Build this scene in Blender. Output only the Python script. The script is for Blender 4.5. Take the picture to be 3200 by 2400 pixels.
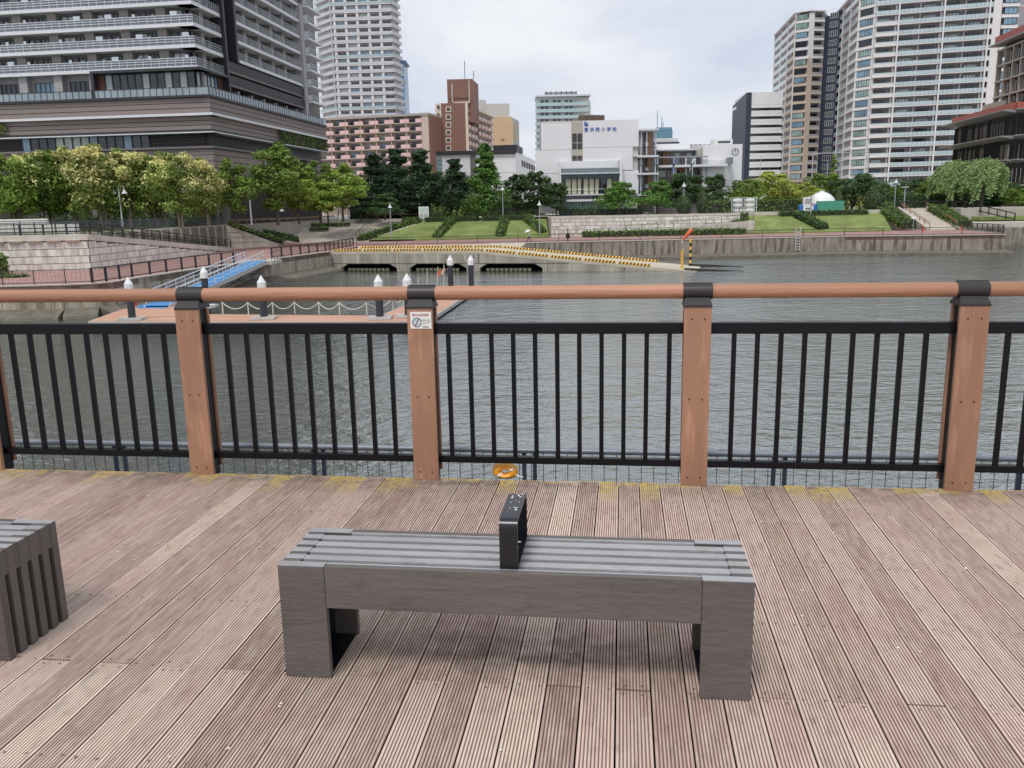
import bpy, bmesh, math, random
import numpy as np
from mathutils import Vector, Matrix
from math import sin, cos, pi, radians, hypot, atan2
random.seed(7)
for _o in list(bpy.data.objects): bpy.data.objects.remove(_o)
SC = bpy.context.scene
COL = SC.collection
# ------------------------------------------------------------------ camera
F_PX, PITCH, ROLL, EYE = 2643.3, 0.20768, -0.020447, 1.6334     # focal length in photo pixels (3200 wide), radians, metres
YAW = 0.1319074                                                  # the boardwalk is turned this much from the view
_f = Vector((0, cos(PITCH), -sin(PITCH))); _r = Vector((1, 0, 0)); _u = _r.cross(_f)
AX_R = cos(ROLL) * _r + sin(ROLL) * _u; AX_U = -sin(ROLL) * _r + cos(ROLL) * _u
cam_d = bpy.data.cameras.new('camera'); cam = bpy.data.objects.new('camera', cam_d); COL.objects.link(cam)
cam_d.sensor_width = 36.0; cam_d.lens = F_PX / 3200 * 36.0; cam_d.clip_start = 0.05; cam_d.clip_end = 6000
m = Matrix((AX_R, AX_U, -_f)).transposed().to_4x4(); m.translation = (0, 0, EYE); cam.matrix_world = m
SC.camera = cam
# ------------------------------------------------------------------ sky (thin bright overcast) and a weak, soft sun
SUN_EL, SUN_AZ = radians(58), radians(205)      # azimuth clockwise from +Y: behind the camera, a little to the left
w = bpy.data.worlds.new('World'); SC.world = w; w.use_nodes = True
nt = w.node_tree; nt.nodes.clear()
N = nt.nodes.new; L = nt.links.new
sky = N('ShaderNodeTexSky'); sky.sky_type = 'NISHITA'; sky.sun_disc = False
sky.sun_elevation = SUN_EL; sky.sun_rotation = SUN_AZ; sky.air_density = 1.0; sky.dust_density = 2.0
tc = N('ShaderNodeTexCoord'); mp = N('ShaderNodeMapping'); mp.inputs['Scale'].default_value = (1.9, 1.9, 4.6)
nz = N('ShaderNodeTexNoise'); nz.inputs['Scale'].default_value = 1.7; nz.inputs['Detail'].default_value = 7; nz.inputs['Roughness'].default_value = 0.55
rp = N('ShaderNodeValToRGB'); rp.color_ramp.elements[0].position = 0.36; rp.color_ramp.elements[1].position = 0.66
rp.color_ramp.elements[0].color = (5.7, 6.2, 7.3, 1); rp.color_ramp.elements[1].color = (8.0, 8.15, 8.5, 1)
mx = N('ShaderNodeMixRGB'); mx.inputs[0].default_value = 0.93
bg = N('ShaderNodeBackground'); bg.inputs['Strength'].default_value = 0.1
ow = N('ShaderNodeOutputWorld')
L(tc.outputs['Generated'], mp.inputs['Vector']); L(mp.outputs[0], nz.inputs['Vector']); L(nz.outputs['Fac'], rp.inputs[0])
L(sky.outputs[0], mx.inputs[1]); L(rp.outputs[0], mx.inputs[2]); L(mx.outputs[0], bg.inputs[0]); L(bg.outputs[0], ow.inputs[0])
sun_d = bpy.data.lights.new('sun', 'SUN'); sun_d.energy = 1.5; sun_d.angle = radians(14); sun_d.color = (1.0, 0.96, 0.9)
sun = bpy.data.objects.new('sun', sun_d); COL.objects.link(sun)
sun.rotation_euler = Vector((-sin(SUN_AZ) * cos(SUN_EL), -cos(SUN_AZ) * cos(SUN_EL), -sin(SUN_EL))).to_track_quat('-Z', 'Y').to_euler()
SC.view_settings.view_transform = 'Standard'; SC.view_settings.look = 'None'
SC.view_settings.exposure = 0.2; SC.view_settings.gamma = 1.0; SC.view_settings.use_curve_mapping = False
SC.render.engine = 'CYCLES'
SC.cycles.use_denoising = True; SC.cycles.max_bounces = 6; SC.cycles.diffuse_bounces = 3; SC.cycles.glossy_bounces = 3
SC.cycles.transmission_bounces = 4; SC.cycles.transparent_max_bounces = 8; SC.cycles.caustics_reflective = False; SC.cycles.caustics_refractive = False

# ------------------------------------------------------------------ survey helpers: a sight line of the photograph meets a level or a distance
def ray(px, py): return AX_R * ((px - 1600) / F_PX) + AX_U * (-(py - 1200) / F_PX) + _f
def G(px, py, z):
    d = ray(px, py); t = (z - EYE) / d.z; return Vector((d.x * t, d.y * t, z))
def V(px, py, Y):
    d = ray(px, py); t = Y / d.y; return Vector((d.x * t, Y, EYE + d.z * t))
WATER, LOW, UP = -6.6, -4.0, -0.5

# ------------------------------------------------------------------ objects
def prop(o, label=None, cat=None, group=None, kind=None):
    if label: o['label'] = label
    if cat: o['category'] = cat
    if group: o['group'] = group
    if kind: o['kind'] = kind
    return o
def empty(name, loc=(0, 0, 0), rz=0.0, parent=None, **k):
    o = bpy.data.objects.new(name, None); COL.objects.link(o); o.location = loc; o.rotation_euler = (0, 0, rz)
    o.empty_display_size = 0.2
    if parent: o.parent = parent
    return prop(o, **k)
def inst(name, me, parent=None, loc=(0, 0, 0), rz=0.0, sc=None, **k):
    o = bpy.data.objects.new(name, me); COL.objects.link(o); o.location = loc
    o.rotation_euler = (0, 0, rz) if not isinstance(rz, (tuple, list)) else rz
    if sc is not None: o.scale = sc if isinstance(sc, (tuple, list)) else (sc, sc, sc)
    if parent: o.parent = parent
    return prop(o, **k)
def copy_tree(o, parent=None):
    c = o.copy(); COL.objects.link(c)
    if parent: c.parent = parent
    for ch in o.children: copy_tree(ch, c)
    return c
class Fr:
    """local frame of a facade or wall: s along A->B, t outwards (to the right of A->B seen from above ... towards -normal), z up"""
    def __init__(s, A, B, origin=(0, 0), flip=False):
        ax, ay = A[0] - origin[0], A[1] - origin[1]; bx, by = B[0] - origin[0], B[1] - origin[1]
        s.L = hypot(bx - ax, by - ay); s.u = ((bx - ax) / s.L, (by - ay) / s.L); s.n = (s.u[1], -s.u[0])
        if flip: s.n = (-s.n[0], -s.n[1])
        s.a = (ax, ay); s.rz = atan2(s.u[1], s.u[0])
    def __call__(s, p, t, z): return (s.a[0] + s.u[0] * p + s.n[0] * t, s.a[1] + s.u[1] * p + s.n[1] * t, z)
class MB:
    def __init__(s): s.v = []; s.f = []; s.m = []; s.cur = 0
    def add(s, vs, fs):
        n = len(s.v); s.v += [tuple(v) for v in vs]; s.f += [tuple(i + n for i in f) for f in fs]; s.m += [s.cur] * len(fs); return s
    def hexa(s, c): return s.add(c, [(0, 3, 2, 1), (4, 5, 6, 7), (0, 1, 5, 4), (1, 2, 6, 5), (2, 3, 7, 6), (3, 0, 4, 7)])
    def box(s, x0, x1, y0, y1, z0, z1):
        return s.hexa([(x0, y0, z0), (x1, y0, z0), (x1, y1, z0), (x0, y1, z0), (x0, y0, z1), (x1, y0, z1), (x1, y1, z1), (x0, y1, z1)])
    def fbox(s, F, s0, s1, t0, t1, z0, z1, z1b=None, z0b=None):
        b0 = z0 if z0b is None else z0b; b1 = z1 if z1b is None else z1b
        return s.hexa([F(s0, t1, z0), F(s1, t1, b0), F(s1, t0, b0), F(s0, t0, z0), F(s0, t1, z1), F(s1, t1, b1), F(s1, t0, b1), F(s0, t0, z1)])
    def quad(s, a, b, c, d): return s.add([a, b, c, d], [(0, 1, 2, 3)])
    def tube(s, pts, rad, n=8, cap=True):
        pts = [Vector(p) for p in pts]; rs = rad if isinstance(rad, (list, tuple)) else [rad] * len(pts)
        vs = []; fs = []; up = None
        for i, p in enumerate(pts):
            d = (pts[min(i + 1, len(pts) - 1)] - pts[max(i - 1, 0)]).normalized()
            if up is None or abs(up.dot(d)) > 0.999: up = Vector((0, 0, 1)) if abs(d.z) < 0.9 else Vector((1, 0, 0))
            a = d.cross(up).normalized(); b = a.cross(d).normalized(); up = b
            for k in range(n):
                t = 2 * pi * k / n; vs.append(p + (a * cos(t) + b * sin(t)) * rs[i])
        for i in range(len(pts) - 1):
            for k in range(n): fs.append((i * n + k, i * n + (k + 1) % n, (i + 1) * n + (k + 1) % n, (i + 1) * n + k))
        if cap: fs.append(tuple(range(n - 1, -1, -1))); fs.append(tuple(range((len(pts) - 1) * n, len(pts) * n)))
        return s.add(vs, fs)
    def lathe(s, prof, c=(0, 0, 0), n=16):
        vs = []; fs = []; k = len(prof)
        for j in range(n):
            t = 2 * pi * j / n
            for r, z in prof: vs.append((c[0] + r * cos(t), c[1] + r * sin(t), c[2] + z))
        for j in range(n):
            for i in range(k - 1): fs.append((j * k + i, ((j + 1) % n) * k + i, ((j + 1) % n) * k + i + 1, j * k + i + 1))
        return s.add(vs, fs)
    def prism(s, poly, z0, z1):
        n = len(poly); z0s = z0 if isinstance(z0, (list, tuple)) else [z0] * n; z1s = z1 if isinstance(z1, (list, tuple)) else [z1] * n
        vs = [(p[0], p[1], z0s[i]) for i, p in enumerate(poly)] + [(p[0], p[1], z1s[i]) for i, p in enumerate(poly)]
        fs = [tuple(range(n - 1, -1, -1)), tuple(range(n, 2 * n))] + [(i, (i + 1) % n, n + (i + 1) % n, n + i) for i in range(n)]
        return s.add(vs, fs)
    def mesh(s, name, mats, smooth=False, bevel=0.0):
        me = bpy.data.meshes.new(name); me.from_pydata(s.v, [], s.f)
        mats = mats if isinstance(mats, (list, tuple)) else [mats]
        for mt in mats: me.materials.append(mt)
        if len(mats) > 1: me.polygons.foreach_set('material_index', s.m)
        if bevel:
            bm = bmesh.new(); bm.from_mesh(me); bmesh.ops.recalc_face_normals(bm, faces=bm.faces)
            bmesh.ops.bevel(bm, geom=[e for e in bm.edges if len(e.link_faces) == 2 and e.calc_face_angle(0) > 0.6], offset=bevel, segments=2, profile=0.7, affect='EDGES'); bm.to_mesh(me); bm.free()
        else:
            bm = bmesh.new(); bm.from_mesh(me); bmesh.ops.recalc_face_normals(bm, faces=bm.faces); bm.to_mesh(me); bm.free()
        if smooth:
            me.polygons.foreach_set('use_smooth', [True] * len(me.polygons))
            try: me.set_sharp_from_angle(angle=radians(38))
            except Exception: pass
        me.update(); return me
    def build(s, name, mats, parent=None, loc=(0, 0, 0), rz=0.0, smooth=False, bevel=0.0, **k):
        return inst(name, s.mesh(name, mats, smooth, bevel), parent, loc, rz, **k)

# ------------------------------------------------------------------ materials
def s2l(c): return tuple(((x / 255) / 12.92 if x / 255 <= 0.04045 else ((x / 255 + 0.055) / 1.055) ** 2.4) for x in c)
MATS = {}
def mat(name, rgb, rough=0.65, var=0.12, scale=2.0, bump=0.0, bscale=40.0, metal=0.0, spec=0.5, streak=0.0, streak_rgb=(60, 52, 44), rnd=0.0,
        streak_scale=1.6, spots=0.0, spots_rgb=(70, 66, 58), spots_scale=6.0, stretch=None, emit=None):
    if name in MATS: return MATS[name]
    col = s2l(rgb); mt = bpy.data.materials.new(name); mt.use_nodes = True; nt = mt.node_tree; N = nt.nodes.new; L = nt.links.new
    b = nt.nodes['Principled BSDF']; b.inputs['Roughness'].default_value = rough; b.inputs['Metallic'].default_value = metal
    b.inputs['Specular IOR Level'].default_value = spec
    tc = N('ShaderNodeTexCoord'); src = tc.outputs['Object']
    if rnd:
        oi0 = N('ShaderNodeObjectInfo'); vm_ = N('ShaderNodeVectorMath'); vm_.operation = 'MULTIPLY_ADD'; L(oi0.outputs['Random'], vm_.inputs[0]); vm_.inputs[1].default_value = (41.0, 23.0, 57.0); L(src, vm_.inputs[2]); src = vm_.outputs[0]
    if stretch:
        mp = N('ShaderNodeMapping'); mp.inputs['Scale'].default_value = stretch; L(src, mp.inputs['Vector']); vsrc = mp.outputs[0]
    else: vsrc = src
    n1 = N('ShaderNodeTexNoise'); n1.inputs['Scale'].default_value = scale; n1.inputs['Detail'].default_value = 6; L(vsrc, n1.inputs['Vector'])
    r1 = N('ShaderNodeValToRGB'); r1.color_ramp.elements[0].position = 0.3; r1.color_ramp.elements[1].position = 0.7
    r1.color_ramp.elements[0].color = tuple(c * (1 - var) for c in col) + (1,); r1.color_ramp.elements[1].color = tuple(min(1, c * (1 + var)) for c in col) + (1,)
    L(n1.outputs['Fac'], r1.inputs[0]); out = r1.outputs[0]
    def blend(fac, rgb2):
        nonlocal out
        mx = N('ShaderNodeMixRGB'); L(fac, mx.inputs[0]); L(out, mx.inputs[1]); mx.inputs[2].default_value = s2l(rgb2) + (1,); out = mx.outputs[0]
    if streak:
        for (sc_, lo, hi, amt, c2) in ((streak_scale, 0.46, 0.62, streak, streak_rgb), (streak_scale * 2.7, 0.55, 0.7, streak * 0.8, tuple(min(255, int(c * 1.5 + 60)) for c in streak_rgb))):
            mp = N('ShaderNodeMapping'); mp.inputs['Scale'].default_value = (1, 1, 0.12); L(src, mp.inputs['Vector'])
            n2 = N('ShaderNodeTexNoise'); n2.inputs['Scale'].default_value = sc_; n2.inputs['Detail'].default_value = 4; L(mp.outputs[0], n2.inputs['Vector'])
            r2 = N('ShaderNodeMapRange'); r2.inputs['From Min'].default_value = lo; r2.inputs['From Max'].default_value = hi; r2.inputs['To Max'].default_value = amt
            L(n2.outputs['Fac'], r2.inputs['Value']); blend(r2.outputs[0], c2)
    if spots:
        n3 = N('ShaderNodeTexNoise'); n3.inputs['Scale'].default_value = spots_scale; n3.inputs['Detail'].default_value = 5; n3.inputs['Roughness'].default_value = 0.7; L(src, n3.inputs['Vector'])
        r3 = N('ShaderNodeMapRange'); r3.inputs['From Min'].default_value = 0.55; r3.inputs['From Max'].default_value = 0.72; r3.inputs['To Max'].default_value = spots
        L(n3.outputs['Fac'], r3.inputs['Value']); blend(r3.outputs[0], spots_rgb)
    if rnd:
        oi = N('ShaderNodeObjectInfo'); hs = N('ShaderNodeHueSaturation'); mr = N('ShaderNodeMapRange')
        mr.inputs['To Min'].default_value = 1 - rnd; mr.inputs['To Max'].default_value = 1 + rnd
        L(oi.outputs['Random'], mr.inputs['Value']); L(mr.outputs[0], hs.inputs['Value']); L(out, hs.inputs['Color']); out = hs.outputs[0]
    L(out, b.inputs['Base Color'])
    if bump:
        n4 = N('ShaderNodeTexNoise'); n4.inputs['Scale'].default_value = bscale; n4.inputs['Detail'].default_value = 4; L(vsrc, n4.inputs['Vector'])
        bp = N('ShaderNodeBump'); bp.inputs['Strength'].default_value = bump; bp.inputs['Distance'].default_value = 0.02; L(n4.outputs['Fac'], bp.inputs['Height']); L(bp.outputs[0], b.inputs['Normal'])
    MATS[name] = mt; return mt
def glass(name, rgb, rough=0.08, var=0.35, scale=0.35, spec=0.8):
    return mat(name, rgb, rough=rough, var=var, scale=scale, spec=spec, rnd=0.12)
def leafmat(name, rgb, var=0.35, trans=0.25):
    if name in MATS: return MATS[name]
    col = s2l(rgb); mt = bpy.data.materials.new(name); mt.use_nodes = True; nt = mt.node_tree; N = nt.nodes.new; L = nt.links.new
    b = nt.nodes['Principled BSDF']; b.inputs['Roughness'].default_value = 0.6; b.inputs['Specular IOR Level'].default_value = 0.3
    at = N('ShaderNodeAttribute'); at.attribute_name = 'tint'; oi = N('ShaderNodeObjectInfo')
    mr = N('ShaderNodeMapRange'); mr.inputs['To Min'].default_value = 1 - var; mr.inputs['To Max'].default_value = 1 + var; L(at.outputs['Fac'], mr.inputs['Value'])
    m2 = N('ShaderNodeMapRange'); m2.inputs['To Min'].default_value = 0.86; m2.inputs['To Max'].default_value = 1.14; L(oi.outputs['Random'], m2.inputs['Value'])
    mu = N('ShaderNodeMath'); mu.operation = 'MULTIPLY'; L(mr.outputs[0], mu.inputs[0]); L(m2.outputs[0], mu.inputs[1])
    hs = N('ShaderNodeHueSaturation'); hs.inputs['Color'].default_value = col + (1,); L(mu.outputs[0], hs.inputs['Value'])
    m3 = N('ShaderNodeMapRange'); m3.inputs['To Min'].default_value = 0.485; m3.inputs['To Max'].default_value = 0.515; L(at.outputs['Fac'], m3.inputs['Value']); L(m3.outputs[0], hs.inputs['Hue'])
    L(hs.outputs[0], b.inputs['Base Color'])
    tr = N('ShaderNodeBsdfTranslucent'); L(hs.outputs[0], tr.inputs['Color']); ms = N('ShaderNodeMixShader'); ms.inputs[0].default_value = trans
    L(b.outputs[0], ms.inputs[1]); L(tr.outputs[0], ms.inputs[2]); L(ms.outputs[0], nt.nodes['Material Output'].inputs['Surface'])
    MATS[name] = mt; return mt
# ================================================================== WATER and ground
def water_mat():
    mt = bpy.data.materials.new('harbour_water'); mt.use_nodes = True; nt = mt.node_tree; N = nt.nodes.new; L = nt.links.new
    nt.nodes.remove(nt.nodes['Principled BSDF']); df = N('ShaderNodeBsdfDiffuse'); df.inputs['Color'].default_value = (0.05, 0.058, 0.046, 1); gs = N('ShaderNodeBsdfGlossy'); gs.inputs['Roughness'].default_value = 0.06; gs.inputs['Color'].default_value = (0.93, 0.96, 0.95, 1)
    lw_ = N('ShaderNodeLayerWeight'); lw_.inputs['Blend'].default_value = 0.5; fr = N('ShaderNodeMapRange'); fr.inputs['From Min'].default_value = 0.25; fr.inputs['From Max'].default_value = 0.95; fr.inputs['To Min'].default_value = 0.16; fr.inputs['To Max'].default_value = 0.82; L(lw_.outputs['Facing'], fr.inputs['Value'])
    ms = N('ShaderNodeMixShader'); L(fr.outputs[0], ms.inputs[0]); L(df.outputs[0], ms.inputs[1]); L(gs.outputs[0], ms.inputs[2]); L(ms.outputs[0], nt.nodes['Material Output'].inputs['Surface'])
    tc = N('ShaderNodeTexCoord'); hgt = None
    for sc_, rot, det, wt in (((0.8, 1.35, 1), 0.3, 4, 1.0), ((3.0, 4.4, 1), -0.4, 4, 0.34), ((0.07, 0.13, 1), 0.6, 2, 1.8)):
        mp = N('ShaderNodeMapping'); mp.inputs['Scale'].default_value = sc_; mp.inputs['Rotation'].default_value = (0, 0, rot); L(tc.outputs['Object'], mp.inputs['Vector'])
        n = N('ShaderNodeTexNoise'); n.inputs['Scale'].default_value = 1.0; n.inputs['Detail'].default_value = det; n.inputs['Roughness'].default_value = 0.55; L(mp.outputs[0], n.inputs['Vector'])
        m = N('ShaderNodeMath'); m.operation = 'MULTIPLY'; m.inputs[1].default_value = wt; L(n.outputs['Fac'], m.inputs[0])
        if hgt is None: hgt = m.outputs[0]
        else:
            a = N('ShaderNodeMath'); a.operation = 'ADD'; L(hgt, a.inputs[0]); L(m.outputs[0], a.inputs[1]); hgt = a.outputs[0]
    bp = N('ShaderNodeBump'); bp.inputs['Strength'].default_value = 0.9; bp.inputs['Distance'].default_value = 0.2; L(hgt, bp.inputs['Height'])
    for q in (df, gs, lw_): L(bp.outputs[0], q.inputs['Normal'])
    return mt
wm = MB(); wm.quad((-400, -40, WATER), (420, -40, WATER), (420, 170, WATER), (-400, 170, WATER))
wm.build('water', water_mat(), kind='structure')
gm = mat('harbour_bed', (60, 62, 55)); MB().quad((-400, -40, -9), (420, -40, -9), (420, 170, -9), (-400, 170, -9)).build('harbour_bed_ground', gm, kind='structure')

# ================================================================== BOARDWALK: planks one by one
PP, PX0, EDGE, JOINT, NEAR = 0.1192, 0.7017, 4.88, 2.65, -0.6
def dk(x, y, z=0.0): return (cos(YAW) * x + sin(YAW) * y, -sin(YAW) * x + cos(YAW) * y, z)
def plank_mat():
    mt = bpy.data.materials.new('weathered_deck_wood'); mt.use_nodes = True; nt = mt.node_tree; N = nt.nodes.new; L = nt.links.new
    b = nt.nodes['Principled BSDF']; b.inputs['Roughness'].default_value = 0.72; b.inputs['Specular IOR Level'].default_value = 0.3
    tc = N('ShaderNodeTexCoord'); oi = N('ShaderNodeObjectInfo'); ge = N('ShaderNodeNewGeometry')
    off = N('ShaderNodeVectorMath'); off.operation = 'SCALE'; cb = N('ShaderNodeCombineXYZ'); L(oi.outputs['Random'], cb.inputs[0]); L(oi.outputs['Random'], cb.inputs[1]); L(oi.outputs['Random'], cb.inputs[2])
    L(cb.outputs[0], off.inputs[0]); off.inputs['Scale'].default_value = 37.0
    pos = N('ShaderNodeVectorMath'); pos.operation = 'ADD'; L(tc.outputs['Object'], pos.inputs[0]); L(off.outputs[0], pos.inputs[1])
    # plank to plank colour
    rp = N('ShaderNodeValToRGB'); el = rp.color_ramp.elements
    cols = [(158, 134, 120), (222, 198, 182), (176, 148, 138), (230, 208, 190), (166, 144, 132), (220, 192, 180), (186, 162, 146), (206, 174, 166)]
    el[0].color = s2l(cols[0]) + (1,); el[1].position = 1.0; el[1].color = s2l(cols[-1]) + (1,)
    for i, c in enumerate(cols[1:-1]):
        e = el.new((i + 1) / (len(cols) - 1)); e.color = s2l(c) + (1,)
    L(oi.outputs['Random'], rp.inputs[0]); out = rp.outputs[0]
    def noise(scale, detail, vec, stretch=None, rough=0.6):
        if stretch:
            mp = N('ShaderNodeMapping'); mp.inputs['Scale'].default_value = stretch; L(vec, mp.inputs['Vector']); vec = mp.outputs[0]
        n = N('ShaderNodeTexNoise'); n.inputs['Scale'].default_value = scale; n.inputs['Detail'].default_value = detail; n.inputs['Roughness'].default_value = rough; L(vec, n.inputs['Vector']); return n.outputs['Fac']
    def rng(v, a, c, t0=0.0, t1=1.0):
        r = N('ShaderNodeMapRange'); r.inputs['From Min'].default_value = a; r.inputs['From Max'].default_value = c; r.inputs['To Min'].default_value = t0; r.inputs['To Max'].default_value = t1; L(v, r.inputs['Value']); return r.outputs[0]
    def math(op, a, b_):
        m = N('ShaderNodeMath'); m.operation = op
        for i, v in enumerate((a, b_)):
            if isinstance(v, (int, float)): m.inputs[i].default_value = v
            else: L(v, m.inputs[i])
        return m.outputs[0]
    def blend(fac, rgb, mode='MIX'):
        nonlocal out
        mx = N('ShaderNodeMixRGB'); mx.blend_type = mode; L(fac, mx.inputs[0]); L(out, mx.inputs[1]); mx.inputs[2].default_value = s2l(rgb) + (1,); out = mx.outputs[0]
    blend(rng(noise(5, 6, pos.outputs[0], (9, 1, 1)), 0.42, 0.72, 0, 0.6), (232, 214, 200))       # bleached grain
    blend(rng(noise(2.2, 5, pos.outputs[0]), 0.5, 0.75, 0, 0.45), (178, 134, 130))                 # reddish patches
    blend(rng(noise(26, 5, pos.outputs[0], (1.5, 0.4, 1)), 0.52, 0.8, 0, 0.6), (120, 104, 94))       # dark speckle
    # dirt that stays in the grooves (low parts of the profile)
    sx = N('ShaderNodeSeparateXYZ'); L(tc.outputs['Object'], sx.inputs[0])
    blend(rng(sx.outputs[2], -0.0042, -0.0004, 0.7, 0.0), (96, 80, 70))
    # boardwalk coordinates for lichen along the open edge and the dampness and painted shade below the seat
    mp = N('ShaderNodeMapping'); mp.vector_type = 'POINT'; mp.inputs['Rotation'].default_value = (0, 0, YAW); L(ge.outputs['Position'], mp.inputs['Vector'])
    sd = N('ShaderNodeSeparateXYZ'); L(mp.outputs[0], sd.inputs[0])
    wn = N('ShaderNodeTexWhiteNoise'); wn.noise_dimensions = '1D'; L(oi.outputs['Random'], wn.inputs['W'])
    reach = rng(wn.outputs['Value'], 0.35, 1.0, 0.02, 0.42)
    near = math('SUBTRACT', sd.outputs[1], math('SUBTRACT', EDGE, reach))
    lic = math('MULTIPLY', rng(math('DIVIDE', near, reach), 0.0, 0.9), rng(noise(34, 6, mp.outputs[0], None, 0.75), 0.40, 0.54))
    lic = math('MULTIPLY', lic, rng(noise(7, 3, mp.outputs[0]), 0.36, 0.48))
    dirt = math('MULTIPLY', rng(sd.outputs[1], EDGE - 0.34, EDGE, 0, 0.75), rng(noise(12, 5, mp.outputs[0]), 0.35, 0.65))
    blend(dirt, (92, 84, 68)); blend(lic, (214, 188, 104))
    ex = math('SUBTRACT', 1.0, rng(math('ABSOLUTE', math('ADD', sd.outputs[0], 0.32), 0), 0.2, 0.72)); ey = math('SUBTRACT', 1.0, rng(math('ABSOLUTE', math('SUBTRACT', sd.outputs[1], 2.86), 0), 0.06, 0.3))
    damp_shade = math('MULTIPLY', math('MULTIPLY', ex, ey), rng(noise(9, 5, mp.outputs[0], (1, 1.6, 1)), 0.34, 0.6))
    blend(math('MULTIPLY', damp_shade, 0.5), (62, 56, 50))  # wet stain and the seat's shade, both put into one dark colour patch
    L(out, b.inputs['Base Color'])
    bp = N('ShaderNodeBump'); bp.inputs['Strength'].default_value = 0.25; bp.inputs['Distance'].default_value = 0.003; L(noise(90, 4, pos.outputs[0], (3, 0.5, 1)), bp.inputs['Height']); L(bp.outputs[0], b.inputs['Normal'])
    return mt
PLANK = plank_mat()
def plank_mesh(y0, y1):
    """ribbed board: ten ridges across, local z = 0 on the ridges"""
    W = PP - 0.006; nr = 10; g = 0.0048; prof = [(-W / 2, -0.028), (-W / 2, -0.001), (-W / 2 + 0.001, 0.0)]; p = W / nr
    for i in range(nr):
        c = -W / 2 + p * (i + 0.5)
        if i: prof += [(c - p * 0.28, 0.0)]
        if i < nr - 1: prof += [(c + p * 0.26, 0.0), (c + p * 0.36, -g), (c + p * 0.62, -g)]
    prof += [(W / 2 - 0.001, 0.0), (W / 2, -0.001), (W / 2, -0.028)]
    n = len(prof); mb = MB(); vs = [(x, y0, z) for x, z in prof] + [(x, y1, z) for x, z in prof]
    fs = [(i, i + 1, n + i + 1, n + i) for i in range(n - 1)] + [tuple(range(n)), tuple(range(2 * n - 1, n - 1, -1))]
    mb.add(vs, fs); return mb.mesh('plank', PLANK)
deck = empty('boardwalk', (0, 0, 0), -YAW, kind='structure')
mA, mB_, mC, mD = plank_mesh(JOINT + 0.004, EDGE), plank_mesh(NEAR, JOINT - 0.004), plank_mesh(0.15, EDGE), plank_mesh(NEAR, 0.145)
for k in range(-52, 32):
    x = PX0 + PP * (k + 0.5)
    if -6.4 > x or x > 4.2: continue
    zz = random.uniform(-0.0015, 0.0015)
    if k % 2 == 0:
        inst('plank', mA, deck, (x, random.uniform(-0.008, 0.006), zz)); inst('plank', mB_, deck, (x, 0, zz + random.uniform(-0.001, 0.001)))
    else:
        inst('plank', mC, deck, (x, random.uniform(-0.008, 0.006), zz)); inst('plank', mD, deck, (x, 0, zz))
jm = mat('joist_steel', (40, 38, 36), rough=0.6)
jb = MB()
for y in (0.1, 1.06, 1.6, 2.12, 2.65, 3.175, 3.73, 4.27, 4.8): jb.box(-6.6, 4.4, y - 0.04, y + 0.04, -0.16, -0.0285)
jb.box(-6.6, 4.4, 4.90, 4.92, -0.3, -0.04); jb.box(-6.6, 4.4, NEAR, 4.85, -0.75, -0.7)
jb.build('joist_frame', jm, deck)
# screws sunk into the boards
sm = mat('screw_steel', (124, 110, 100), rough=0.5, metal=0.2)
sb = MB()
for k in range(-52, 32):
    x = PX0 + PP * (k + 0.5)
    if -6.4 > x or x > 4.2: continue
    rows = [4.27, 3.73, 3.175, 2.12, 1.6, 1.06] + ([2.675, 2.625] if k % 2 == 0 else [2.65])
    for y in rows:
        for sx_ in (-0.034, 0.034):
            cx, cy = x + sx_ + random.uniform(-0.003, 0.003), y + random.uniform(-0.004, 0.004)
            sb.lathe([(0.0055, -0.004), (0.0055, -0.0006), (0.004, 0.0), (0.0014, -0.0007), (0.0, -0.0007)], (cx, cy, 0.0010), 8)
sb.build('deck_screws', sm, deck, smooth=False, kind='stuff')

# ------------------------------------------------------------------ railing
brown = mat('rail_wood', (166, 124, 98), rough=0.55, var=0.16, scale=3.0, bump=0.25, bscale=60, stretch=(1, 1, 0.12), spots=0.45, spots_rgb=(138, 98, 76), spots_scale=5, rnd=0.07, streak=0.25, streak_rgb=(126, 88, 68), streak_scale=9)
handw = mat('handrail_wood', (172, 124, 96), rough=0.5, rnd=0.05, var=0.24, scale=5.0, bump=0.3, bscale=50, stretch=(0.08, 1, 1), spots=0.4, spots_rgb=(164, 118, 92), spots_scale=4)
black = mat('black_rail_paint', (9, 10, 15), rough=0.42, var=0.2, spec=0.3)
sleeve = mat('dark_bronze_sleeve', (58, 55, 54), rough=0.42, var=0.1, metal=0.3)
YR = 4.843
railing = empty('railing', dk(-0.5, YR + 0.08, 0.0), -YAW, label='timber and black steel railing along the open edge of the boardwalk', cat='railing')
PXS = [-5.65, -4.178, -2.714, -1.259, 0.347, 1.819, 3.29]; PWD, PHT = 0.1524, 1.056
def LX(x): return x + 0.5
fb = MB().box(0, PWD, -0.08, -0.055, 0.0, PHT); front_me = fb.mesh('front_board', brown, bevel=0.003)
rb = MB().box(0.004, PWD - 0.004, 0.045, 0.07, 0.03, PHT - 0.01); rear_me = rb.mesh('rear_board', brown, bevel=0.003)
cb_ = MB().box(0.016, PWD - 0.016, -0.055, 0.045, -0.02, PHT); core_me = cb_.mesh('core', black)
cp = MB(); w0, w1, h0, h1 = -0.003, PWD + 0.003, PHT + 0.001, PHT + 0.047
cp.hexa([(w0, -0.084, h0 - 0.004), (w1, -0.084, h0 - 0.004), (w1, 0.074, h0 - 0.004), (w0, 0.074, h0 - 0.004), (w0, -0.084, h0 + 0.006), (w1, -0.084, h0 + 0.006), (w1, 0.074, h0 + 0.006), (w0, 0.074, h0 + 0.006)])
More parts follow.
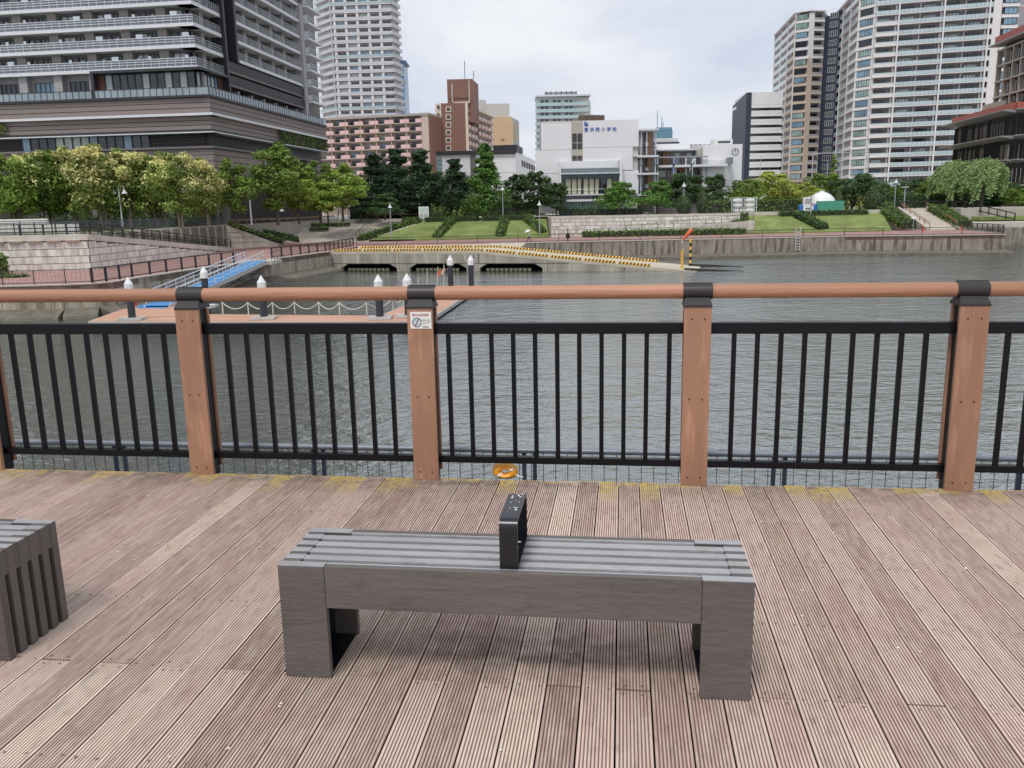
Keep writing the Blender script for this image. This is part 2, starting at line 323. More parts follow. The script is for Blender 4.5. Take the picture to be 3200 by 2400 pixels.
cp.hexa([(w0, -0.082, h0 + 0.0065), (w1, -0.082, h0 + 0.0065), (w1, 0.072, h0 + 0.0065), (w0, 0.072, h0 + 0.0065), (w0 + 0.01, -0.04, h1), (w1 - 0.01, -0.04, h1), (w1 - 0.01, 0.03, h1), (w0 + 0.01, 0.03, h1)])
cap_me = cp.mesh('cap', sleeve)
sl = MB(); sl.tube([(-0.004, 0, 1.135), (PWD + 0.008, 0, 1.135)], 0.0455, 24)
sl.box(-0.004, PWD + 0.008, -0.003, 0.003, 1.178, 1.1845); sleeve_me = sl.mesh('sleeve', sleeve, smooth=True)
sc_me = MB().lathe([(0.0052, 0.0), (0.0052, 0.0012), (0.002, 0.0006), (0, 0.0006)], n=10).mesh('screw', mat('screw_dark', (70, 50, 40), rough=0.4, metal=0.5))
for x in PXS:
    p = inst('post', core_me, railing, (LX(x), 0, 0))
    inst('front_board', front_me, p); inst('rear_board', rear_me, p); inst('cap', cap_me, p)
    for z in (0.05, 0.52, 0.985):
        for xs in (0.042, 0.112): inst('screw', sc_me, p, (xs + random.uniform(-0.003, 0.003), -0.0803, z), (pi / 2, 0, 0))
    inst('sleeve', sleeve_me, railing, (LX(x), 0, 0))
for a, b_ in zip(PXS[:-1], PXS[1:]):
    hb = MB(); n = 14; hb.tube([(LX(a + PWD + 0.008 + (b_ - a - PWD - 0.012) * i / n), 0, 1.135) for i in range(n + 1)], 0.041, 28, cap=False)
    hb.build('handrail', handw, railing, smooth=True)
    x0, x1 = LX(a + PWD - 0.016), LX(b_ + 0.016)
    MB().box(x0, x1, -0.026, 0.026, 0.893, 0.957).build('top_rail', black, railing, bevel=0.004)
    MB().box(x0, x1, -0.022, 0.022, 0.095, 0.136).build('bottom_rail', black, railing, bevel=0.003)
    nb = 11 if b_ - a > 1.55 else 9; pitch = 0.1305; c = (a + PWD + b_) / 2
    if 'bal_me' not in globals(): bal_me = MB().box(-0.013, 0.013, -0.013, 0.013, 0.136, 0.893).mesh('baluster', black, bevel=0.003)
    for i in range(nb): inst('baluster', bal_me, railing, (LX(c + (i - (nb - 1) / 2) * pitch), 0, 0))
# outer net below the rail: grey pipe, wires and a fine net hanging outside the deck edge
net = empty('safety_net', dk(-0.5, YR + 0.5, 0), -YAW, label='grey pipe with wire safety net hanging outside the deck edge', cat='safety net')
pipe_m = mat('galvanised_pipe', (150, 156, 166), rough=0.4, metal=0.3, var=0.1); wire_m = mat('dark_wire', (70, 76, 92), rough=0.5)
MB().tube([(-5.6, 0, 0.05), (4.6, 0, 0.05)], 0.02, 10).build('pipe', pipe_m, net, smooth=True)
MB().tube([(-5.6, -0.02, -0.9), (4.6, -0.02, -0.9)], 0.012, 8).build('pipe', pipe_m, net, smooth=True)
wire_me = MB().tube([(0, 0.0, 0.05), (0, -0.01, -0.9)], 0.0024, 5, cap=False).mesh('wire', wire_m)
for i in range(125): inst('wire', wire_me, net, (-5.45 + i * 0.08, 0, 0))
strut_me = MB().box(-0.013, 0.013, 0.0, 0.02, -0.95, 0.04).mesh('strut', wire_m)
for x in PXS:
    for d in (0.62, 0.69): inst('strut', strut_me, net, (x + 0.5 + d, 0.004, 0))
fine = MB()
for i in range(520): fine.tube([(-5.55 + i * 0.0192, 0.012, 0.04), (-5.55 + i * 0.0192, 0.002, -0.6)], 0.0005, 3, cap=False)
for j in range(26): fine.tube([(-5.6, 0.012, 0.04 - j * 0.0215), (4.6, 0.012, 0.04 - j * 0.0215)], 0.0005, 3, cap=False)
fine.build('net_mesh', mat('net_nylon', (120, 124, 130), rough=0.6), net, kind='stuff')
# no-smoking notice on the second post
sg = empty('notice_sign', dk(PXS[3] + 0.083, YR - 0.0035, 0.985), -YAW, label='small white no smoking notice with red headline on the timber post', cat='sign')
plate_m = mat('notice_white', (236, 234, 226), rough=0.35, var=0.03); red_m = mat('notice_red', (196, 112, 118), rough=0.5, var=0.05); ink_m = mat('notice_ink', (70, 70, 74), rough=0.5, var=0.05)
bl_m = mat('notice_blue', (188, 214, 226), rough=0.5, var=0.03); rim_m = mat('notice_rim', (96, 72, 84), rough=0.5, var=0.05); dred = mat('notice_bar', (150, 62, 82), rough=0.5, var=0.05)
MB().box(-0.0635, 0.0635, 0.0, 0.003, -0.051, 0.049).build('plate', plate_m, sg, bevel=0.001)
def text(body, size, mt, parent, loc, name='lettering', rot=(pi / 2, 0, 0), align='LEFT', ext=0.0002, sp=1.0):
    cu = bpy.data.curves.new(name, 'FONT'); cu.body = body; cu.size = size; cu.extrude = ext; cu.align_x = align; cu.align_y = 'CENTER'; cu.space_character = sp; cu.resolution_u = 3
    t_ = bpy.data.objects.new('tmp', cu); COL.objects.link(t_); bpy.context.view_layer.update()
    me = bpy.data.meshes.new_from_object(t_.evaluated_get(bpy.context.evaluated_depsgraph_get())); me.materials.clear(); me.materials.append(mt)
    bpy.data.objects.remove(t_); bpy.data.curves.remove(cu)
    return inst(name, me, parent, loc, rot)
text('園内全面禁煙', 0.0165, red_m, sg, (-0.051, -0.0008, 0.0295), sp=1.0, ext=0.0004)
for i, s_ in enumerate(('皆様のご協力', 'よろしくお願', 'いします。')): text(s_, 0.0078, ink_m, sg, (0.0075, -0.0008, 0.0 - i * 0.0105))
for i, s_ in enumerate(('管理事務所 3520-8819', '問合せ 施設管理担当')): text(s_, 0.0042, ink_m, sg, (0.0085, -0.0008, -0.038 - i * 0.0052))
pic = empty('pictogram', (-0.0235, -0.0004, -0.0135), 0, sg)
def flat_disc(r0, r1, y, n=36):
    mb = MB(); vs = []; fs = []
    for k in range(n):
        t = 2 * pi * k / n; vs += [(r0 * cos(t), y, r0 * sin(t)), (r1 * cos(t), y, r1 * sin(t))]
    for k in range(n): fs.append((2 * k, 2 * k + 1, 2 * ((k + 1) % n) + 1, 2 * ((k + 1) % n)))
    return mb.add(vs, fs)
flat_disc(0.0, 0.026, -0.0002).build('pictogram_field', bl_m, pic); flat_disc(0.0235, 0.0285, -0.0006).build('pictogram_ring', rim_m, pic)
MB().box(-0.02, 0.026, -0.0009, -0.0004, -0.005, 0.0045).build('cigarette', plate_m, pic)
MB().box(-0.022, 0.027, -0.0012, -0.0006, 0.0045, 0.0062).build('cigarette_line', ink_m, pic); MB().box(-0.022, 0.027, -0.0012, -0.0006, -0.0067, -0.005).build('cigarette_line', ink_m, pic)
sl_ = MB(); sl_.hexa([(-0.0025, -0.0016, -0.026), (0.0025, -0.0016, -0.026), (0.0025, -0.0006, -0.026), (-0.0025, -0.0006, -0.026), (-0.0025, -0.0016, 0.026), (0.0025, -0.0016, 0.026), (0.0025, -0.0006, 0.026), (-0.0025, -0.0006, 0.026)])
o = sl_.build('prohibition_bar', dred, pic); o.rotation_euler = (0, radians(27), 0)

# ------------------------------------------------------------------ benches
slat_m = mat('weathered_skylit_slats', (164, 163, 165), rough=0.42, var=0.14, scale=4, bump=0.25, bscale=45, stretch=(0.25, 1, 1), spots=0.35, spots_rgb=(112, 108, 104), spots_scale=8, rnd=0.05, spec=0.55)  # paler than the sides: weathering plus sky reflection painted into the top colour
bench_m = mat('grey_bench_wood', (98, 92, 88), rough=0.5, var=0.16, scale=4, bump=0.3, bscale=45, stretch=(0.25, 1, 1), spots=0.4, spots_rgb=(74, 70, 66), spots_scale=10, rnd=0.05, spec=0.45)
iron = mat('black_bench_steel', (20, 22, 30), rough=0.28, var=0.15, spec=0.6)
BW, BD, BH, SLW = 1.617, 0.345, 0.428, 0.0365
def make_bench():
    r = empty('slatted_bench'); r['category'] = 'bench'; r['group'] = 'slatted benches on the boardwalk'
    gap = (BD - 6 * SLW) / 5
    # front and rear beams (the front one is deep), the long slats between, and six boards for each leg
    for i in range(6):
        y = i * (SLW + gap)
        if i == 0: MB().box(0.168, BW - 0.168, 0.0, 0.026, 0.272, BH - 0.0005).build('front_beam', bench_m, r, bevel=0.003)
        if i == 5: MB().box(0.168, BW - 0.168, BD - 0.026, BD, 0.272, BH - 0.0005).build('rear_beam', bench_m, r, bevel=0.003)
        y0 = y + (0.0265 if i == 0 else 0); y1 = y + SLW - (0.0265 if i == 5 else 0)
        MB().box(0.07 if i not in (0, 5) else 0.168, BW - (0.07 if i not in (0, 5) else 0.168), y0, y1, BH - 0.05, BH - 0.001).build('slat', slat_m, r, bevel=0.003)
        for e in (0, 1):
            x0, x1 = (0.0, 0.0695) if e == 0 else (BW - 0.0695, BW)
            if i in (0, 5):
                xa, xb = (0.0, 0.1665) if e == 0 else (BW - 0.1665, BW)
                yy0, yy1 = (y, y + 0.026) if i == 0 else (y + SLW - 0.026, y + SLW)
                MB().box(xa, xb, yy0, yy1, 0.0, BH - 0.003).build('leg_board', bench_m, r, bevel=0.003)
                ya, yb = (y + 0.0262, y + SLW) if i == 0 else (y, y + SLW - 0.0262)
                MB().box(x0, x1, ya, yb, 0.0, BH - 0.003).build('leg_board', bench_m, r, bevel=0.001)
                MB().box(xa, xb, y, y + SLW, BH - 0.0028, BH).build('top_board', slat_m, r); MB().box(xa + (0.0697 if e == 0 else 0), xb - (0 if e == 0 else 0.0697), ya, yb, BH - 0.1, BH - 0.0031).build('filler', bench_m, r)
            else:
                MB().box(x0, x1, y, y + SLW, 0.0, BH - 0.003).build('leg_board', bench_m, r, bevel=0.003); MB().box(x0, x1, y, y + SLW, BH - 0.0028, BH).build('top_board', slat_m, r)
            if i < 5: MB().box(x0 + (0.002 if e == 0 else 0.002), x1 - 0.002, y + SLW + 0.0003, y + SLW + gap - 0.0003, BH - 0.1, BH - 0.0012).build('spacer', bench_m, r)
    for e in (0, 1):   # steel brackets inside the legs
        x0, x1 = (0.071, 0.16) if e == 0 else (BW - 0.16, BW - 0.071)
        bk = MB(); xi = x0 if e == 0 else x1 - 0.006
        bk.box(xi, xi + 0.006, 0.03, BD - 0.03, 0.004, BH - 0.16); bk.box(x0, x1, 0.03, BD - 0.03, 0.0, 0.004)
        for yy in (0.09, 0.2):
            for zz in (0.1, 0.16): bk.lathe([(0.006, 0), (0.004, 0.004), (0, 0.005)], (x0 + 0.03, yy, 0.004), 8)
        bk.build('bracket', iron, r)
    un = MB().box(0.25, BW - 0.25, 0.14, 0.2, BH - 0.075, BH - 0.051); un.build('under_rail', iron, r)
    return r
def make_armrest(parent, x):
    """flat steel strap bent into a closed rounded loop"""
    w, y0, y1, z0, z1, R_, t = 0.062, 0.028, 0.318, BH + 0.0, BH + 0.176, 0.03, 0.008
    def loop(d):
        pts = []
        for (cx, cz, a0) in ((y1 - R_, z1 - R_, 0), (y0 + R_, z1 - R_, 90), (y0 + 0.006, z0 + 0.006, 180), (y1 - 0.006, z0 + 0.006, 270)):
            rr = (R_ if cz > z0 + 0.1 else 0.006) - d
            for k in range(7): a = radians(a0 + 15 * k); pts.append((cx + rr * cos(a), cz + rr * sin(a)))
        return pts
    o, i = loop(0), loop(t); n = len(o); mb = MB()
    # inner loop keeps its thickness even where the outer bend is tight
    i = [(min(max(p[0], y0 + t), y1 - t), min(max(p[1], z0 + t), z1 - t)) for p in i]
    vs = [(x, p[0], p[1]) for p in o] + [(x + w, p[0], p[1]) for p in o] + [(x, p[0], p[1]) for p in i] + [(x + w, p[0], p[1]) for p in i]
    fs = []
    for k in range(n):
        j = (k + 1) % n; fs += [(k, j, n + j, n + k), (2 * n + k, 3 * n + k, 3 * n + j, 2 * n + j), (k, 2 * n + k, 2 * n + j, j), (n + k, n + j, 3 * n + j, 3 * n + k)]
    mb.add(vs, fs); a = mb.build('armrest', iron, parent, smooth=True)
    sp = MB(); rs = random.Random(3)
    for q in range(15):
        cx, cy, r_ = x + w * rs.uniform(0.12, 0.9), rs.uniform(0.1, 0.29), rs.choice((0.0014, 0.0018, 0.0024, 0.0035, 0.005))
        pts = [(cx + r_ * rs.uniform(0.6, 1.2) * cos(2 * pi * k / 9), cy + r_ * rs.uniform(0.7, 1.9) * sin(2 * pi * k / 9)) for k in range(9)]
        sp.prism(pts, z1 + 0.0001, z1 + 0.0009)
    for (cx, cy, r_) in ((x + 0.04, 0.25, 0.006), (x + 0.035, 0.2, 0.007), (x + 0.03, 0.1, 0.004)):
        sp.prism([(cx + r_ * rs.uniform(0.7, 1.2) * cos(2 * pi * k / 9), cy + r_ * rs.uniform(0.7, 1.3) * sin(2 * pi * k / 9)) for k in range(9)], z0 + t + 0.0001, z0 + t + 0.001)
    sp.build('white_splash', drop_m, a, kind='stuff')
drop_m = mat('bird_dropping', (232, 232, 226), rough=0.7, var=0.05)
bench = make_bench(); bench.location = dk(-1.1845, 2.6195, 0.0); bench.rotation_euler = (0, 0, -YAW)
bench2 = copy_tree(bench); bench2.location = dk(-2.265 - BW, 2.62, 0.0)
make_armrest(bench, 0.779)
bench['label'] = 'whole grey slatted bench with a black looped armrest in the middle'
bench2['label'] = 'grey slatted bench cut off by the left edge, showing its ribbed end'
# life ring cushion wedged at the deck edge
orange = mat('orange_float_cloth', (255, 172, 56), rough=0.5, var=0.1, scale=12, bump=0.3, bscale=25); whitet = mat('white_tape', (238, 236, 230), rough=0.5, var=0.04)
fl = empty('life_ring', dk(-0.712, 4.965, -0.012), -YAW, label='orange life ring with white tape lying against the deck edge below the rail', cat='life ring')
def squircle(rx, rz, y, bulge, n=40, k=3.0):
    return [((abs(cos(2 * pi * i / n)) ** (2 / k)) * (1 if cos(2 * pi * i / n) >= 0 else -1) * rx, y, (abs(sin(2 * pi * i / n)) ** (2 / k)) * (1 if sin(2 * pi * i / n) >= 0 else -1) * rz) for i in range(n)]
def ringbody():
    mb = MB(); n = 40; rows = [(0.30, -0.010), (0.36, -0.024), (0.6, -0.034), (0.86, -0.024), (1.0, 0.0), (0.86, 0.024), (0.6, 0.03), (0.36, 0.024), (0.30, 0.01)]
    vs = []; fs = []
    for s_, y in rows:
        for i in range(n):
            t = 2 * pi * i / n; k = 2.0 + 1.4 * max(0, (s_ - 0.35))
            cx = (abs(cos(t)) ** (2 / k)) * (1 if cos(t) >= 0 else -1); cz = (abs(sin(t)) ** (2 / k)) * (1 if sin(t) >= 0 else -1)
            vs.append((cx * 0.068 * s_, y, cz * 0.062 * s_))
    for r in range(len(rows)):
        for i in range(n): a = r * n; b_ = ((r + 1) % len(rows)) * n; fs.append((a + i, a + (i + 1) % n, b_ + (i + 1) % n, b_ + i))
    return mb.add(vs, fs)
o = ringbody().build('float_body', orange, fl, (0, 0, 0.05), smooth=True); fl.scale = (1.16, 1.16, 0.79)
for an in (38, 218):
    tb = MB(); d = radians(an); ux, uz = cos(d), sin(d); px_, pz = -uz * 0.0075, ux * 0.0075
    for (r0, y0_), (r1, y1_) in (((0.0185, -0.015), (0.026, -0.0285)), ((0.026, -0.0285), (0.042, -0.0375)), ((0.042, -0.0375), (0.058, -0.03)), ((0.058, -0.03), (0.071, -0.006))):
        tb.quad((ux * r0 - px_, y0_, uz * r0 * 0.92 - pz), (ux * r0 + px_, y0_, uz * r0 * 0.92 + pz), (ux * r1 + px_, y1_, uz * r1 * 0.92 + pz), (ux * r1 - px_, y1_, uz * r1 * 0.92 - pz))
    tb.build('tape', whitet, fl, (0, 0, 0.05))
MB().tube([(0.06, -0.02, 0.03), (0.085, -0.03, 0.018), (0.1, -0.035, 0.022)], 0.004, 6).build('cord', whitet, fl)
# zip tie and droppings
drops = MB(); rs = random.Random(11)
def splat(mb, x, y, z, r, up=(0, 0, 1)):
    n = 10; pts = [(x + r * rs.uniform(0.45, 1.2) * cos(2 * pi * k / n), y + r * rs.uniform(0.45, 1.2) * sin(2 * pi * k / n)) for k in range(n)]; mb.prism(pts, z + 0.0004, z + 0.0014)
dd = [(2860, 1788), (2955, 1770), (2880, 2030), (2805, 2020), (2705, 2210), (2920, 1990), (2900, 1750), (3020, 1780), (2780, 1745), (2605, 1665), (2380, 1634), (3005, 1556), (2945, 1545), (2770, 1552), (885, 2203), (180, 1566), (455, 1552), (378, 1720), (433, 1748), (1460, 1518), (1505, 1515), (2510, 1850), (1560, 2350), (700, 2350), (528, 2377), (2150, 1950), (1785, 2035), (2500, 1920)]
for px, py in dd:
    q = G(px, py, 0.0); x, y = cos(YAW) * q.x - sin(YAW) * q.y, sin(YAW) * q.x + cos(YAW) * q.y
    for j in range(rs.choice((1, 1, 2))): splat(drops, x + rs.uniform(-0.015, 0.015), y + rs.uniform(-0.02, 0.02), 0.0016, rs.uniform(0.003, 0.0075))
drops.build('bird_droppings', drop_m, None, rz=-YAW, kind='stuff', label='white bird droppings scattered over the boards', cat='droppings')
# ================================================================== foliage tools
def leaf_mesh(name, P, Nn, size, tint, mt, mi=None, aspect=0.62, rng=None):
    """P points, Nn normals (n,3), size (n,), tint (n,): one small four-sided leaf spray per point"""
    rng = rng or np.random.default_rng(1); n = len(P)
    Nn = Nn + rng.normal(0, 0.55, (n, 3)); Nn /= np.linalg.norm(Nn, axis=1)[:, None] + 1e-9
    r = rng.normal(0, 1, (n, 3)); T = np.cross(Nn, r); T /= np.linalg.norm(T, axis=1)[:, None] + 1e-9; B = np.cross(Nn, T)
    s = size[:, None]; j = lambda: 1 + rng.uniform(-0.3, 0.3, (n, 1))
    v = np.empty((n, 4, 3)); v[:, 0] = P - T * s * j(); v[:, 1] = P - B * s * aspect * j() + Nn * s * 0.18; v[:, 2] = P + T * s * j(); v[:, 3] = P + B * s * aspect * j() - Nn * s * 0.1
    me = bpy.data.meshes.new(name); me.vertices.add(n * 4); me.vertices.foreach_set('co', v.reshape(-1).astype(np.float32))
    me.loops.add(n * 4); me.loops.foreach_set('vertex_index', np.arange(n * 4, dtype=np.int32)); me.polygons.add(n)
    me.polygons.foreach_set('loop_start', np.arange(0, n * 4, 4, dtype=np.int32))
    at = me.attributes.new('tint', 'FLOAT', 'FACE'); at.data.foreach_set('value', np.clip(tint, 0, 1).astype(np.float32))
    for q in (mt if isinstance(mt, (list, tuple)) else [mt]): me.materials.append(q)
    if mi is not None: me.polygons.foreach_set('material_index', mi.astype(np.int32))
    me.update(calc_edges=True); me.validate(); return me
hedge_leaf = leafmat('hedge_leaf', (106, 132, 64)); hedge_dark = leafmat('hedge_leaf_dark', (78, 104, 56)); core_m = mat('hedge_inside', (34, 42, 24), var=0.3)
def hedge(name, label, pts, width, height, leaf=None, dens=26, size=0.17, seed=0, group=None, cat='hedge', rag=0.12):
    """clipped hedge along a polyline of ground points"""
    rng = np.random.default_rng(seed + 5); P = []; Nn = []
    core = MB(); base = Vector(pts[0])
    for a, b in zip(pts[:-1], pts[1:]):
        a = Vector(a); b = Vector(b); d = b - a; Lh = d.length; u = d / Lh; nn = Vector((u.y, -u.x, 0)).normalized(); w2 = width / 2
        c = [a - nn * w2 * 0.85, b - nn * w2 * 0.85, b + nn * w2 * 0.85, a + nn * w2 * 0.85]
        core.hexa([tuple(q - base) for q in c] + [tuple(q - base + Vector((0, 0, height * 0.92))) for q in c])
        for (area, fn) in ((Lh * width, lambda k: (rng.uniform(0, 1, k), rng.uniform(-1, 1, k), np.ones(k), (0, 0, 1))), (Lh * height, lambda k: (rng.uniform(0, 1, k), np.ones(k), rng.uniform(0, 1, k), tuple(nn))), (Lh * height, lambda k: (rng.uniform(0, 1, k), -np.ones(k), rng.uniform(0, 1, k), tuple(-nn))),
                           (width * height, lambda k: (np.zeros(k), rng.uniform(-1, 1, k), rng.uniform(0, 1, k), tuple(-u))), (width * height, lambda k: (np.ones(k), rng.uniform(-1, 1, k), rng.uniform(0, 1, k), tuple(u)))):
            k = max(4, int(area * dens)); s_, t_, h_, n_ = fn(k)
            q = np.outer(s_, np.array(d)) + np.array(a - base) + np.outer(t_ * w2, np.array(nn)); q[:, 2] += h_ * height
            q += np.array(n_) * rng.normal(0, rag, (k, 1)) - np.array(n_) * 0.03; P.append(q); Nn.append(np.tile(n_, (k, 1)))
    P = np.concatenate(P); Nn = np.concatenate(Nn).astype(float); n = len(P)
    cl = np.sin(P[:, 0] * 1.7 + seed) * np.sin(P[:, 1] * 1.3) * np.sin(P[:, 2] * 2.3 + 1) * 0.25
    me = leaf_mesh('foliage', P, Nn, rng.uniform(0.6, 1.3, n) * size, rng.uniform(0.2, 0.8, n) + cl, leaf or hedge_leaf, rng=rng)
    r = empty(name, base, label=label, cat=cat, group=group); inst('foliage', me, r); core.build('inner_branches', core_m, r); return r

# ================================================================== GROUND beyond the basin
paver = mat('brick_paving', (168, 132, 124), rough=0.75, var=0.2, scale=0.5, spots=0.4, spots_rgb=(120, 96, 92), spots_scale=3)
park = mat('park_paving', (176, 170, 160), rough=0.8, var=0.12, scale=0.2); conc = mat('pale_concrete', (200, 194, 182), rough=0.8, var=0.12, scale=0.6, spots=0.3, spots_rgb=(140, 134, 122), spots_scale=1.5)
seam = mat('dark_joint', (70, 64, 58)); lawn_m = mat('lawn', (122, 134, 74), rough=0.9, var=0.28, scale=0.35, spots=0.5, spots_rgb=(158, 156, 96), spots_scale=1.2, bump=0.5, bscale=20)
seaw = mat('stained_seawall', (172, 164, 148), rough=0.8, var=0.14, scale=0.5, streak=0.75, streak_rgb=(112, 100, 84), bump=0.4, bscale=6, streak_scale=1.6)
wharfm = mat('wharf_concrete', (150, 142, 130), rough=0.85, var=0.16, scale=0.4, streak=0.85, streak_rgb=(92, 82, 72), bump=0.4, bscale=5, streak_scale=1.7)
foot_m = mat('wet_foot', (112, 106, 94), rough=0.8, var=0.25, scale=1.2, spots=0.6, spots_rgb=(66, 64, 54), spots_scale=3, bump=0.8, bscale=8)
SEA = [(-70, 66.0), (-41.3, 68.7), (-36.4, 69.1), (-34.0, 69.9), (-33.3, 71.2), (-32.9, 75.5), (-31.7, 84), (-28.5, 98), (-24.3, 115.5)]
WH = [(-23.2, 131), (51, 130), (72.5, 125)]
# lower quay as one sheet up to the retaining walls (hidden behind the walls further back)
quay_poly = SEA + [(-24.3, 117.5), (-23.2, 131), (51, 130), (72.5, 125), (76, 131), (79, 152), (60, 190), (-42, 190), (-47, 137), (-48, 92), (-70, 90)]
MB().prism(quay_poly, LOW - 0.5, LOW).build('lower_quay', paver, kind='structure')
def strip_wall(name, path, z0, z1, thick, mt, joints=0.0, batter=0.0, z1s=None, **k):
    """wall along a polyline, thickness to the left of travel; vertical joints as recessed dark gaps"""
    mb = MB(); jb = MB()
    for i, (a, b) in enumerate(zip(path[:-1], path[1:])):
        F = Fr(a, b); h0, h1 = (z1, z1) if z1s is None else (z1s[i], z1s[i + 1])
        ns = max(1, round(F.L / joints)) if joints else 1
        for j in range(ns):
            s0, s1 = F.L * j / ns, F.L * (j + 1) / ns; g = 0.03 if joints else 0.0
            mb.fbox(F, s0 + g, s1 - (g if j < ns - 1 else -0.0), -thick, 0.0, z0, h0 + (h1 - h0) * s0 / F.L, h0 + (h1 - h0) * s1 / F.L)
        if joints: jb.fbox(F, 0.05, F.L - 0.05, -thick + 0.06, -0.07, z0, h0 - 0.03, h1 - 0.03)
    o = mb.build(name, mt, **k)
    if joints: jb.build('joint_backing', seam, o)
    return o
strip_wall('seawall', SEA, WATER - 1.5, LOW + 0.02, 0.8, seaw, joints=6.5, kind='structure')
strip_wall('wharf_wall', [(-3.0, 130.27)] + WH[1:], WATER - 1.5, LOW + 0.02, 0.8, wharfm, joints=8.0, kind='structure')
strip_wall('wharf_end_wall', [(72.5, 125), (76, 131), (79, 152)], WATER - 1.5, LOW + 0.02, 0.8, wharfm, joints=8.0, kind='structure')
fm = MB()
for a, b in zip(SEA[:-1], SEA[1:]):
    F = Fr(a, b); fm.hexa([F(0, 2.0, WATER - 1), F(F.L, 2.0, WATER - 1), F(F.L, 0.02, WATER - 1), F(0, 0.02, WATER - 1), F(0, 1.5, WATER + 0.25), F(F.L, 1.5, WATER + 0.25), F(F.L, 0.02, WATER + 0.75), F(0, 0.02, WATER + 0.75)])
fm.build('seawall_foot', foot_m, kind='structure')
fm = MB()
for a, b in zip([(-3.0, 130.27)] + WH[1:-1], WH[1:]):
    F = Fr(a, b); fm.hexa([F(0, 4.6, WATER - 1), F(F.L, 4.6, WATER - 1), F(F.L, 0.02, WATER - 1), F(0, 0.02, WATER - 1), F(0, 4.4, WATER + 0.36), F(F.L, 4.4, WATER + 0.36), F(F.L, 0.02, WATER + 0.5), F(0, 0.02, WATER + 0.5)])
fm.build('wharf_foot', foot_m, kind='structure')
# coping stones on the wharf
cb2 = MB(); cope = mat('coping_stone', (196, 190, 178), rough=0.8, var=0.1)
for a, b in zip([(-3.0, 130.27)] + WH[1:-1], WH[1:]):
    F = Fr(a, b); cb2.fbox(F, 0, F.L, -0.6, 0.06, LOW + 0.025, LOW + 0.12)
for a, b in zip(SEA[1:-1], SEA[2:]):
    F = Fr(a, b); cb2.fbox(F, 0, F.L, -0.5, 0.05, LOW + 0.025, LOW + 0.1)
cb2.build('quay_coping', cope, kind='structure')

# ------------------------------------------------------------------ upper level: one sheet to the horizon, with the retaining walls in front
RET = [(-49.8, 92.5), (-46.4, 93.0), (-44.0, 134.0)]
STAIR_L, STAIR_R = -38.0, -16.5
upper_poly = [(-400, 87.6), (-44.0, 89.4), (-43.9, 93.0), (-46.4, 93.0), (-44.0, 134.0), (-40.0, 148), (-39.0, 178), (-16.0, 178), (-16, 160.5), (7.2, 160.5), (7.2, 153.2), (41.2, 153.2), (41.2, 159.4), (72, 159.4), (72.5, 168), (84, 168), (84, 160), (120, 148), (400, 140), (2500, 2500), (-2500, 2500), (-2500, 300)]
MB().prism(upper_poly, LOW - 0.5, UP).build('park_ground', park, kind='structure')
bed = MB()
bed.prism([(-80, 96), (-50.5, 96), (-49, 133), (-46, 140), (-80, 140)], UP + 0.004, UP + 0.012); bed.build('grass_strip', lawn_m, kind='structure')
# left block wall: stones one by one
stone = mat('wall_stone', (226, 222, 214), rough=0.8, var=0.1, scale=1.2, streak=0.45, streak_rgb=(132, 122, 106), streak_scale=2.0, rnd=0.1, bump=0.3, bscale=15)
backing = mat('wall_mortar', (120, 112, 100), rough=0.9, var=0.2)
def block_wall(name, label, A, B, zt, zb, bw, bh, parent_kind=None, slope_to=None, thick=0.6, tb=0.055, top_h=0.55, cap=True, fade=None):
    """retaining wall A->B; slope_to: top falls linearly to that z at B"""
    F = Fr(A, B, A); r = empty(name, (A[0], A[1], 0), label=label, cat='wall')
    zt2 = zt if slope_to is None else slope_to
    topz = lambda s: zt + (zt2 - zt) * s / F.L
    MB().fbox(F, 0, F.L, -thick, 0, zb, zt, zt2).build('core', backing, r)
    me = None; row = 0; z = zb; n = 0
    mesh_cache = {}
    while z < zt - top_h - 0.05:
        off = (row % 2) * bw * 0.4; s = -off
        while s < F.L:
            s0, s1 = max(0, s), min(F.L, s + bw)
            zlim = min(topz(s0), topz(s1)) - top_h
            h = min(bh, zlim - z)
            if s1 - s0 > 0.15 and h > 0.12:
                key = (round(s1 - s0, 2), round(h, 1))
                if key not in mesh_cache: mesh_cache[key] = MB().box(0.012, s1 - s0 - 0.012, -tb, 0.0, 0.012, min(h, key[1] if key[1] <= h else h) - 0.012).mesh('stone_block', stone)
                p = F(s0, 0.004, z); inst('stone_block', mesh_cache[key], r, p, F.rz)
                n += 1
            s += bw
        z += bh; row += 1
    if cap: MB().fbox(F, -0.02, F.L + 0.02, -thick - 0.05, 0.1, zt - top_h, zt + 0.05, zt2 + 0.05, zt2 - top_h).build('cap_beam', conc, r)
    return r, F
blkL, FL = block_wall('block_wall', 'pale stone block wall with a projecting concrete top, left of the gangway', (-66, 86.2), (-43.4, 88.6), UP + 0.1, LOW, 1.55, 0.74)
corb = MB().hexa([(-0.55, -0.1, 0), (0.55, -0.1, 0), (0.55, 0, 0), (-0.55, 0, 0), (-0.75, -0.35, 0.28), (0.75, -0.35, 0.28), (0.75, 0, 0.28), (-0.75, 0, 0.28)]).mesh('corbel', conc)
for i in range(12): inst('corbel', corb, blkL, FL(0.9 + i * 1.85, 0.1, UP - 0.7), FL.rz)
ramp_w, FW = block_wall('ramp_wall', 'pale stone block wall under the sloping walkway, falling to the quay', (-43.4, 88.65), (-41.4, 127.5), UP + 0.1, LOW, 2.2, 0.74, slope_to=LOW + 0.3, thick=0.45)
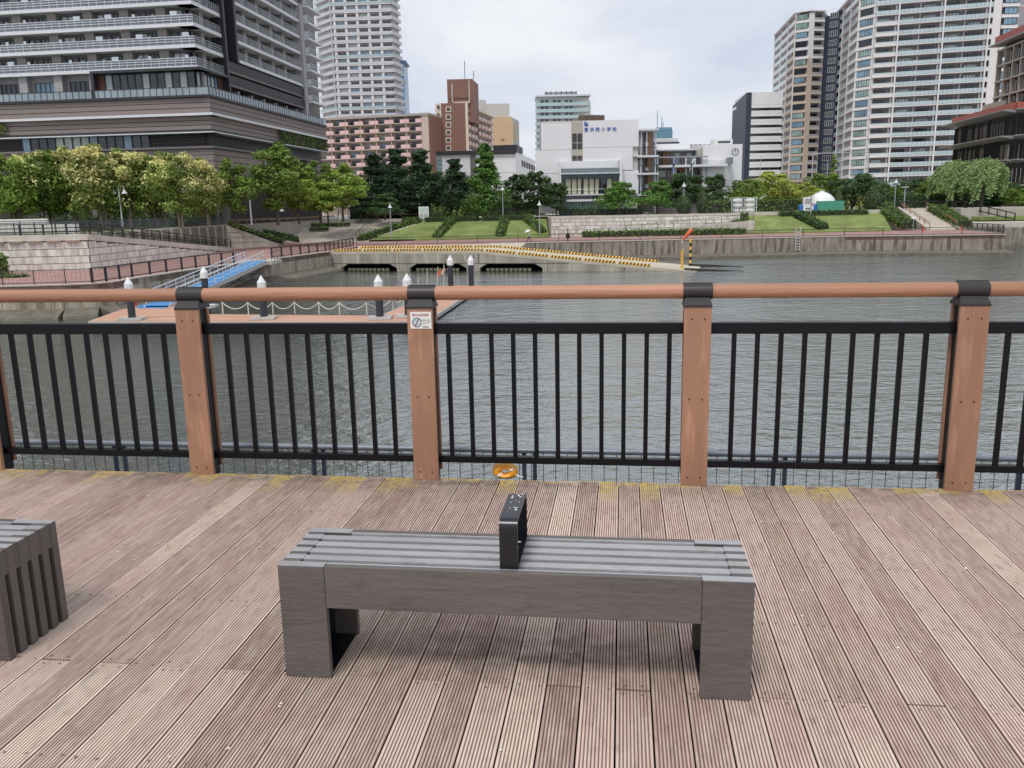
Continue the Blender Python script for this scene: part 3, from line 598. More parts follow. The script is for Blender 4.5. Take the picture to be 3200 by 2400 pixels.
# sloping walkway behind it and the retaining wall beside the plaza
rm = MB(); F = Fr((-43.4, 88.7), (-41.4, 127.5)); rm.fbox(F, 0, F.L, -2.9, -0.45, LOW - 0.4, UP + 0.02, LOW + 0.03); rm.build('sloping_walkway_path', conc, kind='structure')
retm = mat('board_marked_wall', (196, 190, 178), rough=0.8, var=0.1, scale=0.6, streak=0.35, streak_rgb=(140, 130, 116), streak_scale=1.0, bump=0.5, bscale=3)
rw = empty('retaining_wall', (-46.4, 93, 0), label='tall pale concrete retaining wall with ribs behind the sloping walkway', cat='wall')
F = Fr((-46.4, 93), (-44, 134), (-46.4, 93)); MB().fbox(F, 0, F.L, -0.5, 0, LOW, UP + 0.15).build('face', retm, rw)
ribm = MB().box(0, 0.5, -0.12, 0, LOW + 0.0, UP).mesh('rib', retm)
for i in range(14): inst('rib', ribm, rw, F(1 + i * 2.95, 0.0, 0), F.rz)
F2 = Fr((-44, 134), (-37.6, 140), (-46.4, 93)); MB().fbox(F2, 0, F2.L, -0.6, 0, LOW - 0.2, UP + 0.15, LOW + 0.25).build('falling_end', retm, rw)
for z in (-3.2, -2.4, -1.6):
    s1 = F2.L * (UP - z) / (UP - LOW); MB().fbox(F2, 0.1, max(0.4, s1 - 0.3), 0.001, 0.03, z, z + 0.05).build('course_line', backing, rw)
# ------------------------------------------------------------------ terrace steps
stepm = mat('step_stone', (206, 198, 186), rough=0.8, var=0.12, scale=0.7, spots=0.25, spots_rgb=(150, 140, 126), spots_scale=2); riser_m = mat('step_riser', (150, 138, 126), rough=0.85, var=0.15)
steps = empty('terrace_steps', (-27, 150, LOW), kind='structure')
ns = 14; y0, y1 = 150.0, 178.0
for i in range(ns):
    za = (UP - LOW) * (i + 1) / ns; ya = (y1 - y0) * i / ns
    MB().box(-12.5, -3.0, ya, ya + (y1 - y0) / ns + 0.4, za - 0.34, za).build('step', stepm, steps)
    MB().box(2.6, 10.6, ya, ya + (y1 - y0) / ns + 0.4, za - 0.34, za).build('step', stepm, steps)
    for j in range(2):
        MB().box(-2.96, 2.56, ya + j * 1.0, ya + j * 1.0 + 1.3, za - 0.26 + j * 0.125 - 0.125, za - 0.125 + j * 0.125).build('step', stepm, steps)
MB().prism([(-12.6, 0.6), (10.7, 0.6), (10.7, 28.5), (-12.6, 28.5)], -0.9, [-0.55, -0.55, UP - LOW - 0.6, UP - LOW - 0.6]).build('fill', riser_m, steps)
grail = mat('stair_rail_metal', (96, 84, 76), rough=0.5, metal=0.3)
for i, x in enumerate((-27.4,)):
    sr = empty('stair_handrail', (x, 150.3, LOW), label='thin dark handrail running up the middle of the wide terrace steps', cat='handrail')
    h = MB(); h.tube([(0, 0, 0.95), (0, 27, 0.95 + 3.4)], 0.05, 6); h.build('rail', grail, sr)
    for j in range(8): MB().tube([(0, j * 3.8, j * 0.478), (0, j * 3.8, 0.95 + j * 0.478)], 0.045, 6).build('post', grail, sr)
# ------------------------------------------------------------------ lawns on the slope
lw = MB(); lw.prism([(-24.5, 150.0), (7.0, 150.0), (7.0, 160.5), (-15.5, 160.5)], LOW - 0.3, [LOW + 0.25, LOW + 0.25, UP - 0.35, UP - 0.35]); lw.build('lawn_slope', lawn_m, kind='structure')
lw = MB(); lw.prism([(41.5, 149.0), (66.5, 149.0), (69.0, 159.2), (41.5, 159.2)], LOW - 0.3, [LOW + 0.2, LOW + 0.2, UP - 0.5, UP - 0.5]); lw.build('lawn_slope', lawn_m, kind='structure')
lw = MB(); lw.prism([(85.5, 156), (150, 150), (170, 215), (90, 215)], UP - 2.2, [UP - 1.6, UP - 1.4, UP + 0.35, UP + 0.35]); lw.build('lawn_slope', lawn_m, kind='structure')
MB().box(-14, 7.2, 160.5, 161.0, LOW, UP + 0.12).build('garden_edge_wall', conc, kind='structure'); MB().box(41.5, 70, 159.2, 159.6, LOW, UP + 0.1).build('garden_edge_wall', conc, kind='structure')
hs = dict(dens=22, size=0.2)
hedge('hedge', 'low clipped hedge sloping down beside the terrace steps, left of the lawns', [(-26.2, 150.5, LOW + 0.1), (-17.0, 160.0, UP - 0.5)], 1.6, 0.85, **hs, seed=1)
hedge('hedge', 'clipped hedge running up between the first and second lawn panels', [(-12.7, 150.5, LOW + 0.2), (-10.4, 160.2, UP - 0.5)], 1.5, 0.8, **hs, seed=2)
hedge('hedge', 'clipped hedge running up the slope beside the short third lawn panel', [(-1.6, 150.5, LOW + 0.2), (-0.6, 160.2, UP - 0.5)], 1.5, 0.8, **hs, seed=3)
hedge('hedge', 'long dark hedge along the top of the first lawn panel', [(-15.5, 160.3, UP - 0.45), (-5.6, 160.3, UP - 0.45)], 1.1, 0.75, hedge_dark, **hs, seed=4)
hedge('hedge', 'dark hedge along the top of the second lawn panel', [(-4.9, 160.3, UP - 0.45), (3.2, 160.3, UP - 0.45)], 1.1, 0.75, hedge_dark, **hs, seed=5)
hedge('hedge', 'hedge bending down at the right end of the lawn panels beside the block wall', [(3.4, 160.0, UP - 0.5), (6.0, 152.0, LOW + 0.3)], 1.6, 1.0, **hs, seed=6)
hedge('hedge', 'bank of low hedge on the falling end of the retaining wall', [(-43.9, 135.0, UP - 0.0), (-37.4, 141.0, LOW + 0.3)], 1.5, 0.65, **hs, seed=7)
hedge('hedge', 'short rounded hedge on the steps beside the single curved lamp', [(-40.5, 142.5, LOW + 1.7), (-35.5, 144.5, LOW + 0.3)], 2.0, 0.9, hedge_dark, **hs, seed=8)
for i, (x0, x1, y, z) in enumerate(((-38.5, -31.0, 168, -1.4), (-37.5, -34.0, 162, -2.1), (-21.5, -16.6, 174, -0.7), (-21.0, -17.0, 170, -1.3))):
    hedge('low_planting', ('strip of low planting high on the left side of the terrace steps', 'short tuft of low planting halfway up the left steps', 'strip of low planting near the top right of the terrace steps', 'second strip of low planting below the top right one on the steps')[i], [(x0, y, z - 0.1), (x1, y, z - 0.1)], 0.9, 0.5, **hs, seed=20 + i, cat='planting')
hedge('hedge', 'long low hedge behind the quay fence in front of the block wall', [(12.8, 149.2, LOW), (40.8, 148.6, LOW)], 1.4, 0.95, **hs, seed=9)
hedge('hedge', 'rounded hedge block at the right end of the block wall', [(40.0, 151, LOW + 0.6), (42.2, 155, UP - 1.2)], 2.0, 1.3, **hs, seed=10)
hedge('hedge', 'hedge running down between the two right hand lawn panels', [(55.0, 150.0, LOW + 0.2), (53.0, 157.5, UP - 1.2)], 2.0, 1.2, hedge_dark, **hs, seed=11)
hedge('hedge', 'dark hedge along the top of the right hand lawns', [(50, 158.6, UP - 0.8), (66, 158.8, UP - 0.8)], 1.2, 0.85, hedge_dark, **hs, seed=12)
hedge('hedge', 'thick hedge rising on the left side of the quay stairs', [(69.8, 150, LOW + 0.3), (70.2, 161, UP - 0.6)], 3.0, 1.2, **hs, seed=13)
hedge('hedge', 'thick hedge rising on the right side of the quay stairs', [(79.5, 150, LOW + 0.3), (80.6, 163, UP - 0.4)], 2.8, 1.2, **hs, seed=14)
for i, (px, py, Y, r_) in enumerate(((10, 838, 83.5, 2.2), (2320, 692, 152, 1.0), (2745, 690, 150, 1.6))): pass
hedge('shrub', 'rounded green shrub at the left edge below the block wall', [(-53.0, 83.6, LOW), (-49.9, 83.9, LOW)], 2.6, 1.7, hedge_leaf, dens=22, size=0.22, seed=15, cat='shrub', rag=0.28)
hedge('ground_cover', 'trailing ground cover on the quay beneath the left shrub', [(-52, 78.5, LOW - 0.1), (-45.5, 80.0, LOW - 0.1)], 1.6, 0.3, hedge_leaf, dens=20, size=0.18, seed=16, cat='ground cover', rag=0.18)
# right block wall with its zigzag walkway
blkR, FR_ = block_wall('block_wall', 'long pale stone block wall beside the lawns, below the school', (7.5, 152.6), (41.0, 152.6), UP + 0.05, LOW, 1.35, 0.64, top_h=0.35)
w2 = MB(); w2.hexa([(14.5, 150.2, LOW), (43.0, 150.2, LOW), (43.0, 152.5, LOW), (14.5, 152.5, LOW), (14.5, 150.2, LOW + 0.25), (43.0, 150.2, -1.75), (43.0, 152.5, -1.75), (14.5, 152.5, LOW + 0.25)]); w2.build('sloping_walkway_path', retm, kind='structure')
# stairs up from the quay on the right
st = empty('quay_stairs', (75.5, 149, LOW), radians(-8), kind='structure')
for i in range(20):
    MB().box(-2.3, 2.3, i * 0.85, i * 0.85 + 1.3, (i + 1) * 0.175 - 0.2, (i + 1) * 0.175).build('step', stepm, st)
MB().prism([(-2.6, 0.4), (2.6, 0.4), (2.6, 18), (-2.6, 18)], -0.9, [-0.45, -0.45, 2.9, 2.9]).build('fill', riser_m, st)
for s_ in (-2.55, 2.55):
    MB().hexa([(s_ - 0.2, 0, 0), (s_ + 0.2, 0, 0), (s_ + 0.2, 17.5, 0), (s_ - 0.2, 17.5, 0), (s_ - 0.2, 0, 0.4), (s_ + 0.2, 0, 0.4), (s_ + 0.2, 17.5, 3.9), (s_ - 0.2, 17.5, 3.9)]).build('side_wall', conc, st)
woodrail = mat('stair_rail_wood', (158, 112, 84), rough=0.6)
for i, s_ in enumerate((-2.3, 2.3)):
    hr = empty('stair_handrail', st.matrix_basis @ Vector((s_, 0, 0)), radians(-8), label=('brown handrail on the left side of the quay stairs', 'brown handrail on the right side of the quay stairs')[i], cat='handrail')
    for dz in (0.55, 0.9): MB().tube([(0, 0, 0.4 + dz), (0, 17, 3.8 + dz)], 0.06, 6).build('rail', woodrail, hr)
    for j in range(7): MB().tube([(0, j * 2.8, j * 0.56 + 0.2), (0, j * 2.8, 1.25 + j * 0.56)], 0.045, 6).build('post', black, hr)
# ================================================================== fences on the quay and the upper level
fence_m = mat('dark_fence_paint', (38, 36, 38), rough=0.5, var=0.15); fence_g = mat('grey_fence_paint', (86, 88, 92), rough=0.5, var=0.12)
def fence(label, pts, height, post=2.4, postw=0.1, bar=0.13, bw=0.022, mt=None, rails=(0.12, 1.0), post_d=None, name='fence', railr=0.03, cat='fence'):
    """posts, rails and upright bars along a 3D polyline"""
    mt = mt or fence_m; o = Vector(pts[0]); r = empty(name, o, label=label, cat=cat)
    pme = MB().box(-postw / 2, postw / 2, -(post_d or postw) / 2, (post_d or postw) / 2, 0, height + 0.02).mesh('post', mt)
    bars = MB()
    for a, b in zip(pts[:-1], pts[1:]):
        a = Vector(a) - o; b = Vector(b) - o; d = b - a; F = Fr((a.x, a.y), (b.x, b.y)); n = max(1, round(F.L / post)); sl = (b.z - a.z) / F.L
        for i in range(n + 1): inst('post', pme, r, F(F.L * i / n, 0, a.z + sl * F.L * i / n), F.rz)
        for q in rails: MB().fbox(F, 0, F.L, -railr, railr, a.z + height * q - railr * 1.3, a.z + height * q + railr * 1.3, b.z + height * q + railr * 1.3, b.z + height * q - railr * 1.3).build('rail', mt, r)
        if bar:
            k = int(F.L / bar)
            for i in range(k):
                s = (i + 0.5) * F.L / k; z = a.z + sl * s; x, y, _ = F(s, 0, 0); h = bw / 2
                z0, z1 = z + height * rails[0], z + height * rails[-1]
                vs = [(x - F.u[0] * h, y - F.u[1] * h), (x + F.n[0] * h, y + F.n[1] * h), (x + F.u[0] * h, y + F.u[1] * h)]
                bars.add([(p[0], p[1], z0) for p in vs] + [(p[0], p[1], z1) for p in vs], [(0, 1, 4, 3), (1, 2, 5, 4), (2, 0, 3, 5)])
    if bar: bars.build('upright_bars', mt, r, kind='stuff')
    return r
off = lambda path, d, z: [(p[0] - d[0], p[1] + d[1], z) for p in path]
s1 = [(-70, 66.6), (-41.3, 69.3), (-36.4, 69.7), (-34.5, 70.3)]; s2 = [(-34.5, 70.3), (-33.9, 71.5), (-33.5, 75.6), (-32.3, 84.1), (-30.2, 93.6)]; s3 = [(-28.2, 101.5), (-24.9, 116.0), (-23.8, 131.2)]
fence('thin barred fence along the left seawall below the stone block wall', [(x, y, LOW + 0.1) for x, y in s1], 1.15, post=2.6, postw=0.06, bar=0.3, bw=0.015, railr=0.02)
fence('dark fence with stout posts along the curving seawall, left of the gangway', [(x, y, LOW + 0.1) for x, y in s2], 1.2, post=2.5, postw=0.2, post_d=0.12, bar=0.12)
fence('dark fence with stout posts along the seawall, right of the gangway', [(x, y, LOW + 0.1) for x, y in s3], 1.2, post=2.3, postw=0.2, post_d=0.12, bar=0.12)
fence('long thin railing along the far wharf edge above the stained wall', [(-23.4, 131.5, LOW + 0.12), (51, 130.4, LOW + 0.12), (72.3, 125.5, LOW + 0.12)], 1.1, post=6.0, postw=0.07, bar=0.16, bw=0.014, railr=0.03, rails=(0.1, 1.0))
fence('dark railing turning back from the wharf end towards the stairs', [(72.4, 125.6, LOW + 0.12), (75.7, 131.2, LOW + 0.12), (78.6, 147, LOW + 0.12)], 1.15, post=2.2, postw=0.12, bar=0.12)
fence('black ramp railing on the front side of the sloping walkway', [(-66, 86.6, UP + 0.15), (-43.3, 89.0, UP + 0.15), (-41.3, 127.3, LOW + 0.4)], 1.1, post=2.3, postw=0.16, post_d=0.1, bar=0.0, rails=(0.3, 0.62, 1.0), railr=0.035)
fence('thin barred fence above the left block wall', [(-66, 87.6, UP + 0.05), (-44.6, 90.3, UP + 0.05)], 1.55, post=3.2, postw=0.07, bar=0.16, bw=0.018)
fence('black railing on the rear side of the sloping walkway', [(-46.0, 93.5, UP - 0.3), (-43.7, 127.0, LOW + 0.15)], 1.0, post=2.6, postw=0.08, bar=0.14, bw=0.016)
fence('grey plaza guard rail above the ribbed retaining wall', [(-58.0, 93.2, UP + 0.1), (-47.2, 94.0, UP + 0.15), (-44.4, 134.3, UP + 0.15)], 1.25, post=2.4, postw=0.12, bar=0.1, bw=0.03, mt=fence_g)
fence('low wooden topped rail along the plaza at the head of the steps', [(-44.0, 136, UP), (-37.2, 150, UP), (-36, 178.5, UP)], 0.8, post=2.0, postw=0.12, bar=0.0, rails=(1.0,), mt=mat('plaza_rail', (150, 130, 112), rough=0.6), railr=0.08)
fence('low rail at the top right of the terrace steps', [(-29.5, 179, UP), (-16.5, 179, UP)], 0.85, post=2.6, postw=0.1, bar=0.0, rails=(1.0,), mt=MATS['plaza_rail'], railr=0.07)
fence('upper walkway railing on top of the long block wall', [(7.8, 153.0, UP + 0.05), (41, 153.0, UP + 0.05)], 1.1, post=2.9, postw=0.08, bar=0.0, rails=(0.2, 0.45, 0.7, 1.0), railr=0.02)
fence('barred railing standing on the long block wall walkway', [(14.8, 150.3, LOW + 0.3), (42.8, 150.3, -1.7)], 1.1, post=2.9, postw=0.07, bar=0.15, bw=0.014, railr=0.02)
fence('tall dark green mesh fence behind the walkway in front of the school', [(6.0, 157.8, UP), (41, 156.8, UP)], 1.9, post=4.0, postw=0.06, bar=0.0, rails=(0.99,), mt=mat('green_fence', (52, 70, 66), rough=0.6), railr=0.03)
fence('black guard railing around the head of the quay stairs', [(70.5, 168.6, UP), (83.8, 168.6, UP), (86.2, 163, UP - 0.2), (88.3, 150.0, LOW + 1.2)], 1.35, post=2.2, postw=0.18, post_d=0.12, bar=0.0, rails=(0.25, 1.0), railr=0.06)
fence('thin wire fence along the lawn at the right edge', [(89, 156, UP - 1.6), (150, 151, UP - 1.6)], 1.9, post=5.0, postw=0.06, bar=0.0, rails=(0.5, 1.0), mt=fence_g, railr=0.015)
# quay on the far right, behind the end of the wharf
MB().prism([(78.8, 150.5), (160, 143), (165, 152), (80, 160)], WATER - 1, LOW + 1.1).build('right_quay', conc, kind='structure')
MB().prism([(77.0, 147.0), (160, 139.6), (160, 142.8), (78, 150.3)], WATER - 1, LOW + 0.3).build('right_quay_wall', wharfm, kind='structure')
# steel ladder on the wharf wall
lad = empty('ladder', (43.8, 130.0, WATER), label='pale steel ladder fixed to the stained wharf wall', cat='ladder')
lm_ = mat('ladder_steel', (206, 202, 194), rough=0.45, metal=0.3)
for x in (-0.32, 0.32): MB().tube([(x, -0.12, 0.7), (x, -0.12, 3.9), (x, 0.15, 4.1), (x, 0.6, 3.9), (x, 0.6, 2.75)], 0.06, 6).build('stile', lm_, lad)
for i in range(7): MB().box(-0.32, 0.32, -0.2, -0.06, 0.8 + i * 0.42, 0.92 + i * 0.42).build('rung', lm_, lad)

# ================================================================== slipway with striped kerbs
slip_m = mat('slipway_concrete', (198, 188, 168), rough=0.8, var=0.15, scale=0.4, spots=0.35, spots_rgb=(160, 148, 126), spots_scale=1.5)
slipw = mat('slipway_wall', (176, 170, 156), rough=0.8, var=0.14, scale=0.5, streak=0.5, streak_rgb=(116, 108, 94), bump=0.4, bscale=5, streak_scale=0.9)
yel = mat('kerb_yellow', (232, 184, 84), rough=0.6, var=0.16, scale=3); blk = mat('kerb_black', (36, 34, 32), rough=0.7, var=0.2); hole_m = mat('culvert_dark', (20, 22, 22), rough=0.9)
SA, SB = (-24.3, 116.4), (27.0, 101.9)                               # front edge of the slipway, from the corner out into the basin
FS = Fr(SA, SB, SA); SWD = 8.6; FLAT = 21.0; END = FS.L
slip = empty('slipway', (SA[0], SA[1], 0), label='concrete slipway with yellow and black kerbs running down into the water', cat='slipway')
def slz(s): return LOW if s <= FLAT else LOW + (WATER - 0.45 - LOW) * ((s - FLAT) / (END - FLAT))
tp = MB(); tp.fbox(FS, -0.0, FLAT, -SWD, 0.0, LOW - 0.35, LOW + 0.03); tp.fbox(FS, FLAT, END, -SWD, 0.0, LOW - 0.35, LOW + 0.03, slz(END) + 0.03, slz(END) - 0.35); tp.build('roadway', slip_m, slip)
# front wall with culverts: piers and lintels
holes = [(1.4, 9.6), (11.4, 19.4), (21.2, 29.6)]; hz = WATER + 0.95
wl = MB(); cuts = [0.0]
for a, b in holes: cuts += [a, b]
cuts.append(33.0)
for i in range(0, len(cuts), 2): wl.fbox(FS, cuts[i], cuts[i + 1], -0.7, -0.02, WATER - 1.2, min(slz(cuts[i]), LOW) - 0.36, slz(cuts[i + 1]) - 0.36)
for a, b in holes:
    m_ = min(b, FLAT)
    wl.fbox(FS, a, m_, -0.7, -0.02, hz, LOW - 0.36)
    if b > FLAT: wl.fbox(FS, m_, b, -0.7, -0.02, hz, LOW - 0.36, slz(b) - 0.36)
    for (c0, c1, zz0, zz1) in ((a, a + 1.0, 0, 1), (b - 1.0, b, 1, 0)):   # haunches at the corners of each opening
        A0, A1 = (c0, c1); wl.hexa([FS(A0, -0.02, hz - (0.55 if zz0 == 0 else 0.001)), FS(A1, -0.02, hz - (0.55 if zz1 == 0 else 0.001)), FS(A1, -0.7, hz - (0.55 if zz1 == 0 else 0.001)), FS(A0, -0.7, hz - (0.55 if zz0 == 0 else 0.001)), FS(A0, -0.02, hz), FS(A1, -0.02, hz), FS(A1, -0.7, hz), FS(A0, -0.7, hz)])
wl.fbox(FS, 33.0, END - 3, -0.7, -0.02, WATER - 1.2, slz(33.0) - 0.36, slz(END - 3) - 0.36)
wl.build('front_wall', slipw, slip)
MB().fbox(FS, 0.1, 33, 0.0, 0.012, LOW - 1.62, LOW - 1.57).build('wall_joint', seam, slip)
for s_ in (9.9, 20.4, 30.2, 40): MB().fbox(FS, s_, s_ + 0.06, 0.0, 0.012, WATER + 0.1, slz(s_) - 0.4).build('wall_joint', seam, slip)
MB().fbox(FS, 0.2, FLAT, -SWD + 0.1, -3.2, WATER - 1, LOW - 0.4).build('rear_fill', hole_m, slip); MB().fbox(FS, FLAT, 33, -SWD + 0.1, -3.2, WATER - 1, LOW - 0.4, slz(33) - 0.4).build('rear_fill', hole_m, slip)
blk_me = MB().box(-0.22, 0.22, -0.15, 0.15, 0, 0.3).mesh('fender_block', mat('fender_cream', (206, 196, 160), rough=0.7))
for a, b in holes:
    k = int((b - a - 1.6) / 0.62)
    for i in range(k): inst('fender_block', blk_me, slip, FS(a + 0.9 + i * 0.62, -0.9, WATER + 0.02), FS.rz)
MB().prism([FS(0, -SWD, 0)[:2], FS(FLAT + 3.5, -SWD, 0)[:2], (2.5 - SA[0], 130.2 - SA[1]), (-23.2 - SA[0], 131 - SA[1]), ], WATER - 1, LOW + 0.02).build('apron', slip_m, slip)
def kerb_mesh(Lk):
    """rounded kerb with slanted black bands"""
    mb = MB(); prof = [(-0.17, 0.0), (-0.17, 0.2), (-0.11, 0.3), (0.11, 0.3), (0.17, 0.2), (0.17, 0.0)]; n = max(3, round(Lk / 0.44)); seg = Lk / n
    def ring(s, sl): return [(s + sl * (z / 0.3), y, z) for y, z in prof]
    xs = [(0.0, 0.0)]
    for i in range(n): xs += [(i * seg + seg * 0.22, 0.12), (i * seg + seg * 0.66, 0.12)]
    xs.append((Lk, 0.0)); k = len(prof)
    for i in range(len(xs) - 1):
        a, b = ring(*xs[i]), ring(*xs[i + 1]); mb.cur = 1 if i % 2 == 1 else 0
        mb.add(a + b, [(j, (j + 1) % k, k + (j + 1) % k, k + j) for j in range(k)])
    mb.cur = 0; a = ring(0, 0); b = ring(Lk, 0); mb.add(a, [tuple(range(k))]); mb.add(b, [tuple(range(k - 1, -1, -1))])
    return mb.mesh('kerb', [yel, blk])
kme = kerb_mesh(4.0)
for t_, s0 in ((-0.25, 0.5), (-SWD + 0.25, 0.6)):
    for i in range(12):
        s = s0 + i * 4.3
        if s + 4.1 > END - 6: break
        z0, z1 = slz(s) + 0.035, slz(s + 4.0) + 0.035
        if s < FLAT < s + 4.0: z0, z1 = LOW + 0.035, slz(s + 4) + 0.035
        o = inst('kerb', kme, slip, FS(s, t_, z0), 0); o.rotation_euler = (0, -atan2(z1 - z0, 4.0), FS.rz)
# dark boat rails at the foot of the slipway, its tide posts and the wind sock
rl = mat('slip_rail', (52, 50, 48), rough=0.7, var=0.2)
for t_ in (-0.5, -SWD + 0.6): MB().fbox(FS, END - 6, END + 1, t_ - 0.25, t_ + 0.25, WATER - 0.3, slz(END - 6) + 0.25, WATER + 0.02).build('guide_beam', rl, slip)
def striped_post(label, loc, h, r_, stripes):
    t = empty('marker_post', loc, label=label, cat='post', group='yellow marker posts at the slipway foot'); mb = MB(); n = 9 if stripes else 1
    for i in range(n): mb.cur = i % 2 if stripes else 0; mb.tube([(0, 0, h * i / n), (0, 0, h * (i + 1) / n)], r_, 10)
    mb.build('shaft', [yel, blk], t, smooth=True); MB().lathe([(r_ * 1.1, 0), (r_ * 1.1, 0.06), (0, 0.12)], (0, 0, h), 10).build('cap', yel, t); return t
e0 = Vector((SA[0], SA[1], 0))
p1 = e0 + Vector(FS(FS.L * 0.80, 0.35, 0)); p1 = G(2131, 838, WATER + 0.3); p1.z = WATER - 0.5
striped_post('plain yellow post standing at the foot of the slipway', p1, 2.9, 0.16, False)
p2 = V(2157, 816, 110.5); p2.z = WATER - 0.4
striped_post('yellow post with black bands beside the slipway foot', p2, 3.9, 0.15, True)
ws = empty('wind_sock', p1 + Vector((0.2, 0.6, 2.9)), label='orange wind sock blown upwards above the yellow marker post', cat='wind sock')
sockm = mat('wind_sock_orange', (232, 112, 72), rough=0.6, var=0.1, scale=8); sockw = mat('wind_sock_mouth', (232, 200, 190), rough=0.6)
MB().tube([(0, 0, -0.2), (0, 0, 1.2)], 0.03, 6).build('mast', lm_, ws)
MB().tube([(-0.05, 0, 1.25), (0.35, 0, 1.75), (0.75, 0, 2.2), (1.1, 0, 2.5)], [0.1, 0.2, 0.27, 0.3], 10).build('sleeve', sockm, ws, smooth=True); MB().tube([(-0.05, 0, 1.25), (-0.22, 0, 1.0)], [0.11, 0.06], 8).build('tail', sockw, ws)

# ================================================================== floating pontoon
pt_m = mat('pontoon_planks', (198, 154, 130), rough=0.7, var=0.16, scale=0.8, stretch=(0.15, 2, 1), spots=0.2, spots_rgb=(170, 128, 106), spots_scale=2); pt_e = mat('pontoon_edge', (190, 188, 184), rough=0.6, var=0.1); pt_f = mat('pontoon_float', (44, 46, 50), rough=0.8, var=0.2)
ZP = WATER + 0.42
pon = empty('pontoon', (-18, 62, WATER), label='L shaped floating pontoon with salmon coloured decking', cat='pontoon')
def loc_(pts): return [(x + 18, y - 62) for x, y in pts]
arms = [[(-31.5, 63.0), (-6.2, 59.0), (-5.7, 62.1), (-9.6, 62.7), (-25.2, 66.3), (-27.4, 74.8), (-33.0, 75.6)], [(-9.6, 62.75), (-5.68, 62.15), (-3.0, 85.4), (-6.4, 86.4)]]
for a in arms:
    MB().prism(loc_(a), 0.3, 0.42).build('decking', pt_m, pon); g = loc_(a)
    for p, q in zip(g, g[1:] + g[:1]):
        F = Fr(p, q); MB().fbox(F, 0, F.L, -0.02, 0.12, 0.12, 0.4).build('edge_beam', pt_e, pon)
        n = max(1, int(F.L / 2.4))
        for i in range(n): MB().fbox(F, F.L * i / n + 0.15, F.L * (i + 1) / n - 0.15, -1.0, -0.05, -0.3, 0.118).build('float', pt_f, pon)
blue = mat('gangway_blue', (88, 150, 206), rough=0.6, var=0.08); alum = mat('aluminium_white', (222, 224, 226), rough=0.4, var=0.06, metal=0.1)
MB().prism(loc_([(-32.4, 71.2), (-29.0, 70.6), (-28.6, 74.0), (-32.0, 74.6)]), 0.425, 0.44).build('blue_mat', blue, pon)
redm = mat('red_rubber', (214, 84, 58), rough=0.6)
bol = empty('mooring_bollard', G(423, 962, ZP), label='small orange mooring bollard on the left of the pontoon', cat='bollard')
MB().lathe([(0.22, 0), (0.16, 0.1), (0.12, 0.35), (0.3, 0.42), (0.34, 0.55), (0.2, 0.66), (0, 0.68)], n=12).build('head', redm, bol, smooth=True)
MB().lathe([(0.3, 0), (0.3, 0.06), (0.12, 0.1)], n=12).build('base_plate', pt_e, bol)
# piles
pile_d = mat('pile_dark', (48, 52, 62), rough=0.6, var=0.2, scale=2); pile_w = mat('pile_cap_white', (236, 236, 234), rough=0.4, var=0.04)
def pile(px, py, z_tip, label, Y=None, collar=True):
    q = G(px, py, ZP) if Y is None else V(px, py, Y); t = empty('mooring_pile', (q.x, q.y, WATER), label=label, cat='pile', group='white capped mooring piles')
    h = z_tip - WATER; MB().tube([(0, 0, -1.2), (0, 0, h - 1.0)], 0.27, 14).build('shaft', pile_d, t, smooth=True)
    MB().lathe([(0.27, 0.0), (0.33, 0.02), (0.33, 0.5), (0.02, 1.0), (0, 1.0)], (0, 0, h - 1.02), 8).build('cap', pile_w, t)
    if collar: MB().box(-0.85, 0.85, -0.6, 0.6, 0.44, 0.62).build('guide_collar', pt_e, t); 
    return t
pile(414, 1000, -2.95, 'leftmost mooring pile, at the left corner of the pontoon')
pile(647, 960, -2.75, 'mooring pile in front of the blue gangway')
pile(826, 997, -2.95, 'mooring pile in front of the chain fence, right of the gangway')
pile(1188, 997, -2.95, 'mooring pile left of the no smoking post, near the pontoon corner')
pile(1277, 992, -2.95, 'mooring pile seen directly behind the no smoking post')
pile(1409, 893, -3.1, 'left one of the two far mooring piles at the end of the pontoon arm', collar=False)
pile(1473, 893, -3.1, 'right one of the two far mooring piles at the end of the pontoon arm', collar=False)
# chain fence on the pontoon
cf = empty('chain_fence', (-18, 62, ZP), label='white stanchions with sagging chains along the pontoon edge', cat='chain fence')
cpts = [G(x, y, ZP) for x, y in ((697, 981), (777, 982), (854, 982), (922, 981), (998, 982), (1062, 983), (1147, 984), (1228, 968), (1262, 955))]
chain_m = mat('chain_white', (214, 210, 200), rough=0.5, var=0.1)
for i, p in enumerate(cpts):
    q = p - Vector((-18, 62, ZP)); MB().tube([q, q + Vector((0, 0, 0.95))], 0.045, 6).build('stanchion', chain_m, cf)
    if i:
        a = cpts[i - 1] - Vector((-18, 62, ZP)) + Vector((0, 0, 0.9)); b = q + Vector((0, 0, 0.9)); ch = MB(); ch.tube([a.lerp(b, k / 8) - Vector((0, 0, 0.5 * (1 - (2 * k / 8 - 1) ** 2))) for k in range(9)], 0.035, 5); ch.build('chain', chain_m, cf)
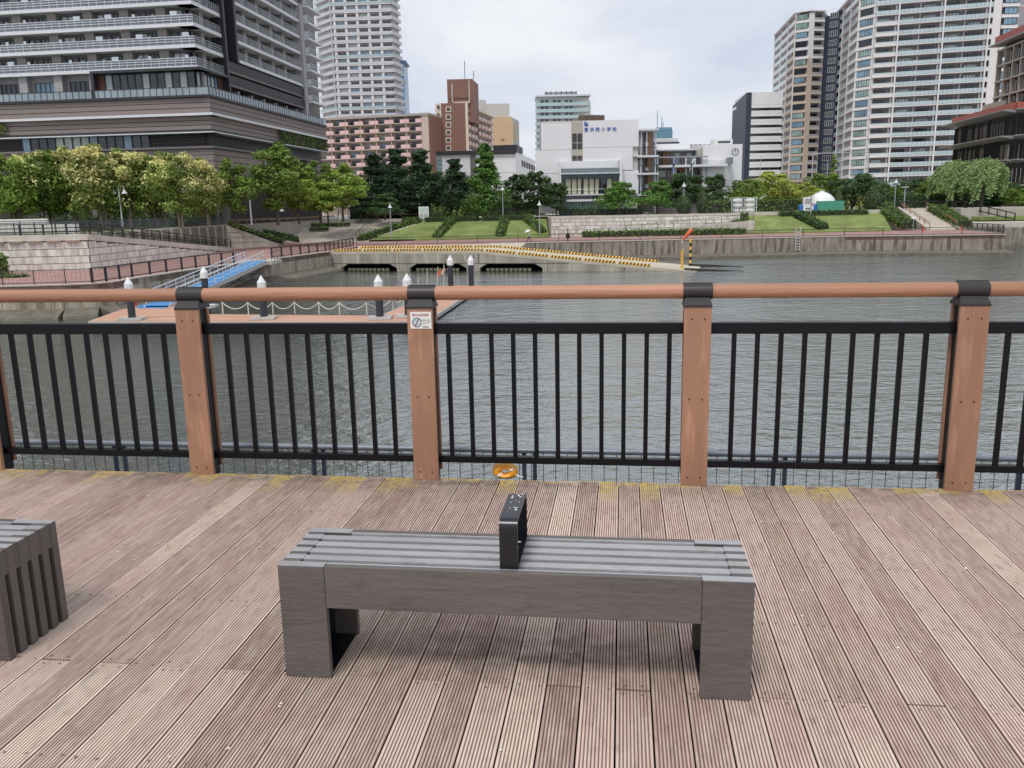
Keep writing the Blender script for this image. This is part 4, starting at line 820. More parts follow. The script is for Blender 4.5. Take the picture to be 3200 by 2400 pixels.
# flag bundle at the end of the arm
fg = empty('flag_rack', G(1350, 905, ZP), label='small red and white flags on poles at the end of the pontoon arm', cat='flag rack')
for i, (dx, h) in enumerate(((-2.2, 1.6), (-1.4, 1.3), (-0.5, 2.0), (0.5, 2.2), (1.1, 2.4))): MB().tube([(dx, 0, 0), (dx + 0.15, 0, h)], 0.03, 5).build('pole', chain_m, fg)
for i, (dx, z) in enumerate(((0.55, 1.5), (0.95, 1.7))):
    f_ = MB(); vs = [(dx + 0.35 * (k // 2) / 5, 0.06 * sin(k), z - 0.4 * (k % 2) + 0.1 * (k // 2)) for k in range(12)]; f_.add(vs, [(2 * k, 2 * k + 1, 2 * k + 3, 2 * k + 2) for k in range(5)]); f_.build('flag', sockm if i == 0 else sockw, fg)
# gangway
gA, gB = Vector((-28.2, 95.4, LOW + 0.12)), Vector((-29.9, 71.5, ZP + 0.12))
gw = empty('gangway', (gA.x, gA.y, gA.z), label='blue floored gangway with white railings from the seawall down to the pontoon', cat='gangway')
d = gB - gA; Lg = d.length; u = d.normalized(); nn = Vector((u.y, -u.x, 0)).normalized(); W2 = 1.05
def gp(s, t, z): p = u * s + nn * t; return (p.x, p.y, p.z + z)
def gbox(mb, s0, s1, t0, t1, z0, z1): return mb.hexa([gp(s0, t0, z0), gp(s1, t0, z0), gp(s1, t1, z0), gp(s0, t1, z0), gp(s0, t0, z1), gp(s1, t0, z1), gp(s1, t1, z1), gp(s0, t1, z1)])
gbox(MB(), 0, Lg, -W2, W2, 0.0, 0.08).build('blue_floor', blue, gw)
for t_ in (-W2, W2):
    gbox(MB(), 0, Lg, t_ - 0.06, t_ + 0.06, -0.35, 0.07).build('side_beam', pt_e if t_ < 0 else alum, gw)
    for z in (0.45, 0.8, 1.15): MB().tube([gp(0.6, t_, z), gp(Lg - 0.3, t_, z)], 0.045 if z > 1 else 0.03, 6).build('rail', alum, gw)
    for i in range(13): MB().tube([gp(0.6 + i * (Lg - 0.9) / 12, t_, 0.0), gp(0.6 + i * (Lg - 0.9) / 12, t_, 1.15)], 0.035, 6).build('post', alum, gw)
for i in range(11): gbox(MB(), 1.0 + i * (Lg - 2) / 10, 1.06 + i * (Lg - 2) / 10, -W2, W2, 0.082, 0.1).build('cleat', mat('cleat_blue', (62, 118, 176), rough=0.6), gw)
tr = MB()
for t_ in (-0.9, 0.9):
    for i in range(8): tr.tube([gp(1 + i * 2.6, t_, -0.9 if i % 2 else -0.3), gp(3.6 + i * 2.6, t_, -0.3 if i % 2 else -0.9)], 0.06, 5)
    tr.tube([gp(1.5, t_, -0.9), gp(Lg - 3, t_, -0.7)], 0.07, 5)
tr.build('truss', pile_d, gw)
lp = empty('gangway_landing', (-28.6, 98.2, LOW), label='small fenced landing where the gangway meets the seawall', cat='landing')
MB().box(-2.2, 2.0, -2.6, 1.6, -0.3, 0.1).build('slab', conc, lp)
for (x0, y0, x1, y1) in ((-2.1, -2.4, -2.1, 1.4), (1.9, -2.4, 1.9, 1.4)):
    for z in (0.5, 1.15): MB().tube([(x0, y0, z), (x1, y1, z)], 0.035, 6).build('rail', fence_g, lp)
    for k in range(4): MB().tube([(x0, y0 + k * 1.26, 0), (x0, y0 + k * 1.26, 1.15)], 0.035, 6).build('post', fence_g, lp)
# small skiff-like fenders left of the chain fence
fd = empty('fender_boards', G(600, 965, ZP), label='pale fender boards stacked at the foot of the gangway', cat='fender')
for i in range(4): MB().box(-1.4, 1.6, -0.5 + i * 0.42, -0.2 + i * 0.42, 0.02, 0.2 + 0.08 * (i % 2)).build('board', pile_w, fd)

# ================================================================== lamps, poles, person and small park things
lamp_m = mat('lamp_white', (214, 218, 220), rough=0.4, var=0.05); lamp_g = mat('lamp_grey', (166, 176, 182), rough=0.45, var=0.06, metal=0.2)
def lamp(px, py_top, Y, zb, label, kind='bell'):
    q = V(px, py_top, Y); t = empty('street_lamp', (q.x, Y, zb), label=label, cat='street lamp', group='park lamps'); h = q.z - zb
    def shade(x, z, s=1.0): MB().lathe([(0.05, 0.62), (0.1, 0.5), (0.16, 0.46), (0.2, 0.3), (0.42, 0.02), (0.40, 0.0), (0.05, 0.12)], (0, 0, 0), 14).build('shade', lamp_m, t, (x, 0, z), smooth=True)
    if kind == 'bell':
        MB().tube([(0, 0, 0), (0, 0, h * 0.35), (0, 0, h - 0.9)], [0.1, 0.085, 0.07], 10).build('pole', lamp_g, t, smooth=True); shade(0, h - 0.85); MB().lathe([(0.05, 0), (0.06, 0.2), (0, 0.4)], (0, 0, h - 0.3), 8).build('finial', lamp_m, t)
    elif kind == 'double':
        MB().tube([(0, 0, 0), (0, 0, h * 0.35), (0, 0, h - 0.5)], [0.11, 0.09, 0.07], 10).build('pole', lamp_m, t, smooth=True)
        for s_ in (-1, 1):
            MB().tube([(0, 0, h - 0.7), (0.03 * s_, 0, h - 0.3), (0.22 * s_, 0, h - 0.05), (0.48 * s_, 0, h), (0.68 * s_, 0, h - 0.2), (0.72 * s_, 0, h - 0.55)], 0.04, 6).build('arm', lamp_m, t); shade(0.72 * s_, h - 1.15)
    elif kind == 'crook':
        MB().tube([(0, 0, 0), (0, 0, h * 0.4), (0, 0, h - 0.5), (0.1, 0, h - 0.15), (0.4, 0, h), (0.68, 0, h - 0.2), (0.72, 0, h - 0.5)], [0.1, 0.09, 0.07, 0.06, 0.05, 0.05, 0.05], 8).build('pole', lamp_g, t, smooth=True); shade(0.72, h - 1.1)
    elif kind == 'flat':
        MB().tube([(0, 0, 0), (0, 0, h)], [0.13, 0.1], 8).build('pole', lamp_g, t, smooth=True); MB().box(-0.6, 0.6, -0.25, 0.25, h, h + 0.14).build('head', lamp_m, t)
    elif kind == 'solar':
        MB().tube([(0, 0, 0), (0, 0, h - 0.6)], 0.13, 8).build('pole', lamp_m, t, smooth=True)
        o = MB().box(-0.6, 0.6, -0.45, 0.45, -0.03, 0.03).build('solar_panel', mat('solar_panel', (70, 74, 86), rough=0.2), t, (0.2, 0, h - 0.1)); o.rotation_euler = (0.6, 0, 0)
        MB().box(-0.7, 0.5, -0.1, 0.1, h - 1.0, h - 0.88).build('arm', lamp_m, t); MB().lathe([(0.2, 0), (0.28, 0.2), (0.1, 0.45), (0, 0.45)], (-0.25, 0, h - 1.5), 10).build('camera_housing', lamp_m, t)
    return t
lamp(369, 578, 116, UP, 'tall white twin headed lamp in front of the blossoming trees', 'double')
lamp(866, 640, 146, LOW + 1.2, 'single curved white lamp on the terrace steps', 'crook')
lamp(778, 592, 138, UP, 'white pole with a solar panel and camera by the dark shop entrance', 'solar')
lamp(994, 603, 176, UP, 'grey pole with a flat lamp head behind the terrace steps', 'flat')
lamp(1218, 634, 150, LOW + 0.5, 'bell lamp standing at the left end of the lawns')
lamp(1570, 580, 162, UP, 'tall bell lamp in front of the white building behind the lawns')
lamp(1685, 626, 150.5, LOW + 0.5, 'bell lamp at the right end of the lawns near the block wall')
lamp(2138, 568, 158, UP, 'bell lamp beside the clipped cone shrub in front of the school')
lamp(2801, 558, 170, UP, 'tall bell lamp left of the quay stairs')
lamp(2829, 586, 172, UP, 'short thin grey lamp post left of the quay stairs', 'flat')
lamp(2536, 615, 158, UP - 2.2, 'thin grey pole in front of the vending machine', 'flat')
lamp(2856, 668, 150, LOW + 0.3, 'short bollard lamp beside the quay stairs', 'bell')
# red cones on the quay
cone_m = mat('cone_red', (214, 84, 62), rough=0.5)
for i, (px, py) in enumerate(((2884, 730), (3004, 728))):
    q = G(px, py, LOW); q.y = 146 + 0 * i; q.x = V(px, py, 146).x
    t = empty('traffic_cone', (q.x, q.y, LOW), label=('red traffic cone left of the quay stairs', 'red traffic cone right of the quay stairs')[i], cat='traffic cone', group='red cones on the quay')
    MB().lathe([(0.2, 0.05), (0.17, 0.06), (0.04, 0.95), (0, 0.95)], n=10).build('body', cone_m, t, smooth=True); MB().box(-0.28, 0.28, -0.28, 0.28, 0, 0.05).build('base', cone_m, t)
bp_ = empty('black_post', (9.2, 134, LOW), label='short black post with a dark bag hung on it behind the quay railing', cat='post')
MB().tube([(0, 0, 0), (0, 0, 2.0)], 0.09, 8).build('shaft', fence_m, bp_); MB().lathe([(0.0, 0.45), (0.28, 0.5), (0.38, 0.8), (0.26, 1.25), (0, 1.3)], n=10).build('bag', fence_m, bp_, smooth=True)
# information board
ib = empty('notice_board', V(1325, 682, 166), label='white information board standing on the lawn edge by the dark pines', cat='notice board'); ib.location.z = UP
MB().box(-0.95, 0.95, -0.06, 0.06, 0.1, 2.3).build('frame', pile_w, ib); MB().box(-0.8, 0.8, -0.09, -0.061, 1.1, 2.15).build('map_panel', mat('board_map', (190, 206, 196), rough=0.5, var=0.2, scale=2), ib)
for x in (-0.8, 0.05): MB().box(x, x + 0.75, -0.09, -0.061, 0.3, 0.95).build('text_panel', mat('board_text', (170, 172, 172), rough=0.5, var=0.25, scale=9), ib)
# white marquee wall on the left plaza
wb = MB(); ww = empty('white_wall', (-62, 100, UP), label='long low white wall at the left edge of the plaza', cat='wall')
MB().box(-12, 8.5, 0, 0.4, 0, 1.75).build('panel', pile_w, ww); MB().box(8.52, 12.0, 0.05, 0.35, 0, 1.2).build('panel', pile_w, ww)
# vending machine, dome, bins, crates
Yv = 161.0
vm = empty('vending_machine', (V(2524, 655, Yv).x, Yv, UP), label='white drinks vending machine beside the white dome', cat='vending machine')
MB().box(-0.95, 0.95, -0.4, 0.4, 0.05, 2.6).build('cabinet', pile_w, vm, bevel=0.03); MB().box(-0.72, 0.5, -0.43, -0.401, 1.35, 2.35).build('display', mat('vending_glass', (190, 206, 214), rough=0.2, var=0.1), vm)
for i in range(3):
    for j in range(6): MB().box(-0.66 + j * 0.19, -0.54 + j * 0.19, -0.47, -0.431, 1.42 + i * 0.32, 1.62 + i * 0.32).build('sample_bottle', [mat('sample_a', (90, 140, 190)), mat('sample_b', (180, 90, 80)), mat('sample_c', (210, 190, 120))][(i + j) % 3], vm)
MB().box(-0.6, 0.5, -0.43, -0.401, 0.35, 0.65).build('pickup_flap', mat('flap_grey', (120, 124, 130)), vm); MB().box(0.58, 0.86, -0.43, -0.401, 1.0, 1.5).build('coin_panel', mat('coin_red', (200, 120, 110)), vm)
binm = mat('recycling_blue', (60, 120, 196), rough=0.45)
for i, (px, lb) in enumerate(((2501, 'blue recycling bin left of the vending machine'), (2545, 'blue recycling bin between the vending machine and the green crates'))):
    t = empty('recycling_bin', (V(px, 655, Yv).x, Yv - 0.1, UP), label=lb, cat='bin', group='blue recycling bins'); MB().hexa([(-0.28, -0.28, 0), (0.28, -0.28, 0), (0.28, 0.28, 0), (-0.28, 0.28, 0), (-0.34, -0.34, 1.05), (0.34, -0.34, 1.05), (0.34, 0.34, 1.05), (-0.34, 0.34, 1.05)]).build('body', binm, t, bevel=0.02)
    MB().lathe([(0.36, 1.05), (0.3, 1.25), (0.1, 1.32), (0, 1.32)], n=12).build('lid', binm, t, smooth=True); MB().lathe([(0.14, 0), (0.09, 0.02), (0, 0.02)], (-0.0, -0.25, 1.2), 10).build('slot', black, t)
dm = empty('white_dome', (V(2566, 655, 164).x, 164, UP), label='white dome hut behind the green crates', cat='dome')
prof = [(2.65 * cos(a), 0.9 + 2.6 * sin(a)) for a in [i * pi / 2 / 9 for i in range(9)]]; MB().lathe([(2.65, 0.0)] + prof + [(0.5, 3.44), (0.5, 3.7), (0, 3.75)], n=22).build('shell', pile_w, dm, smooth=True)
for a in (-115, -75): MB().box(-0.42, 0.42, -0.06, 0.06, 0.9, 1.5).build('window', binm, dm, (2.62 * cos(radians(a)), 2.62 * sin(radians(a)), 0), radians(a + 90))
gc = mat('crate_green', (92, 176, 150), rough=0.5, var=0.1); dk_gc = mat('crate_green_dark', (60, 130, 112), rough=0.6)
def crate_me():
    mb = MB(); mb.box(0, 1.5, 0.04, 0.96, 0.06, 0.5)
    for z in (0.02, 0.24, 0.46): mb.box(-0.03, 1.53, -0.03, 1.0, z, z + 0.09)
    for k in range(6): mb.box(-0.02 + k * 0.292, 0.08 + k * 0.292, -0.045, 1.0, 0, 0.56)
    return mb.mesh('body', gc)
cme = crate_me(); rim = MB().box(-0.04, 1.54, -0.05, 1.01, 0.56, 0.6).mesh('rim', dk_gc)
for j in range(3):
    for i in range(3):
        t = empty('plastic_crate', (V(2556, 655, 160.2).x + i * 1.62, 160.2, UP + j * 0.61), label='green plastic crate in the %s layer of the %s stack by the white dome' % (('bottom', 'middle', 'top')[j], ('left', 'centre', 'right')[i]), cat='crate', group='green crates by the dome')
        inst('body', cme, t); inst('rim', rim, t)
# rack of white boats
rk = empty('boat_rack', (V(2325, 655, 160).x, 160, UP), label='pale metal rack behind the upper railing holding white hulls', cat='rack')
for x in (-2.3, 0.0, 2.3):
    for y in (0, 1.2): MB().tube([(x, y, 0), (x, y, 2.75)], 0.06, 6).build('upright', lamp_m, rk)
for z in (0.85, 1.75, 2.7): MB().box(-2.4, 2.4, -0.05, 0.05, z, z + 0.08).build('shelf_rail', lamp_m, rk)
hull = MB().lathe([(0.0, -0.95), (0.26, -0.8), (0.36, -0.3), (0.36, 0.3), (0.26, 0.8), (0, 0.95)], n=14).mesh('shell', pile_w, smooth=True)
for i in range(2):
    for j in range(3):
        t = empty('boat_hull', (rk.location.x - 1.15 + i * 2.3, 160.4, UP + 0.42 + j * 0.92), label='white hull on the %s shelf, %s side of the pale rack' % (('bottom', 'middle', 'top')[j], ('left', 'right')[i]), cat='hull', group='white hulls in the rack'); inst('shell', hull, t, (0, 0, 0), (0, pi / 2, 0)); MB().box(-0.7, 0.7, -0.02, 0.02, -0.4, -0.36).build('keel', pt_e, t)
# poles and frame of the school ball net
pol = mat('net_pole', (176, 180, 184), rough=0.5, metal=0.2)
nf = empty('ball_net', (V(2628, 560, 215).x, 215, UP), label='tall white ball net frame with a crossbar above the trees', cat='net frame')
xl, xr = V(2541, 480, 215), V(2716, 475, 215)
for p in (xl, xr): MB().tube([(p.x - nf.location.x, 0, 0), (p.x - nf.location.x, 0, p.z - UP)], 0.16, 8).build('pole', pol, nf)
MB().tube([(xl.x - nf.location.x, 0, xl.z - UP), (xr.x - nf.location.x, 0, xr.z - UP)], 0.11, 8).build('crossbar', pol, nf)
for i, (px, pt) in enumerate(((2377, 488), (2448, 534), (2472, 528), (2496, 520), (2508, 517), (2522, 514), (2553, 508), (2587, 502), (2627, 494), (2668, 485))):
    q = V(px, pt, 222); t = empty('net_pole', (q.x, 222, UP), label='slim grey net pole, number %s from the left, rising above the trees before the flats' % ('one two three four five six seven eight nine ten'.split()[i]), cat='pole', group='grey net poles'); MB().tube([(0, 0, 0), (0, 0, q.z - UP)], 0.075, 6).build('shaft', pol, t); MB().lathe([(0.09, 0), (0.09, 0.15), (0, 0.2)], (0, 0, q.z - UP), 8).build('cap', pol, t)

# ------------------------------------------------------------------ walker with a parasol
def skin_body(name, verts, edges, radii, root, mt, parent):
    me = bpy.data.meshes.new(name); me.from_pydata(verts, edges, []); o = bpy.data.objects.new(name, me); COL.objects.link(o)
    md = o.modifiers.new('skin', 'SKIN'); md.use_smooth_shade = True
    for i, r_ in enumerate(radii): me.skin_vertices[0].data[i].radius = (r_, r_) if not isinstance(r_, tuple) else r_
    me.skin_vertices[0].data[root].use_root = True; o.modifiers.new('sub', 'SUBSURF').levels = 1; o.modifiers['sub'].render_levels = 1
    dg = bpy.context.evaluated_depsgraph_get(); me2 = bpy.data.meshes.new_from_object(o.evaluated_get(dg)); bpy.data.objects.remove(o)
    me2.materials.clear()
    for q in (mt if isinstance(mt, (list, tuple)) else [mt]): me2.materials.append(q)
    return inst(name, me2, parent)
per = empty('person', (3.1, 132.7, LOW), 0, label='person walking left under a white parasol in a light blue shirt and dark trousers', cat='person')
skinm = mat('skin', (200, 160, 136), rough=0.6); shirt = mat('light_blue_shirt', (196, 212, 226), rough=0.8); trou = mat('dark_trousers', (34, 38, 50), rough=0.8); hair = mat('dark_hair', (36, 30, 28), rough=0.6)
bv = [(0, 0, 0.92), (0.0, 0, 1.12), (-0.03, 0, 1.36), (-0.05, 0, 1.46), (-0.07, 0, 1.6), (-0.08, 0, 1.68), (0, -0.1, 0.88), (-0.2, -0.1, 0.5), (-0.42, -0.1, 0.1), (-0.54, -0.1, 0.05), (0, 0.1, 0.88), (0.14, 0.1, 0.5), (0.34, 0.1, 0.14), (0.26, 0.1, 0.06),
      (-0.03, -0.19, 1.36), (0.05, -0.22, 1.1), (-0.12, -0.22, 0.92), (-0.03, 0.19, 1.36), (-0.1, 0.2, 1.12), (-0.26, 0.12, 1.24), (-0.18, -0.22, 0.86), (-0.29, 0.1, 1.31)]
be = [(0, 1), (1, 2), (2, 3), (3, 4), (4, 5), (0, 6), (6, 7), (7, 8), (8, 9), (0, 10), (10, 11), (11, 12), (12, 13), (2, 14), (14, 15), (15, 16), (2, 17), (17, 18), (18, 19), (16, 20), (19, 21)]
br = [0.15, 0.14, 0.15, 0.06, 0.095, 0.08, 0.095, 0.07, 0.045, 0.04, 0.095, 0.07, 0.045, 0.04, 0.06, 0.048, 0.035, 0.06, 0.048, 0.035, 0.035, 0.035]
body = skin_body('body', bv, be, br, 0, [skinm, shirt, trou], per)
for p in body.data.polygons:
    c = p.center; p.material_index = 2 if c.z < 0.98 and abs(c.y) < 0.17 else (1 if c.z < 1.43 and not (c.z < 1.0) else 0)
MB().lathe([(0.0, -0.06), (0.1, 0.0), (0.105, 0.06), (0.07, 0.12), (0, 0.14)], (-0.055, 0, 1.63), 12).build('hair', hair, per, smooth=True)
pa = empty('parasol', (3.1 - 0.27, 132.82, LOW + 1.22), label='white parasol held by the walking person', cat='parasol')
MB().tube([(0, 0, -0.1), (0.02, 0, 0.72)], 0.012, 6).build('shaft', fence_m, pa)
cn = MB(); vs = [(0.02, 0, 0.76)]; n = 8
for ring, (r_, z) in enumerate(((0.2, 0.71), (0.38, 0.58), (0.48, 0.42))):
    for k in range(n): vs.append((0.02 + r_ * cos(2 * pi * k / n) * 1.0 - 0.1 * (z - 0.7), r_ * sin(2 * pi * k / n), z + 0.28 * r_ * cos(2 * pi * k / n)))
fs = [(0, 1 + k, 1 + (k + 1) % n) for k in range(n)] + [(1 + r_ * n + k, 1 + (r_ + 1) * n + k, 1 + (r_ + 1) * n + (k + 1) % n, 1 + r_ * n + (k + 1) % n) for r_ in range(2) for k in range(n)]
cn.add(vs, fs).build('canopy', pile_w, pa, smooth=True)
# ================================================================== BUILDINGS
def rect(px0, py0, px1, py1, Y):
    pm, ym = (px0 + px1) / 2, (py0 + py1) / 2
    return V(px0, ym, Y).x, V(px1, ym, Y).x, V(pm, py1, Y).z, V(pm, py0, Y).z          # x0, x1, z0, z1
class Front:
    """builder for a facade square to the view, at distance Y: pixel rectangles become boxes of real size"""
    def __init__(s, root, Y): s.r = root; s.Y = Y; s.o = root.location
    def box(s, name, px0, py0, px1, py1, mt, d0=0.0, d1=0.4, parent=None):
        x0, x1, z0, z1 = rect(px0, py0, px1, py1, s.Y); o = s.o
        return MB().box(x0 - o.x, x1 - o.x, s.Y - d1 - o.y, s.Y - d0 - o.y, z0 - o.z, z1 - o.z).build(name, mt, parent or s.r)
gl_d = glass('glass_dark', (44, 52, 62)); gl_b = glass('glass_blue', (128, 160, 180)); gl_g = glass('glass_green', (150, 176, 172)); gl_c = glass('glass_curtain', (176, 186, 184)); gl_k = glass('glass_black', (26, 28, 32))
balu = mat('balustrade_glass', (168, 188, 190), rough=0.15, var=0.1, scale=0.3, spec=0.7, rnd=0.06); white_p = mat('white_panel', (238, 238, 240), rough=0.6, var=0.04, scale=0.15, streak=0.1, streak_rgb=(190, 188, 186), streak_scale=0.4)
grey_w = mat('grey_facade', (116, 112, 112), rough=0.7, var=0.1, scale=0.4); slab_w = mat('white_slab', (222, 224, 228), rough=0.6, var=0.05); frame_d = mat('dark_frame', (52, 52, 56), rough=0.5, var=0.1)
def window_me(w, h, nx=2, nz=1, gl=None, fr=None, d=0.12):
    """window: outer frame, mullions and recessed panes"""
    mb = MB(); mb.cur = 0; t = 0.07
    mb.box(0, w, -d, 0, 0, t); mb.box(0, w, -d, 0, h - t, h)
    for i in range(nx + 1): x = (w - t) * i / nx; mb.box(x, x + t, -d, 0, t, h - t)
    for j in range(1, nz): z = (h - t) * j / nz; mb.box(t, w - t, -d * 0.9, 0, z, z + t)
    mb.cur = 1; mb.box(t * 0.5, w - t * 0.5, -0.02, 0.03, t * 0.5, h - t * 0.5)
    return mb.mesh('window', [fr or frame_d, gl or gl_d])
WCACHE = {}
def win(parent, F, s, t, z, w, h, nx=2, nz=1, gl=None, fr=None):
    key = (round(w, 2), round(h, 2), nx, nz, (gl or gl_d).name, (fr or frame_d).name)
    if key not in WCACHE: WCACHE[key] = window_me(w, h, nx, nz, gl, fr)
    return inst('window', WCACHE[key], parent, F(s, t, z), F.rz)
rs = random.Random(5)

# ------------------------------------------------------------------ big left block: balconied hotel over a clad podium
C0 = (-46.4, 134.6); A0 = (-101.8, 142.4); E0 = (-41.0, 179.0)
b1 = empty('apartment_block', (C0[0], C0[1], UP), label='big grey balconied block on a brown clad podium at the left', cat='building')
FF, FSd = Fr(A0, C0, C0), Fr(C0, E0, C0)
Z = lambda z: z - UP
clad = mat('brown_cladding', (138, 126, 122), rough=0.65, var=0.08, scale=0.3, stretch=(0.1, 0.1, 3)); clad_d = mat('cladding_groove', (58, 54, 54), rough=0.8); wall_g = mat('balcony_wall', (122, 117, 116), rough=0.75, var=0.1, scale=0.4); pil_m = mat('balcony_pier', (148, 142, 139), rough=0.7, var=0.08)
terr_w = mat('terrace_wall', (170, 168, 168), rough=0.7, var=0.08, scale=0.3); railw = mat('white_rail', (218, 222, 228), rough=0.4, var=0.05); frost = mat('frosted_screen', (196, 206, 214), rough=0.3, var=0.1, rnd=0.08); dark_p = mat('black_balcony', (24, 25, 30), rough=0.5, var=0.15); wood_p = mat('rust_panel', (96, 60, 46), rough=0.6)
ZT, Z0, FH, NF = 18.95, 23.3, 3.03, 9
core = MB(); core.prism([FF(0, -1.82, 0)[:2], FF(FF.L - 1.8, -1.82, 0)[:2], FSd(60, -1.82, 0)[:2], (-30, 64), (-60, 64)], Z(ZT - 0.2), Z(Z0 + FH * NF)); core.build('core_wall', wall_g, b1)
post_me = MB().box(-0.03, 0.03, -0.03, 0.03, 0, 1.12).mesh('rail_post', railw); scr_me = MB().box(-0.55, 0.55, -0.03, 0.03, 0, 1.75).mesh('screen', frost); scr_s = MB().box(-0.22, 0.22, -0.03, 0.03, 0, 1.6).mesh('screen', frost)
gridrail = mat('grid_rail', (180, 186, 194), rough=0.4, var=0.06)
for k in range(NF):
    z = Z(Z0 + FH * k)
    MB().fbox(FF, 0, FF.L + 0.0, -2.6, 0.0, z - 0.5, z).build('balcony_slab', slab_w, b1)
    rl_ = MB()
    for h in (0.42, 0.78, 1.12): rl_.fbox(FF, 0, FF.L, -0.09, -0.03, z + h - 0.045, z + h + 0.045)
    for i in range(int(FF.L / 1.3)): s = 0.5 + i * 1.3; rl_.fbox(FF, s - 0.03, s + 0.03, -0.085, -0.035, z, z + 1.07)
    rl_.build('balcony_rail', railw, b1)
    MB().fbox(FF, 0, FF.L, -0.16, -0.12, z + 0.05, z + 1.05).build('balcony_glass', mat('grey_glass_rail', (120, 126, 134), rough=0.15, spec=0.7, var=0.15, scale=0.2), b1)
    for i in range(9):
        s = FF.L - 5.6 - i * 5.95 + 0.2 * k * 0
        MB().fbox(FF, s - 0.75, s + 0.75, -1.8, -0.9, z, z + FH - 0.5).build('pier', pil_m, b1)
        win(b1, FF, s + 1.15, -1.78, z + 0.02, 2.0, 2.1, 2, 1, rs.choice((gl_d, gl_k, gl_c))); win(b1, FF, s + 3.2, -1.78, z + 0.02, 1.4, 2.1, 2, 1, rs.choice((gl_k, gl_d)))
        inst('screen', scr_me if rs.random() < 0.5 else scr_s, b1, FF(s + rs.uniform(1.4, 4.6), -0.35, z), FF.rz)
        if rs.random() < 0.5: inst('screen', scr_s, b1, FF(s + rs.uniform(1.4, 4.6), -1.2, z), FF.rz)
    # corner and first stretch of the side
    MB().fbox(FSd, 0.0, 9.4, -2.6, -0.0, z - 0.5, z - 0.002).build('balcony_slab', slab_w, b1)
    g = MB()
    for h in (0.1, 0.42, 0.76, 1.12): g.fbox(FSd, 0, 9.4, -0.09, -0.04, z + h - 0.035, z + h + 0.035)
    for i in range(13): g.fbox(FSd, 0.05 + i * 0.75, 0.1 + i * 0.75, -0.09, -0.04, z, z + 1.1)
    g.build('balcony_rail', gridrail, b1)
    for s in (1.2, 5.4): win(b1, FSd, s, -1.78, z + 0.05, 2.6, 2.1, 2, 1, gl_k); 
    MB().fbox(FSd, 4.1, 5.2, -1.8, -0.9, z, z + FH - 0.5).build('pier', pil_m, b1)
    MB().fbox(FSd, 9.9, 14.0, -2.2, -1.4, z - 0.3, z).build('gap_slab', grey_w, b1)
    # long stretch of the side
    if k >= 1:
        MB().fbox(FSd, 14.2, 44.5, -2.6, 0.3, z - 0.45, z - 0.003).build('balcony_slab', slab_w, b1); g = MB()
        for h in (0.1, 0.42, 0.76, 1.12): g.fbox(FSd, 14.2, 44.5, 0.2, 0.26, z + h - 0.035, z + h + 0.035)
        for i in range(40): g.fbox(FSd, 14.3 + i * 0.76, 14.36 + i * 0.76, 0.2, 0.26, z, z + 1.1)
        g.build('balcony_rail', gridrail, b1)
    for i in range(5):
        s = 15.4 + i * 6; win(b1, FSd, s, -1.78, z + 0.05, 3.2, 2.1, 3, 1, gl_k); MB().fbox(FSd, s + 4.0, s + 5.1, -1.8, -0.6, z, z + FH - 0.5).build('pier', pil_m, b1)
    MB().fbox(FSd, 46.0, 54, -1.8, 1.7, z - 0.4, z).build('balcony_slab', slab_w, b1)
    g = MB()
    for h in (0.4, 0.76, 1.12): g.fbox(FSd, 46, 54, 1.6, 1.66, z + h - 0.035, z + h + 0.035); g.fbox(FSd, 46.0, 46.08, 0.71, 1.7, z + h - 0.04, z + h + 0.04)
    g.fbox(FSd, 46.02, 46.06, 0.71, 1.6, z + 0.1, z + 1.05); g.build('balcony_rail', railw, b1)
for k in range(NF, 34):   # the block goes on rising above the picture
    z = Z(Z0 + FH * k); MB().fbox(FF, 0, FF.L, -2.6, 0.0, z - 0.5, z + 0.9).build('balcony_slab', grey_w, b1); MB().fbox(FSd, 0.0, 44.5, -2.6, 0.2, z - 0.5, z + 0.9).build('balcony_slab', grey_w, b1)
MB().prism([FF(0, -1.82, 0)[:2], FF(FF.L - 1.8, -1.82, 0)[:2], FSd(60, -1.82, 0)[:2], (-30, 64), (-60, 64)], Z(Z0 + FH * NF) + 0.01, Z(Z0 + FH * 34)).build('core_wall', wall_g, b1)
MB().fbox(FSd, 9.45, 10.1, -2.6, 0.5, Z(ZT), Z(Z0 + FH * NF)).build('vertical_fin', frame_d, b1); MB().fbox(FSd, 13.4, 14.15, -2.6, 0.6, Z(Z0 + FH - 0.6), Z(Z0 + FH * NF)).build('vertical_fin', frame_d, b1)
MB().fbox(FSd, 44.55, 46, -3, 0.7, Z(ZT), Z(Z0 + FH * 6)).build('end_pier', mat('end_pier', (176, 174, 176), rough=0.7, var=0.05), b1)
for z in (Z0 - 0.35, Z0 - FH + 0.15 + 0.4): # dark solid balconies low on the side
    MB().fbox(FSd, 10.2, 44.5, 0.2, 0.4, Z(z + 1.1), Z(z + 2.5)).build('dark_balustrade', dark_p, b1); MB().fbox(FSd, 10.2, 44.5, -2.6, 0.4, Z(z + 0.75), Z(z + 1.08)).build('balcony_slab', grey_w, b1)
MB().fbox(FF, 0, FF.L, -1.95, -1.75, Z(ZT), Z(Z0 - 0.5)).build('terrace_wall', terr_w, b1)
for i in range(9):
    s = FF.L - 5.6 - i * 5.95; MB().fbox(FF, s - 0.7, s + 0.7, -1.75, -0.6, Z(ZT), Z(Z0 - 0.5)).build('pier', terr_w, b1)
    if i > 2: win(b1, FF, s + 1.3, -1.7, Z(ZT + 0.1), 3.4, 2.9, 4, 2, gl_d if i % 2 else gl_b)
